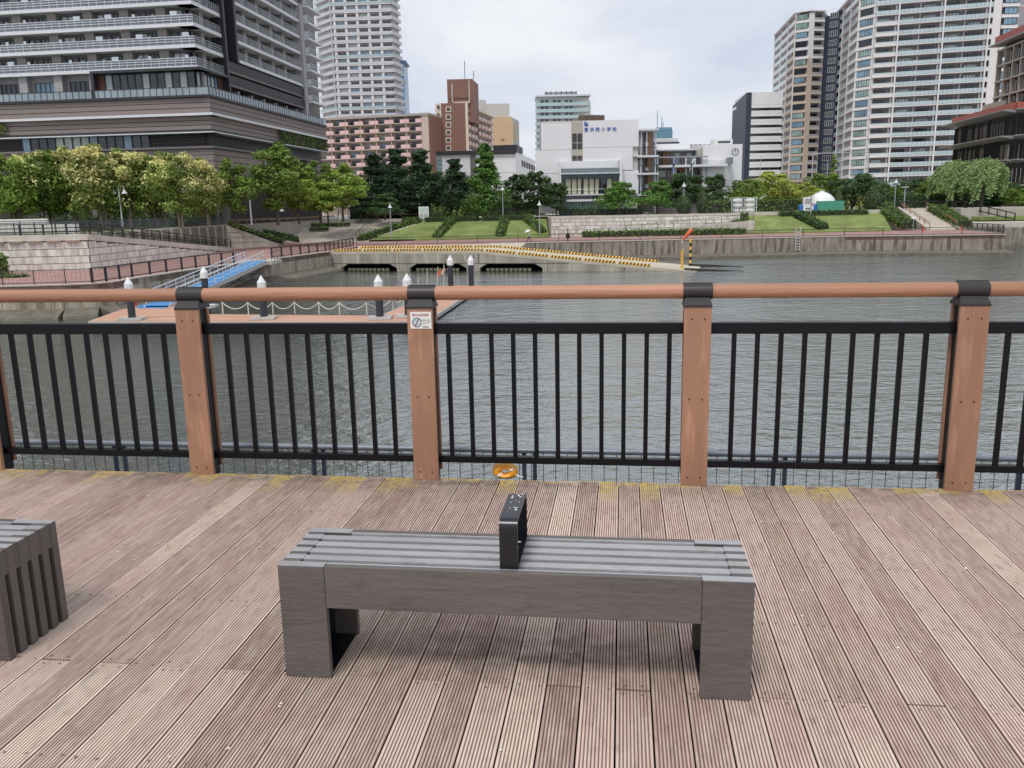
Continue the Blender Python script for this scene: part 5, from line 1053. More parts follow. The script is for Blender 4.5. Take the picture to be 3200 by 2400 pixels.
# dark framed glass box on the terrace
sx0 = FF.L - 17.0
fm_ = MB(); fm_.fbox(FF, sx0, FF.L + 0.9, -2.2, 0.9, Z(Z0 - 0.75), Z(Z0 - 0.35) - 0.002); fm_.fbox(FF, sx0, sx0 + 0.5, -2.2, 0.9, Z(ZT), Z(Z0 - 0.75)); fm_.fbox(FF, sx0, FF.L + 0.9, -2.2, 0.9, Z(ZT - 0.3), Z(ZT)); fm_.fbox(FSd, -0.9, 9.3, -1, 0.9, Z(Z0 - 0.75), Z(Z0 - 0.352)); fm_.fbox(FSd, 8.8, 9.3, -1, 0.9, Z(ZT), Z(Z0 - 0.75)); fm_.build('dark_portal', frame_d, b1)
MB().fbox(FF, sx0 + 0.5, sx0 + 1.6, -1.0, -0.2, Z(ZT), Z(Z0 - 0.75)).build('side_panel', wood_p, b1); MB().fbox(FSd, 7.2, 8.8, -1.0, -0.2, Z(ZT), Z(Z0 - 0.75)).build('side_panel', wood_p, b1)
for i in range(12): win(b1, FF, sx0 + 1.7 + i * 1.22, -0.3, Z(ZT), 1.2, 3.55, 1, 1, gl_c if i in (0, 5, 8, 10) else gl_d)
for i in range(6): win(b1, FSd, 0.3 + i * 1.15, -0.4, Z(ZT), 1.13, 3.55, 1, 1, gl_b if i % 2 else gl_c)
MB().fbox(FSd, 10.3, 46, -2.5, -1.6, Z(ZT), Z(Z0 - 1.2)).build('terrace_wall', wall_g, b1)
for i in range(6): MB().fbox(FSd, 14.5 + i * 5.4, 15.3 + i * 5.4, -1.6, -0.3, Z(ZT), Z(Z0 - 2.0)).build('pier', terr_w, b1); win(b1, FSd, 16.5 + i * 5.4, -1.5, Z(ZT + 0.3), 2.6, 2.4, 3, 2, gl_c if i % 2 else gl_d)
# podium
FP = Fr((A0[0] - 0.2, A0[1] - 1.5), (C0[0] + 1.6, C0[1] - 0.6), C0); FQ = Fr((C0[0] + 1.6, C0[1] - 0.6), (-38.2, 186.0), C0)
def band(z0, z1, n, t=0.0):
    h = (z1 - z0) / n
    for F in (FP, FQ):
        MB().fbox(F, 0 if F is FP else 0.12 - t, F.L + (0 if F is FQ else t - 0.1), t - 1.2, t - 0.08, Z(z0), Z(z1)).build('groove_backing', clad_d, b1)
        for i in range(n): MB().fbox(F, 0 if F is FP else 0.02 - t, F.L + (0.0 if F is FQ else t), t - 1.0 if F is FP else t - 0.9, t, Z(z0 + h * i + 0.05), Z(z0 + h * (i + 1) - 0.05)).build('cladding_panel', clad, b1)
def ledge(z0, z1, t, mt): 
    for F in (FP, FQ): MB().fbox(F, 0, F.L + (t if F is FP else 0), -2.0, t, Z(z0), Z(z1)).build('ledge', mt, b1)
pod = MB(); pod.prism([(-56, 7.5), (0.0, 0.6), (6.6, 50), (-30, 60), (-60, 60)], 0, Z(ZT - 0.4)); pod.build('podium_core', clad_d, b1)
ledge(18.6, 18.93, 0.35, frame_d); band(16.35, 18.6, 3); ledge(15.98, 16.33, 0.55, slab_w); band(13.95, 15.96, 3, -0.2); ledge(13.6, 13.93, 0.0, frame_d); ledge(11.2, 11.5, 0.1, grey_w); band(7.4, 11.18, 4, -0.3); ledge(7.0, 7.36, 0.2, frame_d)
for F in (FP, FQ):
    MB().fbox(F, 0 if F is FP else 1.45, F.L - (1.4 if F is FP else 0), -1.6, -1.4, Z(11.5), Z(13.6)).build('strip_wall', frame_d, b1); MB().fbox(F, 0 if F is FP else 2.1, F.L - (2.0 if F is FP else 0), -2.6, -2.0, 0, Z(7.0)).build('shop_wall', mat('shop_dark', (30, 32, 36), rough=0.4, var=0.3, scale=0.3), b1)
for i in range(15): win(b1, FP, FP.L - 32 + i * 1.42, -0.9, Z(11.5), 1.38, 2.1, 1, 1, gl_c if 4 <= i <= 7 else (gl_b if i % 4 == 0 else gl_d))
g = MB()
for F, a, b_ in ((FP, FP.L - 10.4, FP.L), (FQ, 0, 14)):
    for h in (0.1, 0.6, 1.1): g.fbox(F, a, b_, -0.25, -0.2, Z(11.5 + h) - 0.03, Z(11.5 + h) + 0.03)
    for i in range(int((b_ - a) / 0.62)): g.fbox(F, a + i * 0.62, a + i * 0.62 + 0.05, -0.25, -0.2, Z(11.5), Z(12.6))
g.build('podium_rail', frame_d, b1)
g = MB(); gp_ = MB()
for F in (FP, FQ):
    g.fbox(F, 0, F.L, 0.12, 0.2, Z(ZT + 1.15), Z(ZT + 1.22)); gp_.fbox(F, 0, F.L, 0.1, 0.13, Z(ZT + 0.05), Z(ZT + 1.12))
    for i in range(int(F.L / 1.05)): g.fbox(F, i * 1.05, i * 1.05 + 0.06, 0.14, 0.2, Z(ZT), Z(ZT + 1.15))
g.build('terrace_rail', frame_d, b1); gp_.build('terrace_glass', mat('terrace_glass', (150, 164, 172), rough=0.1, spec=0.7, var=0.15, scale=0.2), b1)
for i in range(14): win(b1, FP, FP.L - 30 + i * 2.1, -1.95, 0.2, 1.9, 3.6, 2, 1, rs.choice((gl_d, gl_k, gl_g)))
for i in range(12): win(b1, FQ, 1 + i * 2.4, -1.95, 0.2, 2.1, 3.6, 2, 1, rs.choice((gl_d, gl_k, gl_k)))
for i in range(8): MB().fbox(FP, FP.L - 30 + i * 4.3, FP.L - 29.2 + i * 4.3, -1.9, -0.6, 0, Z(7.0)).build('shop_column', grey_w, b1)
MB().fbox(FP, FP.L - 8, FP.L + 0.5, -1.8, 1.8, Z(4.6), Z(6.0)).build('entrance_canopy', conc, b1); MB().fbox(FP, FP.L - 8, FP.L + 0.6, -1.8, 2.0, Z(4.2), Z(4.58)).build('entrance_canopy', frame_d, b1)
green_w = leafmat('living_wall_leaf', (96, 112, 58), var=0.5)
def living_wall(F, s0, s1, t, z0, z1, seed):
    rng = np.random.default_rng(seed); n = int((s1 - s0) * (z1 - z0) * 22); s = rng.uniform(s0, s1, n); z = rng.uniform(z0, z1, n); P = np.array([F(a, t + rng.uniform(0, 0.3), b) for a, b in zip(s, z)])
    inst('living_wall', leaf_mesh('living_wall', P, np.tile((F.n[0], F.n[1], 0.2), (n, 1)), rng.uniform(0.12, 0.3, n), rng.uniform(0, 1, n) * 0.7 + 0.3 * (np.sin(s * 0.7) * np.sin(z * 1.1 + s * 0.3) > 0.3), green_w, rng=rng), b1)
living_wall(FP, 0, FP.L - 33.5, 0.05, Z(13.95), Z(16.0), 1); living_wall(FQ, 26, FQ.L, 0.1, Z(13.7), Z(16.0), 2); living_wall(FQ, 30, 40, -0.1, Z(9.6), Z(11.2), 3)
ledge(13.45, 13.6, 0.5, slab_w)

# ------------------------------------------------------------------ tall white tower
Yt = 406.0; xL, xR = V(1048, 300, Yt).x, V(1238, 300, Yt).x
t2 = empty('apartment_tower', (xL, Yt, UP), label='tall white residential tower rising behind the big left block', cat='tower')
FA, FB_, FC_ = Fr((xL, Yt), (xR, Yt - 2), (xL, Yt)), Fr((xL - 9.5, Yt + 12), (xL, Yt), (xL, Yt)), Fr((xR, Yt - 2), (xR + 2.6, Yt + 8), (xL, Yt))
tw = mat('tower_white', (222, 218, 218), rough=0.65, var=0.04, scale=0.1); tw2 = mat('tower_grey', (184, 182, 186), rough=0.7, var=0.06, scale=0.2); trail = mat('tower_rail', (196, 198, 204), rough=0.4, var=0.08, scale=0.2)
W_ = xR - xL
MB().prism([(-8.7, 11.9), (0.4, 0.9), (W_ - 0.4, -1.0), (W_ + 1.6, 8.2), (W_ - 4, 30), (-6, 30)], 0, 118).build('core_wall', tw2, t2)
for k in range(37):
    z = 2 + k * 3.2
    for F in (FA, FB_, FC_): MB().fbox(F, 0, F.L, -1.4, 0.25, z - 0.32, z + 0.0).build('balcony_slab', tw, t2)
    if k < 11: continue
    g = MB()
    for F in (FA, FB_, FC_): g.fbox(F, 0, F.L, 0.1, 0.16, z + 0.12, z + 1.15)
    g.build('balustrade', trail if k % 7 else balu, t2)
    for i in range(5):
        s = 1.2 + i * (FA.L - 1.5) / 5; win(t2, FA, s + 1.3, -0.75, z + 0.1, 3.6, 2.3, 3, 1, rs.choice((gl_d, gl_b, gl_c, gl_d)), tw); MB().fbox(FA, s - 0.25, s + 0.9, -1.0, -0.05, z, z + 2.88).build('pier', tw, t2)
    for i in range(2): win(t2, FB_, 2 + i * 6.5, -0.75, z + 0.1, 3.6, 2.3, 3, 1, rs.choice((gl_d, gl_b, gl_c)), tw)
for s in (0.0,): MB().fbox(FA, s - 0.25, s + 0.35, -0.9, 0.3, 0, 120).build('corner_pier', tw2, t2)
# ------------------------------------------------------------------ blue glass tower
t3 = empty('office_tower', V(1243, 640, 520), label='slim blue glass office tower beside the white tower', cat='tower'); t3.location.z = UP; f3 = Front(t3, 520)
f3.box('body', 1243, 191, 1271, 640, mat('tower_blue', (92, 128, 166), rough=0.25, var=0.1, scale=0.05), d0=-20, d1=0)
f3.box('roof_screen', 1243, 189, 1269, 196, mat('tower_blue_dark', (66, 96, 130), rough=0.3), d0=-18, d1=0.3)
cells = MB(); cells2 = MB()
for j in range(30):
    for i in range(3):
        x0, x1, z0, z1 = rect(1245 + i * 8.6, 214 + j * 9, 1252 + i * 8.6, 220 + j * 9, 520); m_ = rs.random()
        if m_ < 0.42: MB().box(x0 - t3.location.x, x1 - t3.location.x, -0.25, 0.0, z0 - UP, z1 - UP).build('window', gl_c if m_ < 0.2 else gl_b, t3)
# ------------------------------------------------------------------ pink balconied slab block
p1r = empty('pink_apartments', V(1030, 640, 308), label='long pink balconied apartment block below the white tower', cat='building'); p1r.location.z = UP
PA, PB_ = V(985, 380, 312), V(1338, 370, 300); FPk = Fr((PA.x, PA.y), (PB_.x, PB_.y), (p1r.location.x, p1r.location.y)); pk = mat('pink_panel', (236, 198, 196), rough=0.7, var=0.05, rnd=0.04); be_ = mat('beige_wall', (204, 188, 174), rough=0.75, var=0.06, scale=0.3); brn = mat('brown_tile', (136, 100, 88), rough=0.7, var=0.08, scale=0.4); crm = mat('cream_wall', (222, 208, 188), rough=0.75, var=0.05)
H1 = 33.6; fh = 2.78; NFp = 11; z_of = lambda k: H1 - 2.9 - fh * k
MB().fbox(FPk, 0, FPk.L - 0.02, -12, -1.6, 0, H1 - 0.7).build('core_wall', be_, p1r); MB().fbox(FPk, -0.2, FPk.L + 0.1, -12, 0.35, H1 - 0.75, H1).build('roof_slab', mat('roof_edge', (176, 166, 158), rough=0.8), p1r)
MB().fbox(FPk, FPk.L - 2.5, FPk.L, -1.6, 0, 0, H1 - 0.77).build('end_pier', be_, p1r)
MB().fbox(FPk, FPk.L, FPk.L + 0.4, -12, -0.3, 0, H1 - 0.8).build('end_wall', brn, p1r)
nb_ = 7; bw_ = (FPk.L - 2.5) / nb_
for k in range(NFp):
    z = z_of(k); MB().fbox(FPk, 0, FPk.L - 2.5, -1.6, 0.0, z - 0.22, z).build('balcony_slab', be_, p1r)
    for i in range(nb_):
        s = i * bw_; a = MB().fbox(FPk, s + bw_ * 0.62, s + bw_ * 0.985, -0.12, 0.05, z + 0.0, z + 1.15).build('balcony_panel', pk, p1r); MB().fbox(FPk, s + bw_ * 0.005, s + bw_ * 0.2, -0.12, 0.05, z, z + 1.15).build('balcony_panel', pk, p1r)
        win(p1r, FPk, s + bw_ * 0.22, -1.55, z + 0.05, bw_ * 0.5, 1.95, 3, 1, rs.choice((gl_d, gl_c, gl_d, gl_b)))
        MB().fbox(FPk, s - 0.12, s + 0.12, -1.6, -0.2, z, z + fh - 0.25).build('partition', be_, p1r)
        g = MB(); g.fbox(FPk, s + bw_ * 0.2, s + bw_ * 0.62, -0.06, -0.02, z + 0.95, z + 1.02)
        for q in range(8): g.fbox(FPk, s + bw_ * (0.21 + q * 0.052), s + bw_ * (0.21 + q * 0.052) + 0.05, -0.06, -0.02, z + 0.03, z + 0.95)
        g.build('balcony_rail', frame_d, p1r)
# ------------------------------------------------------------------ brown tower block with pink balconies
b2 = empty('brown_apartments', V(1370, 640, 312), label='brown tiled apartment block with a tall roof tower and pink side balconies', cat='building'); b2.location.z = UP; f2 = Front(b2, 312)
f2.box('tiled_wall', 1383, 322, 1462, 640, brn, -8, 0); f2.box('side_strip', 1365, 324, 1382.5, 640, crm, -8, -0.4); f2.box('corner_pier', 1376, 322, 1383.5, 640, crm, -1, 0.1); f2.box('corner_pier', 1458, 322, 1466, 640, crm, -1, 0.15)
f2.box('roof_tower', 1397, 246, 1478, 321.6, brn, -14, -1); f2.box('tower_band', 1403, 306, 1470, 308, clad_d, -1, -0.9)
x0, x1, z0, z1 = rect(1478, 246, 1492, 380, 312); FSs = Fr((x1 - 0 - b2.location.x - (x1 - x0), 1.02), (x1 - b2.location.x + 0.0, 14.0)); MB().fbox(FSs, 0, FSs.L, -6, 0, z0 - UP, V(1478, 246, 312).z - UP - 0.05).build('roof_tower', brn, b2)
for k in range(10):
    y = 333 + k * 24.2
    if y < 600:
        f2.box('window', 1396, y + 3, 1407, y + 14, gl_d, -0.02, 0.05); f2.box('window_surround', 1393, y, 1410, y + 2.8, crm, 0, 0.12); f2.box('window_surround', 1393, y + 14.2, 1410, y + 17, crm, 0, 0.12); f2.box('window_surround', 1393, y + 3, 1395.8, y + 14, crm, 0, 0.12); f2.box('window_surround', 1407.2, y + 3, 1410, y + 14, crm, 0, 0.12); f2.box('window', 1366.5, y - 3, 1374, y + 8, gl_d, 0.38, 0.45)
for (pa_, ya, pb_, yb, zt) in ((1466, 312.5, 1494, 330, 322), (1497, 331, 1545, 358, 348)):   # receding pink balcony sides
    A_, B_ = V(pa_, 400, ya), V(pb_, 400, yb); Fk = Fr((A_.x, A_.y), (B_.x, B_.y), (b2.location.x, b2.location.y)); ht = V(pa_, zt, ya).z - UP
    MB().fbox(Fk, 0, Fk.L, -7, -1.2, 0, ht).build('wing_wall', be_, b2); MB().fbox(Fk, -0.3, Fk.L + 0.3, -7, 0.3, ht, ht + 0.5).build('roof_slab', crm, b2)
    for k in range(10):
        z = ht - 2.8 * (k + 1); MB().fbox(Fk, 0, Fk.L, -1.2, 0.0, z - 0.2, z).build('balcony_slab', be_, b2)
        n = 3 if pb_ < 1500 else 5
        for i in range(n):
            MB().fbox(Fk, Fk.L * i / n, Fk.L * (i + 0.62) / n, -0.1, 0.06, z, z + 1.15).build('balcony_panel', pk, b2); win(b2, Fk, Fk.L * i / n + 0.4, -1.15, z + 0.1, Fk.L / n - 0.8, 1.9, 2, 1, rs.choice((gl_d, gl_c)))
for px, a, b_ in ((1453, 190, 246), (1480, 222, 246)):
    p = V(px, b_, 318); MB().tube([(p.x - b2.location.x, 6, p.z - UP - 0.2), (p.x - b2.location.x, 6, V(px, a, 318).z - UP)], 0.12, 5).build('antenna', frame_d, b2)
for px, a in ((1414, 262), (1467, 252)): 
    p = V(px, 318, 311); MB().tube([(p.x - b2.location.x, -1.2, p.z - UP), (p.x - b2.location.x, -1.2, V(px, a, 311).z - UP)], 0.14, 5).build('antenna', slab_w, b2)
# ------------------------------------------------------------------ beige block behind it
b3 = empty('beige_block', V(1545, 640, 372), label='plain beige block with a pale grey upper box', cat='building'); b3.location.z = UP; f3_ = Front(b3, 372); tan = mat('tan_wall', (206, 178, 142), rough=0.75, var=0.05, scale=0.15); pgrey = mat('pale_grey_wall', (196, 194, 190), rough=0.75, var=0.04, scale=0.2)
f3_.box('front_wall', 1543, 365, 1603, 640, tan, -14, 0); f3_.box('upper_box', 1516, 322, 1592, 364.5, pgrey, -16, -2); f3_.box('upper_box', 1497, 309, 1516.5, 364.5, pgrey, -16, -3)
A_, B_ = V(1603, 400, 372), V(1622, 400, 388); Fk = Fr((A_.x, A_.y + 0.02), (B_.x, B_.y), (b3.location.x, b3.location.y)); ht = V(1603, 365, 372).z - UP; MB().fbox(Fk, 0, Fk.L, -9, -0.0, 0, ht - 0.3).build('side_wall', pgrey, b3)
for z in (0.25, 0.5, 0.75): MB().fbox(Fk, 0.2, Fk.L * 0.45, 0.0, 0.1, ht * z, ht * (z + 0.18)).build('louvre', tan, b3)
f3_.box('vent', 1566, 436, 1576, 439, clad_d, 0, 0.1)
# ------------------------------------------------------------------ white hall with a dark roof
b4 = empty('white_hall', V(1370, 660, 232), label='white hall with a thin dark roof behind the pines', cat='building'); b4.location.z = UP; f4 = Front(b4, 232)
f4.box('wall', 1383, 484, 1612, 660, white_p, -10, 0); f4.box('glass_corner', 1366, 484, 1382.5, 660, gl_g, -8, -0.5); f4.box('roof', 1362, 471, 1614, 480, frame_d, -11, 0.8); f4.box('roof_rim', 1365, 480.2, 1612, 483.5, grey_w, -10, 0.4)
for y in (490, 540, 566): f4.box('panel_joint', 1390, y, 1612, y + 1.2, pgrey, 0, 0.05)
f4.box('upper_panel', 1384, 485, 1470, 492, pgrey, 0, 0.12); f4.box('grey_bay', 1470, 483.6, 1488, 560, grey_w, 0, 0.06)
for i in range(5): f4.box('glass_bar', 1367, 500 + i * 14, 1382, 501.5 + i * 14, frame_d, 0.4, 0.6)
A_, B_ = V(1612, 520, 232), V(1672, 520, 285); Fk = Fr((A_.x, A_.y + 0.05), (B_.x, B_.y), (b4.location.x, b4.location.y)); ht = V(1660, 495, 270).z - UP
MB().fbox(Fk, 0, Fk.L, -8, 0, 0, ht).build('side_wing', white_p, b4); MB().fbox(Fk, 0, 14, -6, 0.4, ht + 0.01, ht + 1.6).build('roof_plant', frame_d, b4)
for k in range(2):
    for i in range(8): win(b4, Fk, 14 + i * 5.0, 0.02, ht - 3.4 - k * 4.2, 2.2, 1.7, 2, 1, gl_d)
# ------------------------------------------------------------------ aqua balconied flats
b5 = empty('aqua_apartments', V(1675, 640, 396), label='pale flats with aqua glass balconies behind the school', cat='building'); b5.location.z = UP; f5 = Front(b5, 396); aq = mat('aqua_glass', (172, 200, 202), rough=0.2, var=0.06, spec=0.7)
f5.box('wall', 1679, 300, 1838, 640, mat('aqua_wall', (206, 208, 212), rough=0.7, var=0.05), -14, -1.2); f5.box('roof_slab', 1674, 296, 1846, 301, slab_w, -16, 1.0)
for k in range(14):
    y = 320 + k * 20; f5.box('balcony', 1673, y, 1842, y + 8.5, aq, -1.1, 0.3); f5.box('balcony_slab', 1673, y + 8.7, 1843, y + 10, slab_w, -1.1, 0.35)
    for i in range(4):
        for j in range(2): f5.box('window', 1690 + i * 38 + j * 14, y - 8.5, 1700 + i * 38 + j * 14, y, gl_d, -1.22, -1.15)
A_, B_ = V(1842, 400, 396), V(1849, 400, 420); Fk = Fr((A_.x, A_.y), (B_.x, B_.y), (b5.location.x, b5.location.y)); MB().fbox(Fk, 0, Fk.L, -6, -0.5, 0, V(1842, 300, 396).z - UP - 0.4).build('side_wall', pgrey, b5)
f5.box('roof_plant', 1704, 284, 1804, 295.5, mat('plant_screen', (140, 148, 158), rough=0.5, var=0.2, scale=0.3), -8, -3)
for i in range(7): f5.box('plant_post', 1706 + i * 16, 282, 1708 + i * 16, 295.4, frame_d, -3, -2.8)
# ------------------------------------------------------------------ school
Ys = 172.0
sc = empty('school_building', V(1692, 662, Ys), label='white school with blue lettering and a tall glazed bay on its lower front', cat='building'); sc.location.z = UP; fs_ = Front(sc, Ys)
beige = mat('school_beige', (186, 180, 168), rough=0.75, var=0.05); curt = mat('cream_curtain', (206, 206, 178), rough=0.6, var=0.12, scale=0.5); steel = mat('school_steel', (120, 134, 140), rough=0.4, var=0.1); woodc = mat('school_wood', (178, 128, 84), rough=0.6, var=0.12); galw = mat('gallery_wall', (150, 146, 142), rough=0.75, var=0.1); white_b = mat('white_board', (232, 232, 234), rough=0.55, var=0.03, scale=0.3)
fs_.box('core_wall', 1694, 376, 1994, 665, pgrey, -12, -0.35)
for a in ((1691, 386, 1786, 468.4), (1675, 469.4, 1786, 541), (1693, 542, 1786, 665), (1821, 376, 1996, 459.5), (1821, 460.5, 1977, 532.5), (1940, 533.5, 1995, 606)): fs_.box('wall_panel', *a, white_b, -0.3, 0.1)
fs_.box('stair_strip', 1786.6, 380, 1820.4, 530, beige, -0.3, -0.05)
for (y0, y1) in ((417, 444), (447.5, 465.5), (487, 499), (501.5, 523)):
    for x in (1788.5, 1804.8): fs_.box('window', x, y0, x + 13.8, y1, gl_k, -0.06, 0.02)
# glazed bay
fs_.box('bay_back', 1751, 526, 1932, 665, gl_k, -0.25, 0.6); fs_.box('bay_fin', 1746, 505, 1751.5, 612, white_b, -0.1, 2.2); fs_.box('bay_fin', 1931.5, 500, 1940, 612, white_b, -0.1, 2.2); fs_.box('bay_parapet', 1752, 503, 1931, 526, white_b, 0.1, 0.4)
fs_.box('bay_header', 1752, 527, 1931, 541, steel, -0.1, 2.3); fs_.box('bay_ledge', 1750, 541.3, 1933, 544.5, slab_w, -0.1, 2.5); fs_.box('bay_header', 1752, 545, 1931, 557, mat('bay_dark_glass', (58, 78, 82), rough=0.15, var=0.2), -0.1, 1.8)
for i in range(8):
    x = 1767 + i * 18.2; fs_.box('curtain_pane', x + 0.8, 559, x + 15.6 - (5 if i in (2, 5) else 0), 606, curt if i != 6 else gl_d, 0.6, 0.9); fs_.box('mullion', x + 16.2, 558, x + 17.8, 607, frame_d, 0.6, 1.1)
fs_.box('bay_rail', 1755, 591, 1930, 592.2, slab_w, 1.1, 1.2); fs_.box('bay_sill', 1750, 607, 1933, 610.5, slab_w, -0.1, 2.2); fs_.box('lower_band', 1765, 611, 1932, 622, steel, -0.1, 1.2)
for i in range(6): fs_.box('lower_window', 1768 + i * 27, 613, 1789 + i * 27, 621, gl_k, 1.2, 1.26)
fs_.box('lower_ledge', 1764, 622.5, 1935, 629, slab_w, -0.1, 2.0); fs_.box('ground_glass', 1768, 630, 1890, 665, mat('green_screen', (126, 160, 146), rough=0.4, var=0.1), 0.6, 0.8)
for i in range(14): fs_.box('ground_mullion', 1768 + i * 9, 630, 1769.6 + i * 9, 665, slab_w, 0.8, 0.95)
# roof screen of timber fins
fs_.box('roof_screen', 1818, 350, 1900, 377, mat('screen_dark', (70, 58, 52), rough=0.8), -9, -6)
for i in range(17): fs_.box('screen_fin', 1817 + i * 4.9, 348 + 0.12 * i, 1820 + i * 4.9, 377, mat('screen_fin', (122, 104, 92), rough=0.8, rnd=0.15), -6, -5.6)
# open galleries to the right of the white block
fs_.box('gallery_back', 1998, 404, 2052, 665, galw, -9, -4)
for y in (403, 486, 540.5, 606): fs_.box('gallery_slab', 1996.5 if y < 480 else 1990, y, 2056, y + 5.5, slab_w, -4, 1.0)
fs_.box('gallery_slab', 1978, 484, 1996.3, 489, slab_w, -4, 0.2); fs_.box('open_bay', 1978, 489.4, 1996, 532, galw, -4, -2.5); fs_.box('timber_post', 1989, 490, 1995.5, 531, woodc, -2.4, -1.8)
for (x, a, b_) in ((2002, 409, 606), (2047, 409, 665), (2020, 409, 485)): fs_.box('gallery_column', x, a, x + 3.2, b_, slab_w, -0.6, -0.1)
for y in (412, 492, 546): fs_.box('timber_post', 2031, y, 2041, y + 70 if y < 450 else y + 46, woodc, -3.8, -3.0); fs_.box('gallery_lamp', 2022, y + 30, 2032, y + 40, white_b, -2.6, -2.2); fs_.box('gallery_window', 2004, y + 6, 2020, y + (70 if y < 450 else 44), gl_c, -3.98, -3.9)
for y in (462, 516, 580):
    for i in range(12): fs_.box('gallery_rail', 1998 + i * 4.5, y, 1998.9 + i * 4.5, y + 23, frame_d, 0.7, 0.76)
    fs_.box('gallery_rail', 1998, y - 1, 2052, y + 0.6, frame_d, 0.7, 0.8)
# low rear wing with terrace and clock
Yw = 178.0; fw = Front(sc, Yw)
fw.box('rear_wall', 2052, 470, 2202, 665, galw, -10, -2.2); fw.box('roof_beam', 2050, 467, 2178, 471.5, slab_w, -6, 2.0); fw.box('upper_wall', 2053, 448, 2160, 466.6, white_b, -9, -1); fw.box('solar_roof', 2052, 428, 2128, 441, mat('pale_sheet', (216, 218, 222), rough=0.4, var=0.05), -9, -3); fw.box('roof_edge', 2052, 441.3, 2130, 447.6, frame_d, -8, -2.2)
fw.box('clock_wall', 2194, 452, 2316, 565, white_b, -8, 0.6); fw.box('clock_wall', 2255, 560, 2316, 600, white_b, -8, 0.5); fw.box('wedge_wall', 2176, 462, 2194, 490, beige, -5, -0.5)
fw.box('terrace_slab', 2050, 516.5, 2262, 523.5, slab_w, -2.2, 3.2); fw.box('terrace_beam', 2050, 489, 2208, 493.5, mat('pergola_grey', (150, 156, 162), rough=0.5), 1.0, 1.4); fw.box('terrace_end_panel', 2266, 494, 2279, 514, steel, 0.7, 3.0)
for x in (2050, 2107, 2138, 2166, 2206): fw.box('terrace_column', x, 493.8, x + 3.6, 516, slab_w if x != 2107 else steel, 0.9, 1.3)
for x in (2050, 2106, 2138, 2206): fw.box('lower_column', x, 524, x + 4, 600, slab_w, 0.6, 1.2)
for x in (2076, 2086): fw.box('timber_post', x, 473, x + 6, 516, woodc, -1.6, -1.0)
for x in (2125, 2136, 2226, 2236): fw.box('timber_post', x, 524, x + 7, 562, woodc, -1.0, -0.4)
for i in range(6): fw.box('terrace_window', 2058 + i * 19, 476, 2073 + i * 19, 512, gl_c if i % 2 else galw, -2.2, -2.1)
for i in range(6): fw.box('classroom_window', 2062 + i * 30, 532, 2086 + i * 30, 552, gl_d if i in (2, 3, 4) else gl_c, -2.2, -2.05)
for i in range(40): fw.box('terrace_rail', 2052 + i * 5.2, 503, 2052.8 + i * 5.2, 516, frame_d, 3.0, 3.06)
ck = V(2298, 474, Yw - 0.72); ckr = empty('clock', (ck.x - sc.location.x, ck.y - sc.location.y, ck.z - sc.location.z), 0, sc)
for k in range(12): a = 2 * pi * k / 12; o = MB().box(-0.05, 0.05, -0.03, 0.02, -0.16, 0.16).build('hour_mark', frame_d, ckr, (0.62 * sin(a), 0, 0.62 * cos(a))); o.rotation_euler = (0, a, 0)
MB().box(-0.05, 0.05, -0.05, -0.031, -0.05, 0.52).build('minute_hand', frame_d, ckr); o = MB().box(-0.06, 0.06, -0.07, -0.051, -0.05, 0.36).build('hour_hand', frame_d, ckr); o.rotation_euler = (0, radians(-12), 0)
# lettering and emblem
blue_t = mat('school_blue', (58, 76, 176), rough=0.4, var=0.05); grn_t = mat('school_green', (120, 180, 150), rough=0.4)
for i, ch in enumerate('豊洲西小学校'):
    q = V(1832 + i * 17.7, 406 - i * 0.35, Ys - 0.14); text(ch, 0.86, blue_t, sc, q - sc.location, ext=0.04, align='CENTER')
em = V(1832, 388, Ys - 0.14) - sc.location; emr = empty('emblem', em, 0, sc)
MB().box(-0.36, -0.12, -0.05, 0.02, -0.35, 0.5).build('emblem_bar', blue_t, emr); MB().box(-0.1, 0.36, -0.05, 0.02, -0.35, -0.12).build('emblem_bar', blue_t, emr); MB().lathe([(0.22, -0.03), (0.22, 0.03), (0, 0.03)], n=14).build('emblem_leaf', grn_t, emr, (0.12, -0.02, 0.18), (pi / 2, 0, 0)); MB().box(-0.05, 0.3, -0.05, 0.02, -0.1, 0.06).build('emblem_bar', blue_t, emr)
# flags in front of the school
for i, (px, a, mtf, lb) in enumerate(((2106, 492, blue_t, 'limp dark blue flag on a thin pole before the school terrace'), (2165, 492, pile_w, 'limp white flag with a dark band on a thin pole before the school terrace'))):
    q = V(px, a, 169); t = empty('flag_pole', (q.x, 169, UP), label=lb, cat='flag pole', group='flag poles before the school'); h = q.z - UP; MB().tube([(0, 0, 0), (0, 0, h)], 0.07, 6).build('shaft', lamp_m, t)
    f_ = MB(); vs = []
    for k in range(7): vs += [(-0.02 - 0.10 * k * (1.0 if i else 0.55), 0.10 * sin(k * 1.7), h - 0.1 - 0.42 * k), (0.34 - 0.16 * k * (1.0 if i else 0.4), 0.12 * sin(k * 1.3 + 1), h - 0.35 - 0.42 * k)]
    for k in range(6): f_.cur = 1 if k in (2, 3) else 0; n0 = len(f_.v); f_.add([vs[2 * k], vs[2 * k + 1], vs[2 * k + 3], vs[2 * k + 2]], [(0, 1, 2, 3)])
    f_.build('flag_cloth', [mtf, gl_k], t)
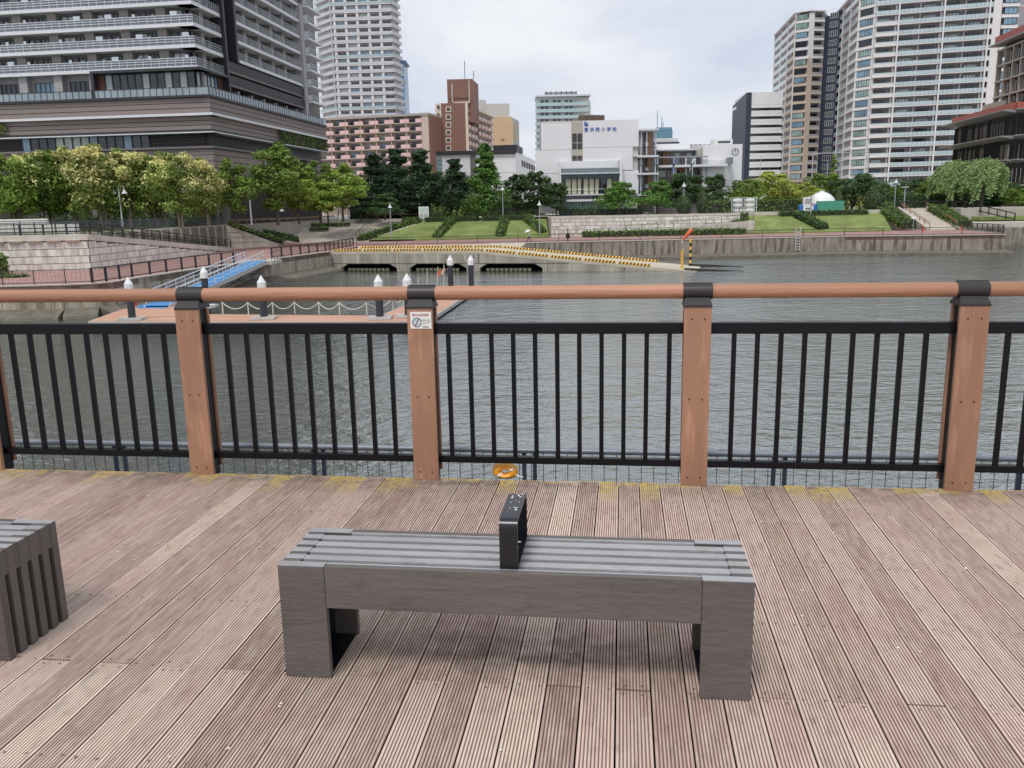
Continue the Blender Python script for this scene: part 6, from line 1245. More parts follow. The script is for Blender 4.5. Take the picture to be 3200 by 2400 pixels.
# small buildings seen over the school wing
bb = empty('blue_building', V(2075, 640, 420), label='small blue box building with masts above the school wing', cat='building'); bb.location.z = UP; fb_ = Front(bb, 420); bbm = mat('blue_sheet', (112, 152, 176), rough=0.5, var=0.05)
fb_.box('body', 2050, 398, 2098, 640, bbm, -10, 0); fb_.box('side_box', 2098, 404, 2102, 640, mat('blue_sheet_dark', (84, 120, 146), rough=0.5), -10, -2)
for y in (408, 418, 428): fb_.box('panel_line', 2050, y, 2098, y + 1, mat('blue_line', (96, 134, 158)), 0, 0.08)
for px, a in ((2054, 346), (2068, 366), (2072, 382)): p = V(px, 398, 424); MB().tube([(p.x - bb.location.x, 4, p.z - UP - 0.3), (p.x - bb.location.x, 4, V(px, a, 424).z - UP)], 0.2, 5).build('mast', lamp_g, bb)
lb_ = empty('low_white_block', V(2230, 640, 300), label='low white block with a ribbed roof hut behind the school clock wall', cat='building'); lb_.location.z = UP; fl_ = Front(lb_, 300)
fl_.box('wall', 2160, 452, 2290, 640, pgrey, -10, 0); fl_.box('roof_hut', 2236, 434, 2292, 451.6, white_p, -8, -1); fl_.box('hut_window', 2246, 440, 2284, 446, gl_d, -1, -0.9)
for i in range(5): fl_.box('roof_vent', 2166 + i * 14, 448, 2172 + i * 14, 451.8, grey_w, -6, -4)
# ------------------------------------------------------------------ dark and white office block
ob = empty('office_block', V(2326, 640, 345), label='white office block with dark window strips and a black gable side', cat='building'); ob.location.z = UP; fo = Front(ob, 345); navy = mat('navy_side', (52, 60, 78), rough=0.5, var=0.06)
tp_ = V(2340, 289, 345).z - UP; x0 = V(2326, 500, 345).x - ob.location.x; x1 = V(2470, 500, 345).x - ob.location.x
MB().prism([(x0, 0), (x1, 0), (x1 + 2, 26), (x0 + 2.2, 26)], 0, tp_).build('body', white_p, ob)
A_, B_ = V(2284, 500, 372), V(2326, 500, 344.98); Fk = Fr((A_.x, A_.y), (B_.x, B_.y), (ob.location.x, ob.location.y)); MB().fbox(Fk, 0, Fk.L, -2, 0, 0, V(2284, 332, 372).z - UP, tp_).build('dark_gable', navy, ob); MB().fbox(Fk, 0.5, 8, 0.0, 0.15, V(2288, 348, 372).z - UP, V(2288, 342, 372).z - UP + 0.3).build('sign_plate', white_p, ob)
for k in range(11):
    y = 337 + k * 26.6; z0, z1 = V(2380, y + 8, 345).z - UP, V(2380, y, 345).z - UP
    MB().box(x0 + 0.4, x1 - 0.4, -0.06, -0.001, z0, z1).build('window_strip', gl_k, ob)
    for i in range(4): MB().box(x0 + 0.2 + i * 4.7, x0 + 0.35 + i * 4.7, -0.1, -0.061, z0, z1).build('mullion', navy, ob)
    MB().box(x0, x1, -0.03, -0.001, z1 + 1.2, z1 + 1.25).build('panel_joint', pgrey, ob)
# ------------------------------------------------------------------ right apartment complex
rc = empty('apartment_complex', (V(2740, 500, 285).x, 285, UP), label='large white apartment complex with glass balconies at the right', cat='building'); RO = (rc.location.x, rc.location.y)
def P2(px, Y): q = V(px, 300, Y); return (q.x, q.y)
FM = Fr(P2(2718, 285.5), P2(3108, 274.2), RO); FCh = Fr(P2(2668, 291), P2(2718, 285.5), RO); FSi = Fr(P2(2600, 330), P2(2668, 291), RO); FRc = Fr(P2(3108, 274.2), P2(3160, 274.0), RO)
FH2, NR, ZR = 3.1, 21, 67.6 - UP
rw_ = mat('complex_white', (226, 222, 220), rough=0.65, var=0.04, scale=0.1); rg_ = mat('complex_grey', (164, 160, 164), rough=0.7, var=0.08, scale=0.3); br_ = mat('complex_brown', (194, 178, 162), rough=0.7, var=0.06, scale=0.2); bglass = mat('balcony_glass', (186, 204, 208), rough=0.15, var=0.08, scale=0.2, spec=0.7, rnd=0.05)
MB().prism([(p[0] - RO[0], p[1] - RO[1]) for p in (P2(2606, 332), P2(2672, 292.6), P2(2718, 287.2), P2(3108, 275.9), P2(3152, 275.5), (178, 300), (132, 345))], 0, ZR).build('core_wall', rg_, rc)
for F in (FM, FCh, FSi, FRc): MB().fbox(F, -0.3, F.L + 0.3, -4, 0.6, ZR - 0.1, ZR + 0.45).build('roof_slab', rw_, rc)
cols = [0.0] + [FM.L * f for f in (0.197, 0.556, 0.905)] + [FM.L]
def balcony(F, s0, s1, z, solid, parent, mt=None, d=0.0):
    key = ('bal', round(s1 - s0, 2), solid, mt.name if mt else '')
    if key not in WCACHE:
        mb = MB(); mb.cur = 0; w_ = s1 - s0; mb.box(0, w_, -0.0, 1.6, -0.28, 0.0)
        if solid: mb.box(0, w_, 0.0, 0.15, 0.002, 0.72); mb.cur = 1; mb.box(0, w_, 0.04, 0.08, 0.75, 1.1)
        else:
            mb.cur = 1; n = max(2, round(w_ / 1.25))
            for i in range(n): mb.box(w_ * i / n + 0.03, w_ * (i + 1) / n - 0.03, 0.03, 0.08, 0.06, 1.12)
        WCACHE[key] = mb.mesh('balcony', [mt or rw_, bglass])
    return inst('balcony', WCACHE[key], parent, F(s0, d, z), F.rz)
for k in range(NR):
    z = ZR - FH2 * (k + 1)
    for i in range(4):
        s0, s1 = cols[i] + 0.25, cols[i + 1] - 0.25; solid = (i in (0, 3)) and k >= 3
        balcony(FM, s0, s1, z, solid, rc)
        nw = 1 if i in (0, 3) else 2; wd = (s1 - s0) / nw
        for j in range(nw):
            win(rc, FM, s0 + wd * j + 0.5, -1.55, z + 0.1, wd * 0.6, 2.1, 4, 1, rs.choice((gl_d, gl_k, gl_d, gl_c))); 
            MB().fbox(FM, s0 + wd * (j + 1) - 0.5 - (0.35 if j == nw - 1 else 0), s0 + wd * (j + 1) - 0.25, -1.6, -0.3, z, z + FH2 - 0.3).build('partition', rg_, rc)
    win(rc, FCh, 0.8, 0.02, z + 0.55, FCh.L - 1.3, 1.95, 5, 1, rs.choice((gl_g, gl_g, gl_b, gl_d))); MB().fbox(FCh, 0, FCh.L, -1.5, 0.0, z - 0.1, z + 0.5).build('spandrel', rw_, rc); MB().fbox(FCh, -0.1, FCh.L + 0.1, -1.5, 0.25, z + 2.55, z + 2.98).build('spandrel', rw_, rc)
    for i in range(3): balcony(FSi, FSi.L * i / 3 + 0.3, FSi.L * (i + 1) / 3 - 0.3, z, i == 2 and k >= 3, rc); win(rc, FSi, FSi.L * i / 3 + 1.2, -1.55, z + 0.1, FSi.L / 3 - 3, 2.1, 3, 1, rs.choice((gl_d, gl_k)))
    win(rc, FRc, 0.6, 0.02, z + 0.5, FRc.L - 1.2, 2.0, 3, 1, rs.choice((gl_b, gl_b, gl_d))); MB().fbox(FRc, 0, FRc.L, -1.3, 0.0, z - 0.35, z + 0.45).build('spandrel', rw_, rc); MB().fbox(FRc, 0, FRc.L + (1.2 if k < 3 else 0), -1.3, 0.3, z - 0.6, z - 0.352).build('spandrel', rw_, rc)
for i in range(1, 4): MB().fbox(FM, cols[i] - 0.22, cols[i] + 0.22, -1.6, 0.35, 0, ZR - 0.12).build('white_column', rw_, rc)
MB().fbox(FCh, 0, 0.75, -1.4, 0.05, 0, ZR - 0.12).build('corner_wall', rw_, rc); MB().fbox(FCh, FCh.L - 0.5, FCh.L, -1.4, 0.05, 0, ZR - 0.12).build('corner_wall', rw_, rc); MB().fbox(FM, FM.L - 2.4, FM.L - 0.2, -1.5, 0.02, 0, ZR - 0.12).build('corner_wall', rw_, rc)
for i in range(4): MB().fbox(FSi, FSi.L * i / 3 - 0.15, FSi.L * i / 3 + 0.15, -1.6, 0.12, 0, ZR - 0.12).build('white_column', rw_, rc)
# dark core and the left wing
FK = Fr(P2(2566, 326), P2(2614, 322), RO); FL1 = Fr(P2(2414, 368), P2(2476, 326), RO); FL2 = Fr(P2(2476, 326), P2(2519, 323), RO); FL3 = Fr(P2(2519, 323), P2(2566, 324), RO)
ZC = V(2590, 48, 324).z - UP
MB().fbox(FK, 0, FK.L, -10, 0, 0, ZC).build('dark_stair_core', navy, rc)
MB().prism([(p[0] - RO[0], p[1] - RO[1]) for p in (P2(2418, 369), P2(2480, 327.6), P2(2519, 324.6), P2(2566, 325.5), (140, 372))], 0, ZR).build('core_wall', rg_, rc)
for F in (FL1, FL2, FL3): MB().fbox(F, -0.2, F.L + 0.1, -4, 0.5, ZR - 0.05, ZR + 0.4).build('roof_slab', rw_, rc)
for k in range(NR):
    z = ZR - FH2 * (k + 1); m_ = rw_ if k < 5 else br_
    win(rc, FK, 1.9, 0.02, z + 0.7, 3.0, 1.9, 4, 1, gl_d, rw_)
    win(rc, FL2, 0.3, 0.02, z + 0.55, FL2.L - 1.0, 1.95, 5, 1, rs.choice((gl_g, gl_b, gl_d, gl_g))); MB().fbox(FL2, 0, FL2.L, -1.4, 0, z - 0.55, z + 0.5).build('spandrel', m_, rc)
    MB().fbox(FL3, 0, FL3.L, -1.4, 0.02, z - 0.4, z + 0.25).build('spandrel', m_, rc); MB().fbox(FL3, 0, FL3.L * 0.32, -1.4, 0.02, z + 0.252, z + 2.68).build('wall_pier', m_, rc); MB().fbox(FL3, FL3.L * 0.34, FL3.L - 0.1, -0.3, -0.2, z + 0.252, z + 1.1).build('balcony_screen', rg_, rc); win(rc, FL3, FL3.L * 0.38, -1.3, z + 0.3, FL3.L * 0.5, 2.0, 2, 1, gl_k)
    for i in range(3): balcony(FL1, FL1.L * i / 3 + 0.3, FL1.L * (i + 1) / 3 - 0.3, z, i == 2 and k >= 4, rc, br_ if (k >= 4 and i == 2) else None); win(rc, FL1, FL1.L * i / 3 + 1.2, -1.55, z + 0.1, FL1.L / 3 - 3, 2.1, 3, 1, rs.choice((gl_d, gl_k)))
for i in range(4): MB().fbox(FL1, FL1.L * i / 3 - 0.15, FL1.L * i / 3 + 0.15, -1.6, 0.12, 0, ZR - 0.07).build('white_column', rw_, rc)
MB().fbox(FL2, -0.3, 0.28, -1.4, 0.1, 0, ZR - 0.07).build('corner_wall', br_, rc)
for i in range(2): MB().box(-8 + i * 9, -1.5 + i * 9, 4, 9, ZR + 0.5, ZR + 1.0).build('roof_panel', frame_d, rc)
# ------------------------------------------------------------------ dark louvred building with deep eaves at the right edge
db = empty('louvred_building', (V(2990, 560, 212).x, 200, UP), label='dark louvred building with deep flat eaves and a red fascia at the right edge', cat='building'); DO = (db.location.x, db.location.y)
def P3(px, Y): q = V(px, 420, Y); return (q.x, q.y)
FD = Fr(P3(2985, 216), P3(3168, 182), DO); FD2 = Fr(P3(3168, 182), P3(3320, 178), DO)
lou = mat('dark_louvre', (50, 44, 42), rough=0.6, var=0.2, rnd=0.25); lou_l = mat('pale_louvre', (140, 132, 122), rough=0.6, var=0.15); redf = mat('red_fascia', (164, 88, 74), rough=0.6, var=0.06); soff = mat('grey_soffit', (150, 146, 144), rough=0.7, var=0.06); dbk = mat('dark_wall', (34, 31, 30), rough=0.6, var=0.15)
zt = V(2985, 390, 216).z - UP
for F in (FD, FD2): MB().fbox(F, 0.3, F.L, -9, -0.6, 0, zt - 0.4).build('dark_wall', dbk, db)
def eave(z, over, fas):
    F = FD; MB().hexa([F(-over, over * 0.7, z - 0.05), F(F.L + 0.0, over * 0.7, z - 0.05), F(F.L, -2, z - 0.9), F(-0.2, -2, z - 0.9), F(-over, over * 0.7, z + 0.12), F(F.L, over * 0.7, z + 0.12), F(F.L, -2, z + 0.1), F(-over * 0.3, -2, z + 0.1)]).build('eave', soff, db)
    MB().hexa([FD2(0, over * 0.7, z - 0.05), FD2(FD2.L, over * 0.7, z - 0.05), FD2(FD2.L, -2, z - 0.9), FD2(0, -2, z - 0.9), FD2(0, over * 0.7, z + 0.12), FD2(FD2.L, over * 0.7, z + 0.12), FD2(FD2.L, -2, z + 0.1), FD2(0, -2, z + 0.1)]).build('eave', soff, db)
    if fas: MB().fbox(FD, -0.5, FD.L, -3, over * 0.25, z + 0.14, z + 1.5).build('red_fascia', redf, db); MB().fbox(FD2, 0.1, FD2.L, -3, over * 0.25, z + 0.14, z + 1.5).build('red_fascia', redf, db)
eave(zt, 3.6, True); eave(zt - 5.2, 3.6, False); eave(zt - 10.0, 1.6, False)
lme = MB().box(-0.05, 0.05, -0.22, 0.0, 0, 3.9).mesh('louvre', lou); lml = MB().box(-0.06, 0.06, -0.26, 0.0, 0, 3.0).mesh('louvre', lou_l)
for r_ in range(3):
    for i in range(44): inst('louvre', lml if rs.random() < 0.3 else lme, db, FD(0.6 + i * (FD.L - 1) / 44, 0.15, zt - 4.9 - r_ * 4.9), FD.rz)
    for i in range(22): inst('louvre', lml if rs.random() < 0.4 else lme, db, FD2(0.4 + i * 0.75, 0.1, zt - 4.9 - r_ * 4.9), FD2.rz)
    MB().fbox(FD2, 0, FD2.L, 0.2, 0.3, zt - 5.6 - r_ * 4.9, zt - 5.2 - r_ * 4.9).build('pale_band', lou_l, db)
# stepped frame rising behind it
gr = mat('concrete_grid', (170, 162, 152), rough=0.75, var=0.08)
G1 = Fr(P3(3092, 204), P3(3215, 184), DO); zb = zt + 1.6; zt2 = V(3140, 140, 196).z - UP
for i in range(6): MB().fbox(G1, i * G1.L / 5 - 0.25, i * G1.L / 5 + 0.25, -1.2, -0.2, zb, zt2).build('grid_column', gr, db)
for j in range(4): MB().fbox(G1, -0.4, G1.L, -1.2, -0.1, zb + 3.0 + j * 3.4, zb + 3.35 + j * 3.4).build('grid_beam', gr, db)
MB().fbox(G1, 1.0, G1.L, -6, -1.4, zb, zt2 + 1).build('glass_wall', gl_d, db); MB().fbox(G1, -1.6, G1.L, -6, 1.4, zt2 + 1.0, zt2 + 1.3).build('eave', soff, db); MB().fbox(G1, 0.4, G1.L, -6, 0.8, zt2 + 1.32, zt2 + 2.9).build('red_fascia', redf, db)
G2 = Fr(P3(3070, 205), P3(3160, 190), DO)
for i in range(7): MB().fbox(G2, i * 1.5 - 2, i * 1.5 - 1.2, -1.4, -0.2, zb - 0.1, zb + 1.9).build('parapet_fin', gr, db)
# ================================================================== TREES
bark = mat('bark', (92, 82, 72), rough=0.9, var=0.25, scale=3, bump=0.5, bscale=12); bark_p = mat('pale_bark', (150, 138, 122), rough=0.9, var=0.2, scale=3)
LM = {'green': leafmat('leaf_green', (124, 148, 68)), 'fresh': leafmat('leaf_fresh', (148, 170, 78)), 'dark': leafmat('leaf_dark', (78, 104, 62)), 'pine': leafmat('leaf_pine', (66, 90, 62), trans=0.15), 'deep': leafmat('leaf_deep', (100, 138, 64)), 'yellow': leafmat('leaf_yellow', (166, 174, 84)), 'willow': leafmat('leaf_willow', (154, 178, 116)), 'olive': leafmat('leaf_olive', (126, 144, 70)), 'bloom': leafmat('blossom_cream', (222, 216, 150), var=0.2), 'topiary': leafmat('leaf_topiary', (84, 106, 64), trans=0.1)}
def crown_points(shape, H, R, hb, n_lobe, n_leaf, rng):
    """leaf positions, outward normals and a light/dark tint for one crown between height hb and H"""
    Pn, Nn, Tn, LO = [], [], [], []
    ch = H - hb
    for i in range(n_lobe):
        t = (i + rng.uniform(0, 1)) / n_lobe
        if shape == 'cone': rr = R * (1 - t) ** 0.8 * 0.95 + 0.15; z = hb + ch * t * 0.97
        elif shape == 'pine': rr = R * (0.5 + 0.5 * sin(pi * min(1, t * 1.1 + 0.1))) * (1 - 0.45 * t); z = hb + ch * t
        elif shape == 'oval': rr = R * max(0.12, sin(pi * (0.12 + 0.82 * t))) ** 0.7; z = hb + ch * t
        elif shape == 'spread': rr = R * (0.95 - 0.55 * t); z = hb + ch * t
        else: rr = R * max(0.2, sin(pi * (0.2 + 0.72 * t))) ** 0.6; z = hb + ch * t
        a = rng.uniform(0, 2 * pi) if i % 2 else i * 2.4 + rng.uniform(-0.4, 0.4)
        d = rr * (0.35 + 0.65 * math.sqrt(rng.uniform(0, 1))) * 0.72
        c = np.array((d * cos(a), d * sin(a), z))
        lr = {'cone': 0.38, 'pine': 0.46, 'oval': 0.36, 'spread': 0.38}.get(shape, 0.36) * max(0.35 * R, rr) * rng.uniform(0.75, 1.25)
        fl = {'pine': 0.62, 'spread': 0.5, 'cone': 0.85}.get(shape, 0.72)
        k = int(n_leaf / n_lobe * rng.uniform(0.75, 1.25)); q = rng.normal(0, 1, (k, 3)); q /= np.linalg.norm(q, axis=1)[:, None]
        rad = lr * (0.45 + 0.55 * rng.uniform(0, 1, (k, 1)) ** 0.5); rad *= 1 + 0.18 * np.sin(q[:, :1] * 5 + i) + 0.15 * np.sin(q[:, 2:] * 7 + 2 * i)
        p = c + q * rad * np.array((1, 1, fl))
        if shape == 'pine': p[:, 2] += 0.12 * np.hypot(p[:, 0] - c[0], p[:, 1] - c[1])
        Pn.append(p); Nn.append(q * np.array((1, 1, 1.3)) + np.array((0, 0, 0.35))); Tn.append(np.full(k, rng.uniform(0.25, 0.75)) + rng.uniform(-0.22, 0.22, k) + 0.12 * q[:, 2]); LO.append((c, lr))
    return np.concatenate(Pn), np.concatenate(Nn), np.concatenate(Tn), LO
TREE = {}
def tree_proto(key, shape, H, R, hb, leaf, n_lobe=26, n_leaf=5200, size=0.2, seed=1, bloom=0.0, trunk=0.16, multi=1, bk=None, stakes=False):
    """crown mesh and trunk mesh of one tree form, shared by its copies"""
    rng = np.random.default_rng(seed); P, Nn, T, LO = crown_points(shape, H, R, hb, n_lobe, n_leaf, rng)
    n = len(P); mi = np.zeros(n, int)
    if bloom:
        out = np.hypot(P[:, 0], P[:, 1]) / R * 0.5 + (P[:, 2] - hb) / (H - hb) * 0.6
        lo = np.sin(P[:, 0] * 1.9 + seed) + np.sin(P[:, 1] * 1.7 + 2 * seed) + np.sin(P[:, 2] * 2.1); mi = ((out + 0.16 * lo + rng.uniform(-0.25, 0.25, n) + 0.12 * Nn[:, 2]) > (1.22 - bloom)).astype(int)
    crown = leaf_mesh('crown', P, Nn, rng.uniform(0.6, 1.35, n) * size, T, [LM[leaf], LM['bloom']], mi, rng=rng)
    tb = MB(); rr = random.Random(seed)
    for s in range(multi):
        ox, oy = (0, 0) if multi == 1 else (rr.uniform(-0.5, 0.5), rr.uniform(-0.4, 0.4)); tx, ty = ox * 2.2, oy * 2.2
        top = hb + (H - hb) * (0.75 if multi == 1 else 0.4)
        tb.tube([(ox, oy, -0.1), (ox + (tx - ox) * 0.25, oy, hb * 0.5), (tx * 0.8, ty * 0.8, hb * 1.05), (tx, ty, top)], [trunk * 1.25, trunk, trunk * 0.8, trunk * 0.25], 7)
    for c, lr in LO[::2]:
        z0 = max(hb * 0.75, c[2] - lr * 1.2 - 0.25 * hypot(c[0], c[1])); z0 = min(z0, H * 0.8); mid = (c[0] * 0.5, c[1] * 0.5, z0 + (c[2] - z0) * 0.55)
        tb.tube([(0, 0, z0), mid, tuple(c)], [trunk * 0.45, trunk * 0.3, trunk * 0.1], 5, cap=False)
    TREE[key] = (crown, tb.mesh('trunk', bk or bark, smooth=True), H, R)
def tree(key, px, py_top, Y, label, zb=UP, wpx=None, rz=None, name='tree', cat='tree', group=None, lean=0.0):
    cr, tk, H, R = TREE[key]; q = V(px, py_top, Y); h = q.z - zb; sz = h / H; sxy = sz if wpx is None else (wpx * Y / F_PX) / (2 * R)
    t = empty(name, (q.x, Y, zb), rs.uniform(0, 6.28) if rz is None else rz, label=label, cat=cat, group=group); t.scale = (sxy, sxy, sz)
    inst('crown', cr, t); inst('trunk', tk, t); return t
tree_proto('bloom_a', 'round', 10.5, 4.6, 2.6, 'olive', 34, 7600, 0.2, 11, bloom=0.5, multi=3, bk=bark_p, trunk=0.13)
tree_proto('bloom_b', 'round', 10.5, 4.6, 2.6, 'olive', 34, 7600, 0.2, 12, bloom=0.26, multi=4, bk=bark_p, trunk=0.12)
tree_proto('bloom_c', 'round', 10.0, 4.4, 2.8, 'green', 34, 7400, 0.2, 13, bloom=0.12, multi=4, bk=bark, trunk=0.13)
tree_proto('leafy_cone', 'oval', 10.0, 3.2, 2.2, 'green', 34, 6400, 0.19, 14, trunk=0.15)
tree_proto('fresh_oval', 'oval', 9.0, 3.1, 2.3, 'fresh', 30, 6000, 0.19, 15, trunk=0.13)
tree_proto('dark_round', 'oval', 8.0, 3.0, 1.6, 'dark', 28, 5600, 0.19, 16, trunk=0.15)
tree_proto('pine_a', 'pine', 13.0, 4.3, 2.5, 'pine', 46, 10500, 0.2, 17, trunk=0.2); tree_proto('pine_b', 'pine', 13.0, 4.0, 2.0, 'pine', 44, 10500, 0.2, 18, trunk=0.2)
tree_proto('redwood', 'cone', 15.0, 4.6, 1.8, 'deep', 60, 12500, 0.21, 19, trunk=0.24)
tree_proto('cherry', 'spread', 6.5, 4.8, 2.0, 'deep', 26, 5600, 0.19, 20, trunk=0.18); tree_proto('cherry_dark', 'spread', 7.0, 4.6, 1.6, 'dark', 28, 5800, 0.19, 21, trunk=0.18)
tree_proto('yellow', 'oval', 8.0, 3.4, 2.0, 'yellow', 26, 5000, 0.2, 22, trunk=0.12); tree_proto('bushy', 'round', 8.0, 4.4, 1.0, 'green', 30, 6200, 0.2, 23, trunk=0.16); tree_proto('bushy_dark', 'round', 8.0, 4.4, 0.8, 'dark', 30, 6200, 0.2, 24, trunk=0.16)
tree_proto('column', 'cone', 12.0, 1.9, 2.0, 'fresh', 26, 3000, 0.22, 25, trunk=0.14)
# willow: hanging curtains of leaves
def willow_proto(key, seed):
    rng = np.random.default_rng(seed); P, Nn, T = [], [], []
    for i in range(300):
        a = rng.uniform(0, 2 * pi); r0 = rng.uniform(0, 1) ** 0.5; x, y = 2.5 * r0 * cos(a), 2.5 * r0 * sin(a); z = 9.3 - 2.2 * r0 ** 3 + rng.uniform(-0.7, 0.3); Ls = rng.uniform(2.0, 6.2) * (0.5 + 0.5 * r0); k = int(Ls * 16); s = np.linspace(0, 1, k)
        q = np.stack([x + 0.5 * s * cos(a) - 0.55 * s ** 2, y + 0.5 * s * sin(a), z - Ls * s + 0.25 * np.sin(s * 2)], 1) + rng.normal(0, 0.1, (k, 3)); P.append(q); Nn.append(np.tile((cos(a), sin(a), 0.5), (k, 1))); T.append(np.full(k, rng.uniform(0.2, 0.8)) + rng.uniform(-0.15, 0.15, k))
    P = np.concatenate(P); n = len(P); cr = leaf_mesh('crown', P, np.concatenate(Nn), rng.uniform(0.09, 0.19, n), np.concatenate(T), LM['willow'], rng=rng)
    tb = MB(); tb.tube([(0, 0, -0.1), (0.1, 0, 2), (0, 0.1, 5), (0.1, 0, 8.4)], [0.24, 0.2, 0.15, 0.05], 8)
    for k in range(9): a = k * 0.7; tb.tube([(0, 0, 3.6 + k * 0.4), (1.2 * cos(a), 1.2 * sin(a), 5.8 + k * 0.3), (2.4 * cos(a), 2.4 * sin(a), 6.8 + k * 0.2)], [0.1, 0.07, 0.03], 5, cap=False)
    TREE[key] = (cr, tb.mesh('trunk', bark, smooth=True), 9.6, 3.1)
willow_proto('willow', 31)
# row in front of the big block
g1 = 'trees along the front of the big left block'
for key, px, py, Y, wp, lb in (('bloom_c', 25, 490, 116, 210, 'green tree cut by the left edge in front of the big block'), ('bloom_c', 118, 478, 120, 210, 'mostly green tree with few blossoms, second from the left edge'), ('bloom_b', 205, 470, 122, 200, 'half blossoming tree just left of the creamiest tree'), ('bloom_a', 292, 460, 117, 230, 'creamiest blossoming tree, left of the twin headed lamp'),
    ('bloom_a', 388, 476, 119, 200, 'cream blossoming tree directly behind the twin headed lamp'), ('bloom_c', 468, 486, 121, 210, 'greener tree right of the twin headed lamp'), ('bloom_b', 545, 486, 118, 190, 'half blossoming tree, third to the right of the twin headed lamp'), ('bloom_a', 632, 502, 122, 130, 'narrow blossoming tree at the right end of the flowering row'),
    ('leafy_cone', 722, 498, 128, 150, 'dense green conical tree left of the dark shop entrance'), ('leafy_cone', 850, 448, 133, 190, 'tall yellowish green tree in front of the podium corner'), ('fresh_oval', 922, 523, 140, 140, 'light green staked tree above the single curved lamp'), ('leafy_cone', 990, 506, 152, 150, 'dull green tree behind the flat headed lamp'), ('fresh_oval', 1062, 514, 156, 160, 'light green conical tree beside the dark pines'), ('fresh_oval', 1018, 560, 150, 110, 'small light green tree low between the flat headed lamp and the pines')):
    tree(key, px, py, Y, lb, wpx=wp, group=g1)
# staking frames under two young trees
stk = mat('stake_wood', (128, 106, 86), rough=0.9)
for i, (px, Y, lb) in enumerate(((922, 140, 'wooden stake tripod under the light green tree by the curved lamp'), (1062, 156, 'wooden stake tripod under the conical tree beside the pines'))):
    q = V(px, 690, Y); t = empty('tree_stake', (q.x, Y - 0.2, UP), label=lb, cat='tree stake', group='stakes under young trees')
    for k in range(3): a = k * 2.1; MB().tube([(1.0 * cos(a), 1.0 * sin(a), 0), (0.12 * cos(a), 0.12 * sin(a), 2.0)], 0.05, 5).build('stake', stk, t)
    MB().tube([(-0.5, -0.05, 1.1), (0.5, -0.05, 1.1)], 0.045, 5).build('crosspiece', stk, t)
g2 = 'dark pines behind the lawns'
for key, px, py, Y, wp, lb in (('pine_a', 1168, 486, 178, 170, 'leftmost dark pine behind the lawns'), ('pine_b', 1243, 468, 182, 160, 'tallest dark pine in front of the pink block'), ('pine_a', 1312, 474, 176, 170, 'dark pine behind the information board'), ('pine_b', 1418, 500, 172, 150, 'conical dark pine in front of the white hall'), ('pine_b', 1120, 560, 172, 120, 'lower dark pine at the left end of the pines'), ('pine_a', 1365, 540, 180, 120, 'low dark pine between the information board and the white hall')):
    tree(key, px, py, Y, lb, wpx=wp, group=g2, name='pine_tree')
tree('yellow', 1345, 540, 186, 'yellowish crown showing between the dark pines', wpx=110); tree('cherry_dark', 1200, 605, 168, 'low spreading tree under the leftmost pines', wpx=150)
tree('redwood', 1513, 444, 166, 'tall bright green conical tree in front of the white hall', wpx=180, name='conifer')
for px, py, Y, wp, lb in ((1612, 548, 172, 120, 'dark rounded tree right of the tall conical tree'), (1678, 538, 171, 130, 'dark rounded tree at the left corner of the school'), (1738, 574, 167, 100, 'small dark tree in front of the school at the glazed bay')): tree('dark_round', px, py, Y, lb, wpx=wp, group='dark rounded trees by the school')
tree('cherry', 1935, 572, 164, 'spreading green tree in front of the glazed school bay', wpx=170)
for key, px, py, Y, wp, lb in (('cherry', 2055, 566, 166, 150, 'spreading tree below the school galleries'), ('cherry_dark', 2150, 545, 168, 200, 'wide dark spreading tree below the school terrace'), ('cherry_dark', 2232, 548, 170, 130, 'dark windblown tree below the school clock'), ('bushy', 2335, 562, 176, 150, 'green bushy tree behind the boat rack'), ('yellow', 2412, 538, 180, 150, 'yellow green tree before the foot of the left flats wing'), ('bushy', 2468, 585, 184, 120, 'green tree behind the yellow trees'), ('yellow', 2520, 572, 176, 110, 'small yellow green tree above the vending machine'),
    ('bushy', 2578, 545, 186, 150, 'light bushy tree behind the white dome'), ('column', 2608, 486, 190, 60, 'slim tall light green tree rising by the net frame'), ('bushy_dark', 2668, 548, 178, 200, 'big dark bushy tree right of the white dome'), ('bushy_dark', 2740, 560, 184, 130, 'dark bushy tree behind the large clipped cone'), ('bushy', 2795, 585, 196, 100, 'low green tree left of the tall lamp by the stairs'), ('bushy_dark', 2850, 560, 205, 160, 'dark tree mass behind the tall lamp by the stairs'), ('bushy', 2905, 572, 200, 110, 'green tree between the tall lamp and the left willow'), ('yellow', 2940, 548, 204, 130, 'yellowish tree left of the left willow'), ('yellow', 3035, 560, 206, 110, 'yellowish tree between the two willows'), ('bushy_dark', 3150, 575, 176, 130, 'dark bushy tree near the right edge'), ('bushy', 3185, 590, 170, 110, 'lighter bushy tree cut by the right edge'), ('bushy', 2285, 590, 190, 110, 'green tree left of the boat rack'), ('bushy_dark', 3120, 560, 196, 90, 'dark tree at the foot of the louvred building')):
    tree(key, px, py, Y, lb, wpx=wp, group='trees along the far park')
tree('willow', 2988, 500, 176, 'left one of the two windblown willows', wpx=140, rz=0.2, name='willow_tree', group='willows'); tree('willow', 3078, 494, 172, 'right one of the two windblown willows', wpx=165, rz=0.1, name='willow_tree', group='willows')
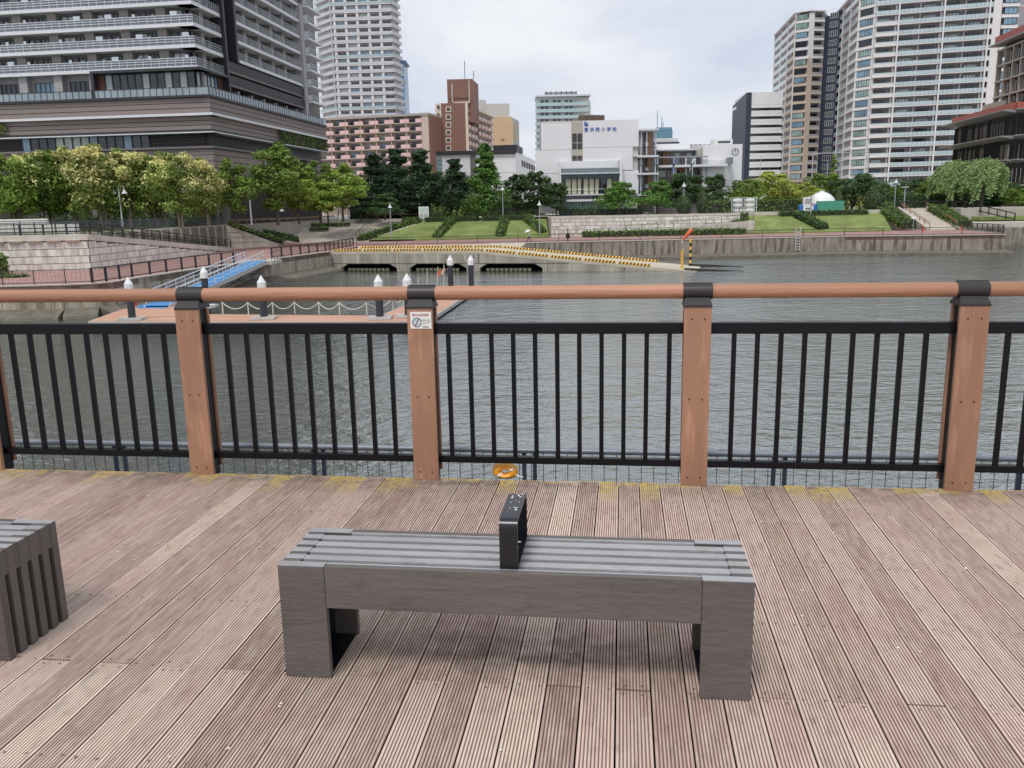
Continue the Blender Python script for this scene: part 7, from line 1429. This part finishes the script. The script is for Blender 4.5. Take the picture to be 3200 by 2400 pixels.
# clipped cones
rng = np.random.default_rng(4); n = 3000; u_ = rng.uniform(0, 1, n); a_ = rng.uniform(0, 2 * pi, n); rr_ = np.sin(np.clip(u_ * 0.86 + 0.14, 0, 1) * pi) ** 0.7 * 1.0 * (1 - 0.35 * u_) + rng.normal(0, 0.03, n)
Pc = np.stack([rr_ * np.cos(a_), rr_ * np.sin(a_), u_ * 4.0], 1); cone_me = leaf_mesh('foliage', Pc, np.stack([np.cos(a_), np.sin(a_), 0.4 + 0 * a_], 1), rng.uniform(0.06, 0.14, n), rng.uniform(0.2, 0.8, n), LM['topiary'], rng=rng)
core_c = MB().lathe([(0, 0.05), (0.75, 0.2), (0.92, 1.1), (0.8, 2.2), (0.45, 3.3), (0, 3.85)], n=14).mesh('inner_branches', core_m, smooth=True)
for px, py, Y, wp, lb in ((2138, 604, 158.5, 48, 'clipped cone shrub behind the bell lamp before the school'), (2197, 590, 162, 40, 'slimmer clipped cone shrub right of the bell lamp before the school'), (2623, 588, 164, 27, 'slim clipped cone shrub right of the green crates'), (2731, 576, 163, 56, 'broad clipped cone shrub, the largest, left of the tall lamp')):
    q = V(px, py, Y); h = q.z - UP; s_ = wp * Y / F_PX / 2; t = empty('topiary_cone', (q.x, Y, UP), label=lb, cat='topiary', group='clipped cone shrubs'); t.scale = (s_, s_, h / 4.0); inst('foliage', cone_me, t); inst('inner_branches', core_c, t)
# hedges on the upper level
hs2 = dict(dens=14, size=0.22)
hedge('hedge', 'clipped hedge left of the boat rack behind the upper railing', [(V(2205, 660, 161).x, 161.5, UP), (V(2290, 660, 161).x, 161.5, UP)], 1.4, 2.1, hedge_leaf, **hs2, seed=41)
hedge('hedge', 'long clipped hedge between the boat rack and the vending machine', [(V(2362, 660, 162).x, 162.5, UP), (V(2500, 660, 162).x, 162.5, UP)], 1.4, 2.3, hedge_leaf, **hs2, seed=42)
hedge('hedge', 'tall dark clipped hedge left of the two willows', [(V(2765, 640, 178).x, 182, UP), (V(2975, 640, 178).x, 180, UP)], 1.8, 2.7, hedge_dark, **hs2, seed=43)
hedge('hedge', 'tall dark clipped hedge behind the right willow', [(V(3003, 630, 176).x, 181, UP), (V(3145, 630, 176).x, 179, UP)], 1.8, 3.0, hedge_dark, **hs2, seed=44)
hedge('hedge', 'low grassy hedge line at the top of the far right lawn', [(V(3010, 640, 190).x, 170, UP - 0.1), (V(3260, 640, 190).x, 164, UP - 0.1)], 1.2, 0.9, hedge_leaf, **hs2, seed=45)
hedge('shrub', 'round shrub below the tall lamp left of the quay stairs', [(V(2760, 650, 165).x, 165, UP), (V(2785, 650, 165).x, 165, UP)], 1.6, 1.2, hedge_leaf, dens=18, size=0.2, seed=46, cat='shrub', rag=0.2)
hedge('shrub', 'yellow leaved shrub left of the broad clipped cone', [(V(2682, 650, 163).x, 163, UP), (V(2690, 650, 163).x, 163, UP)], 1.2, 2.4, LM['yellow'], dens=14, size=0.2, seed=47, cat='shrub', rag=0.3)
hedge('shrub', 'small yellow leaved shrub right of the green crates', [(V(2642, 650, 163).x, 163, UP), (V(2650, 650, 163).x, 163, UP)], 0.9, 1.7, LM['yellow'], dens=14, size=0.18, seed=48, cat='shrub', rag=0.3)
hedge('shrub', 'rounded dark shrub by the information board', [(V(1345, 670, 168).x, 169, UP), (V(1390, 670, 168).x, 169, UP)], 2.0, 2.0, hedge_leaf, dens=16, size=0.22, seed=49, cat='shrub', rag=0.35)
hedge('shrub', 'feathery grass clump near the middle of the lawns top', [(V(1418, 680, 163).x, 163, UP), (V(1440, 680, 163).x, 163, UP)], 1.2, 1.3, LM['olive'], dens=20, size=0.25, seed=50, cat='shrub', rag=0.3)
hedge('shrub', 'small shrub on the far right quay wall, left one', [(97.0, 153, LOW + 1.1), (98.4, 153, LOW + 1.1)], 1.6, 1.2, hedge_leaf, dens=18, size=0.2, seed=51, cat='shrub', rag=0.3)
hedge('shrub', 'small shrub on the far right quay wall, nearest the frame edge', [(104.5, 152.5, LOW + 1.1), (105.8, 152.5, LOW + 1.1)], 1.3, 1.0, hedge_dark, dens=18, size=0.2, seed=52, cat='shrub', rag=0.3)
for i, (x0, x1, y, lb) in enumerate(((-84, -46, 131.5, 'dark undergrowth behind the flowering tree trunks'), (-34, -14, 186, 'dark undergrowth below the left pines'), (-14, 8, 190, 'dark undergrowth below the right pines and the tall conical tree'), (10, 26, 169, 'low shrubs along the foot of the school'))):
    hedge('undergrowth', lb, [(x0, y, UP), (x1, y, UP)], 2.0, (1.5, 2.6, 2.8, 1.2)[i], hedge_dark, dens=9, size=0.3, seed=60 + i, cat='undergrowth', rag=0.4)
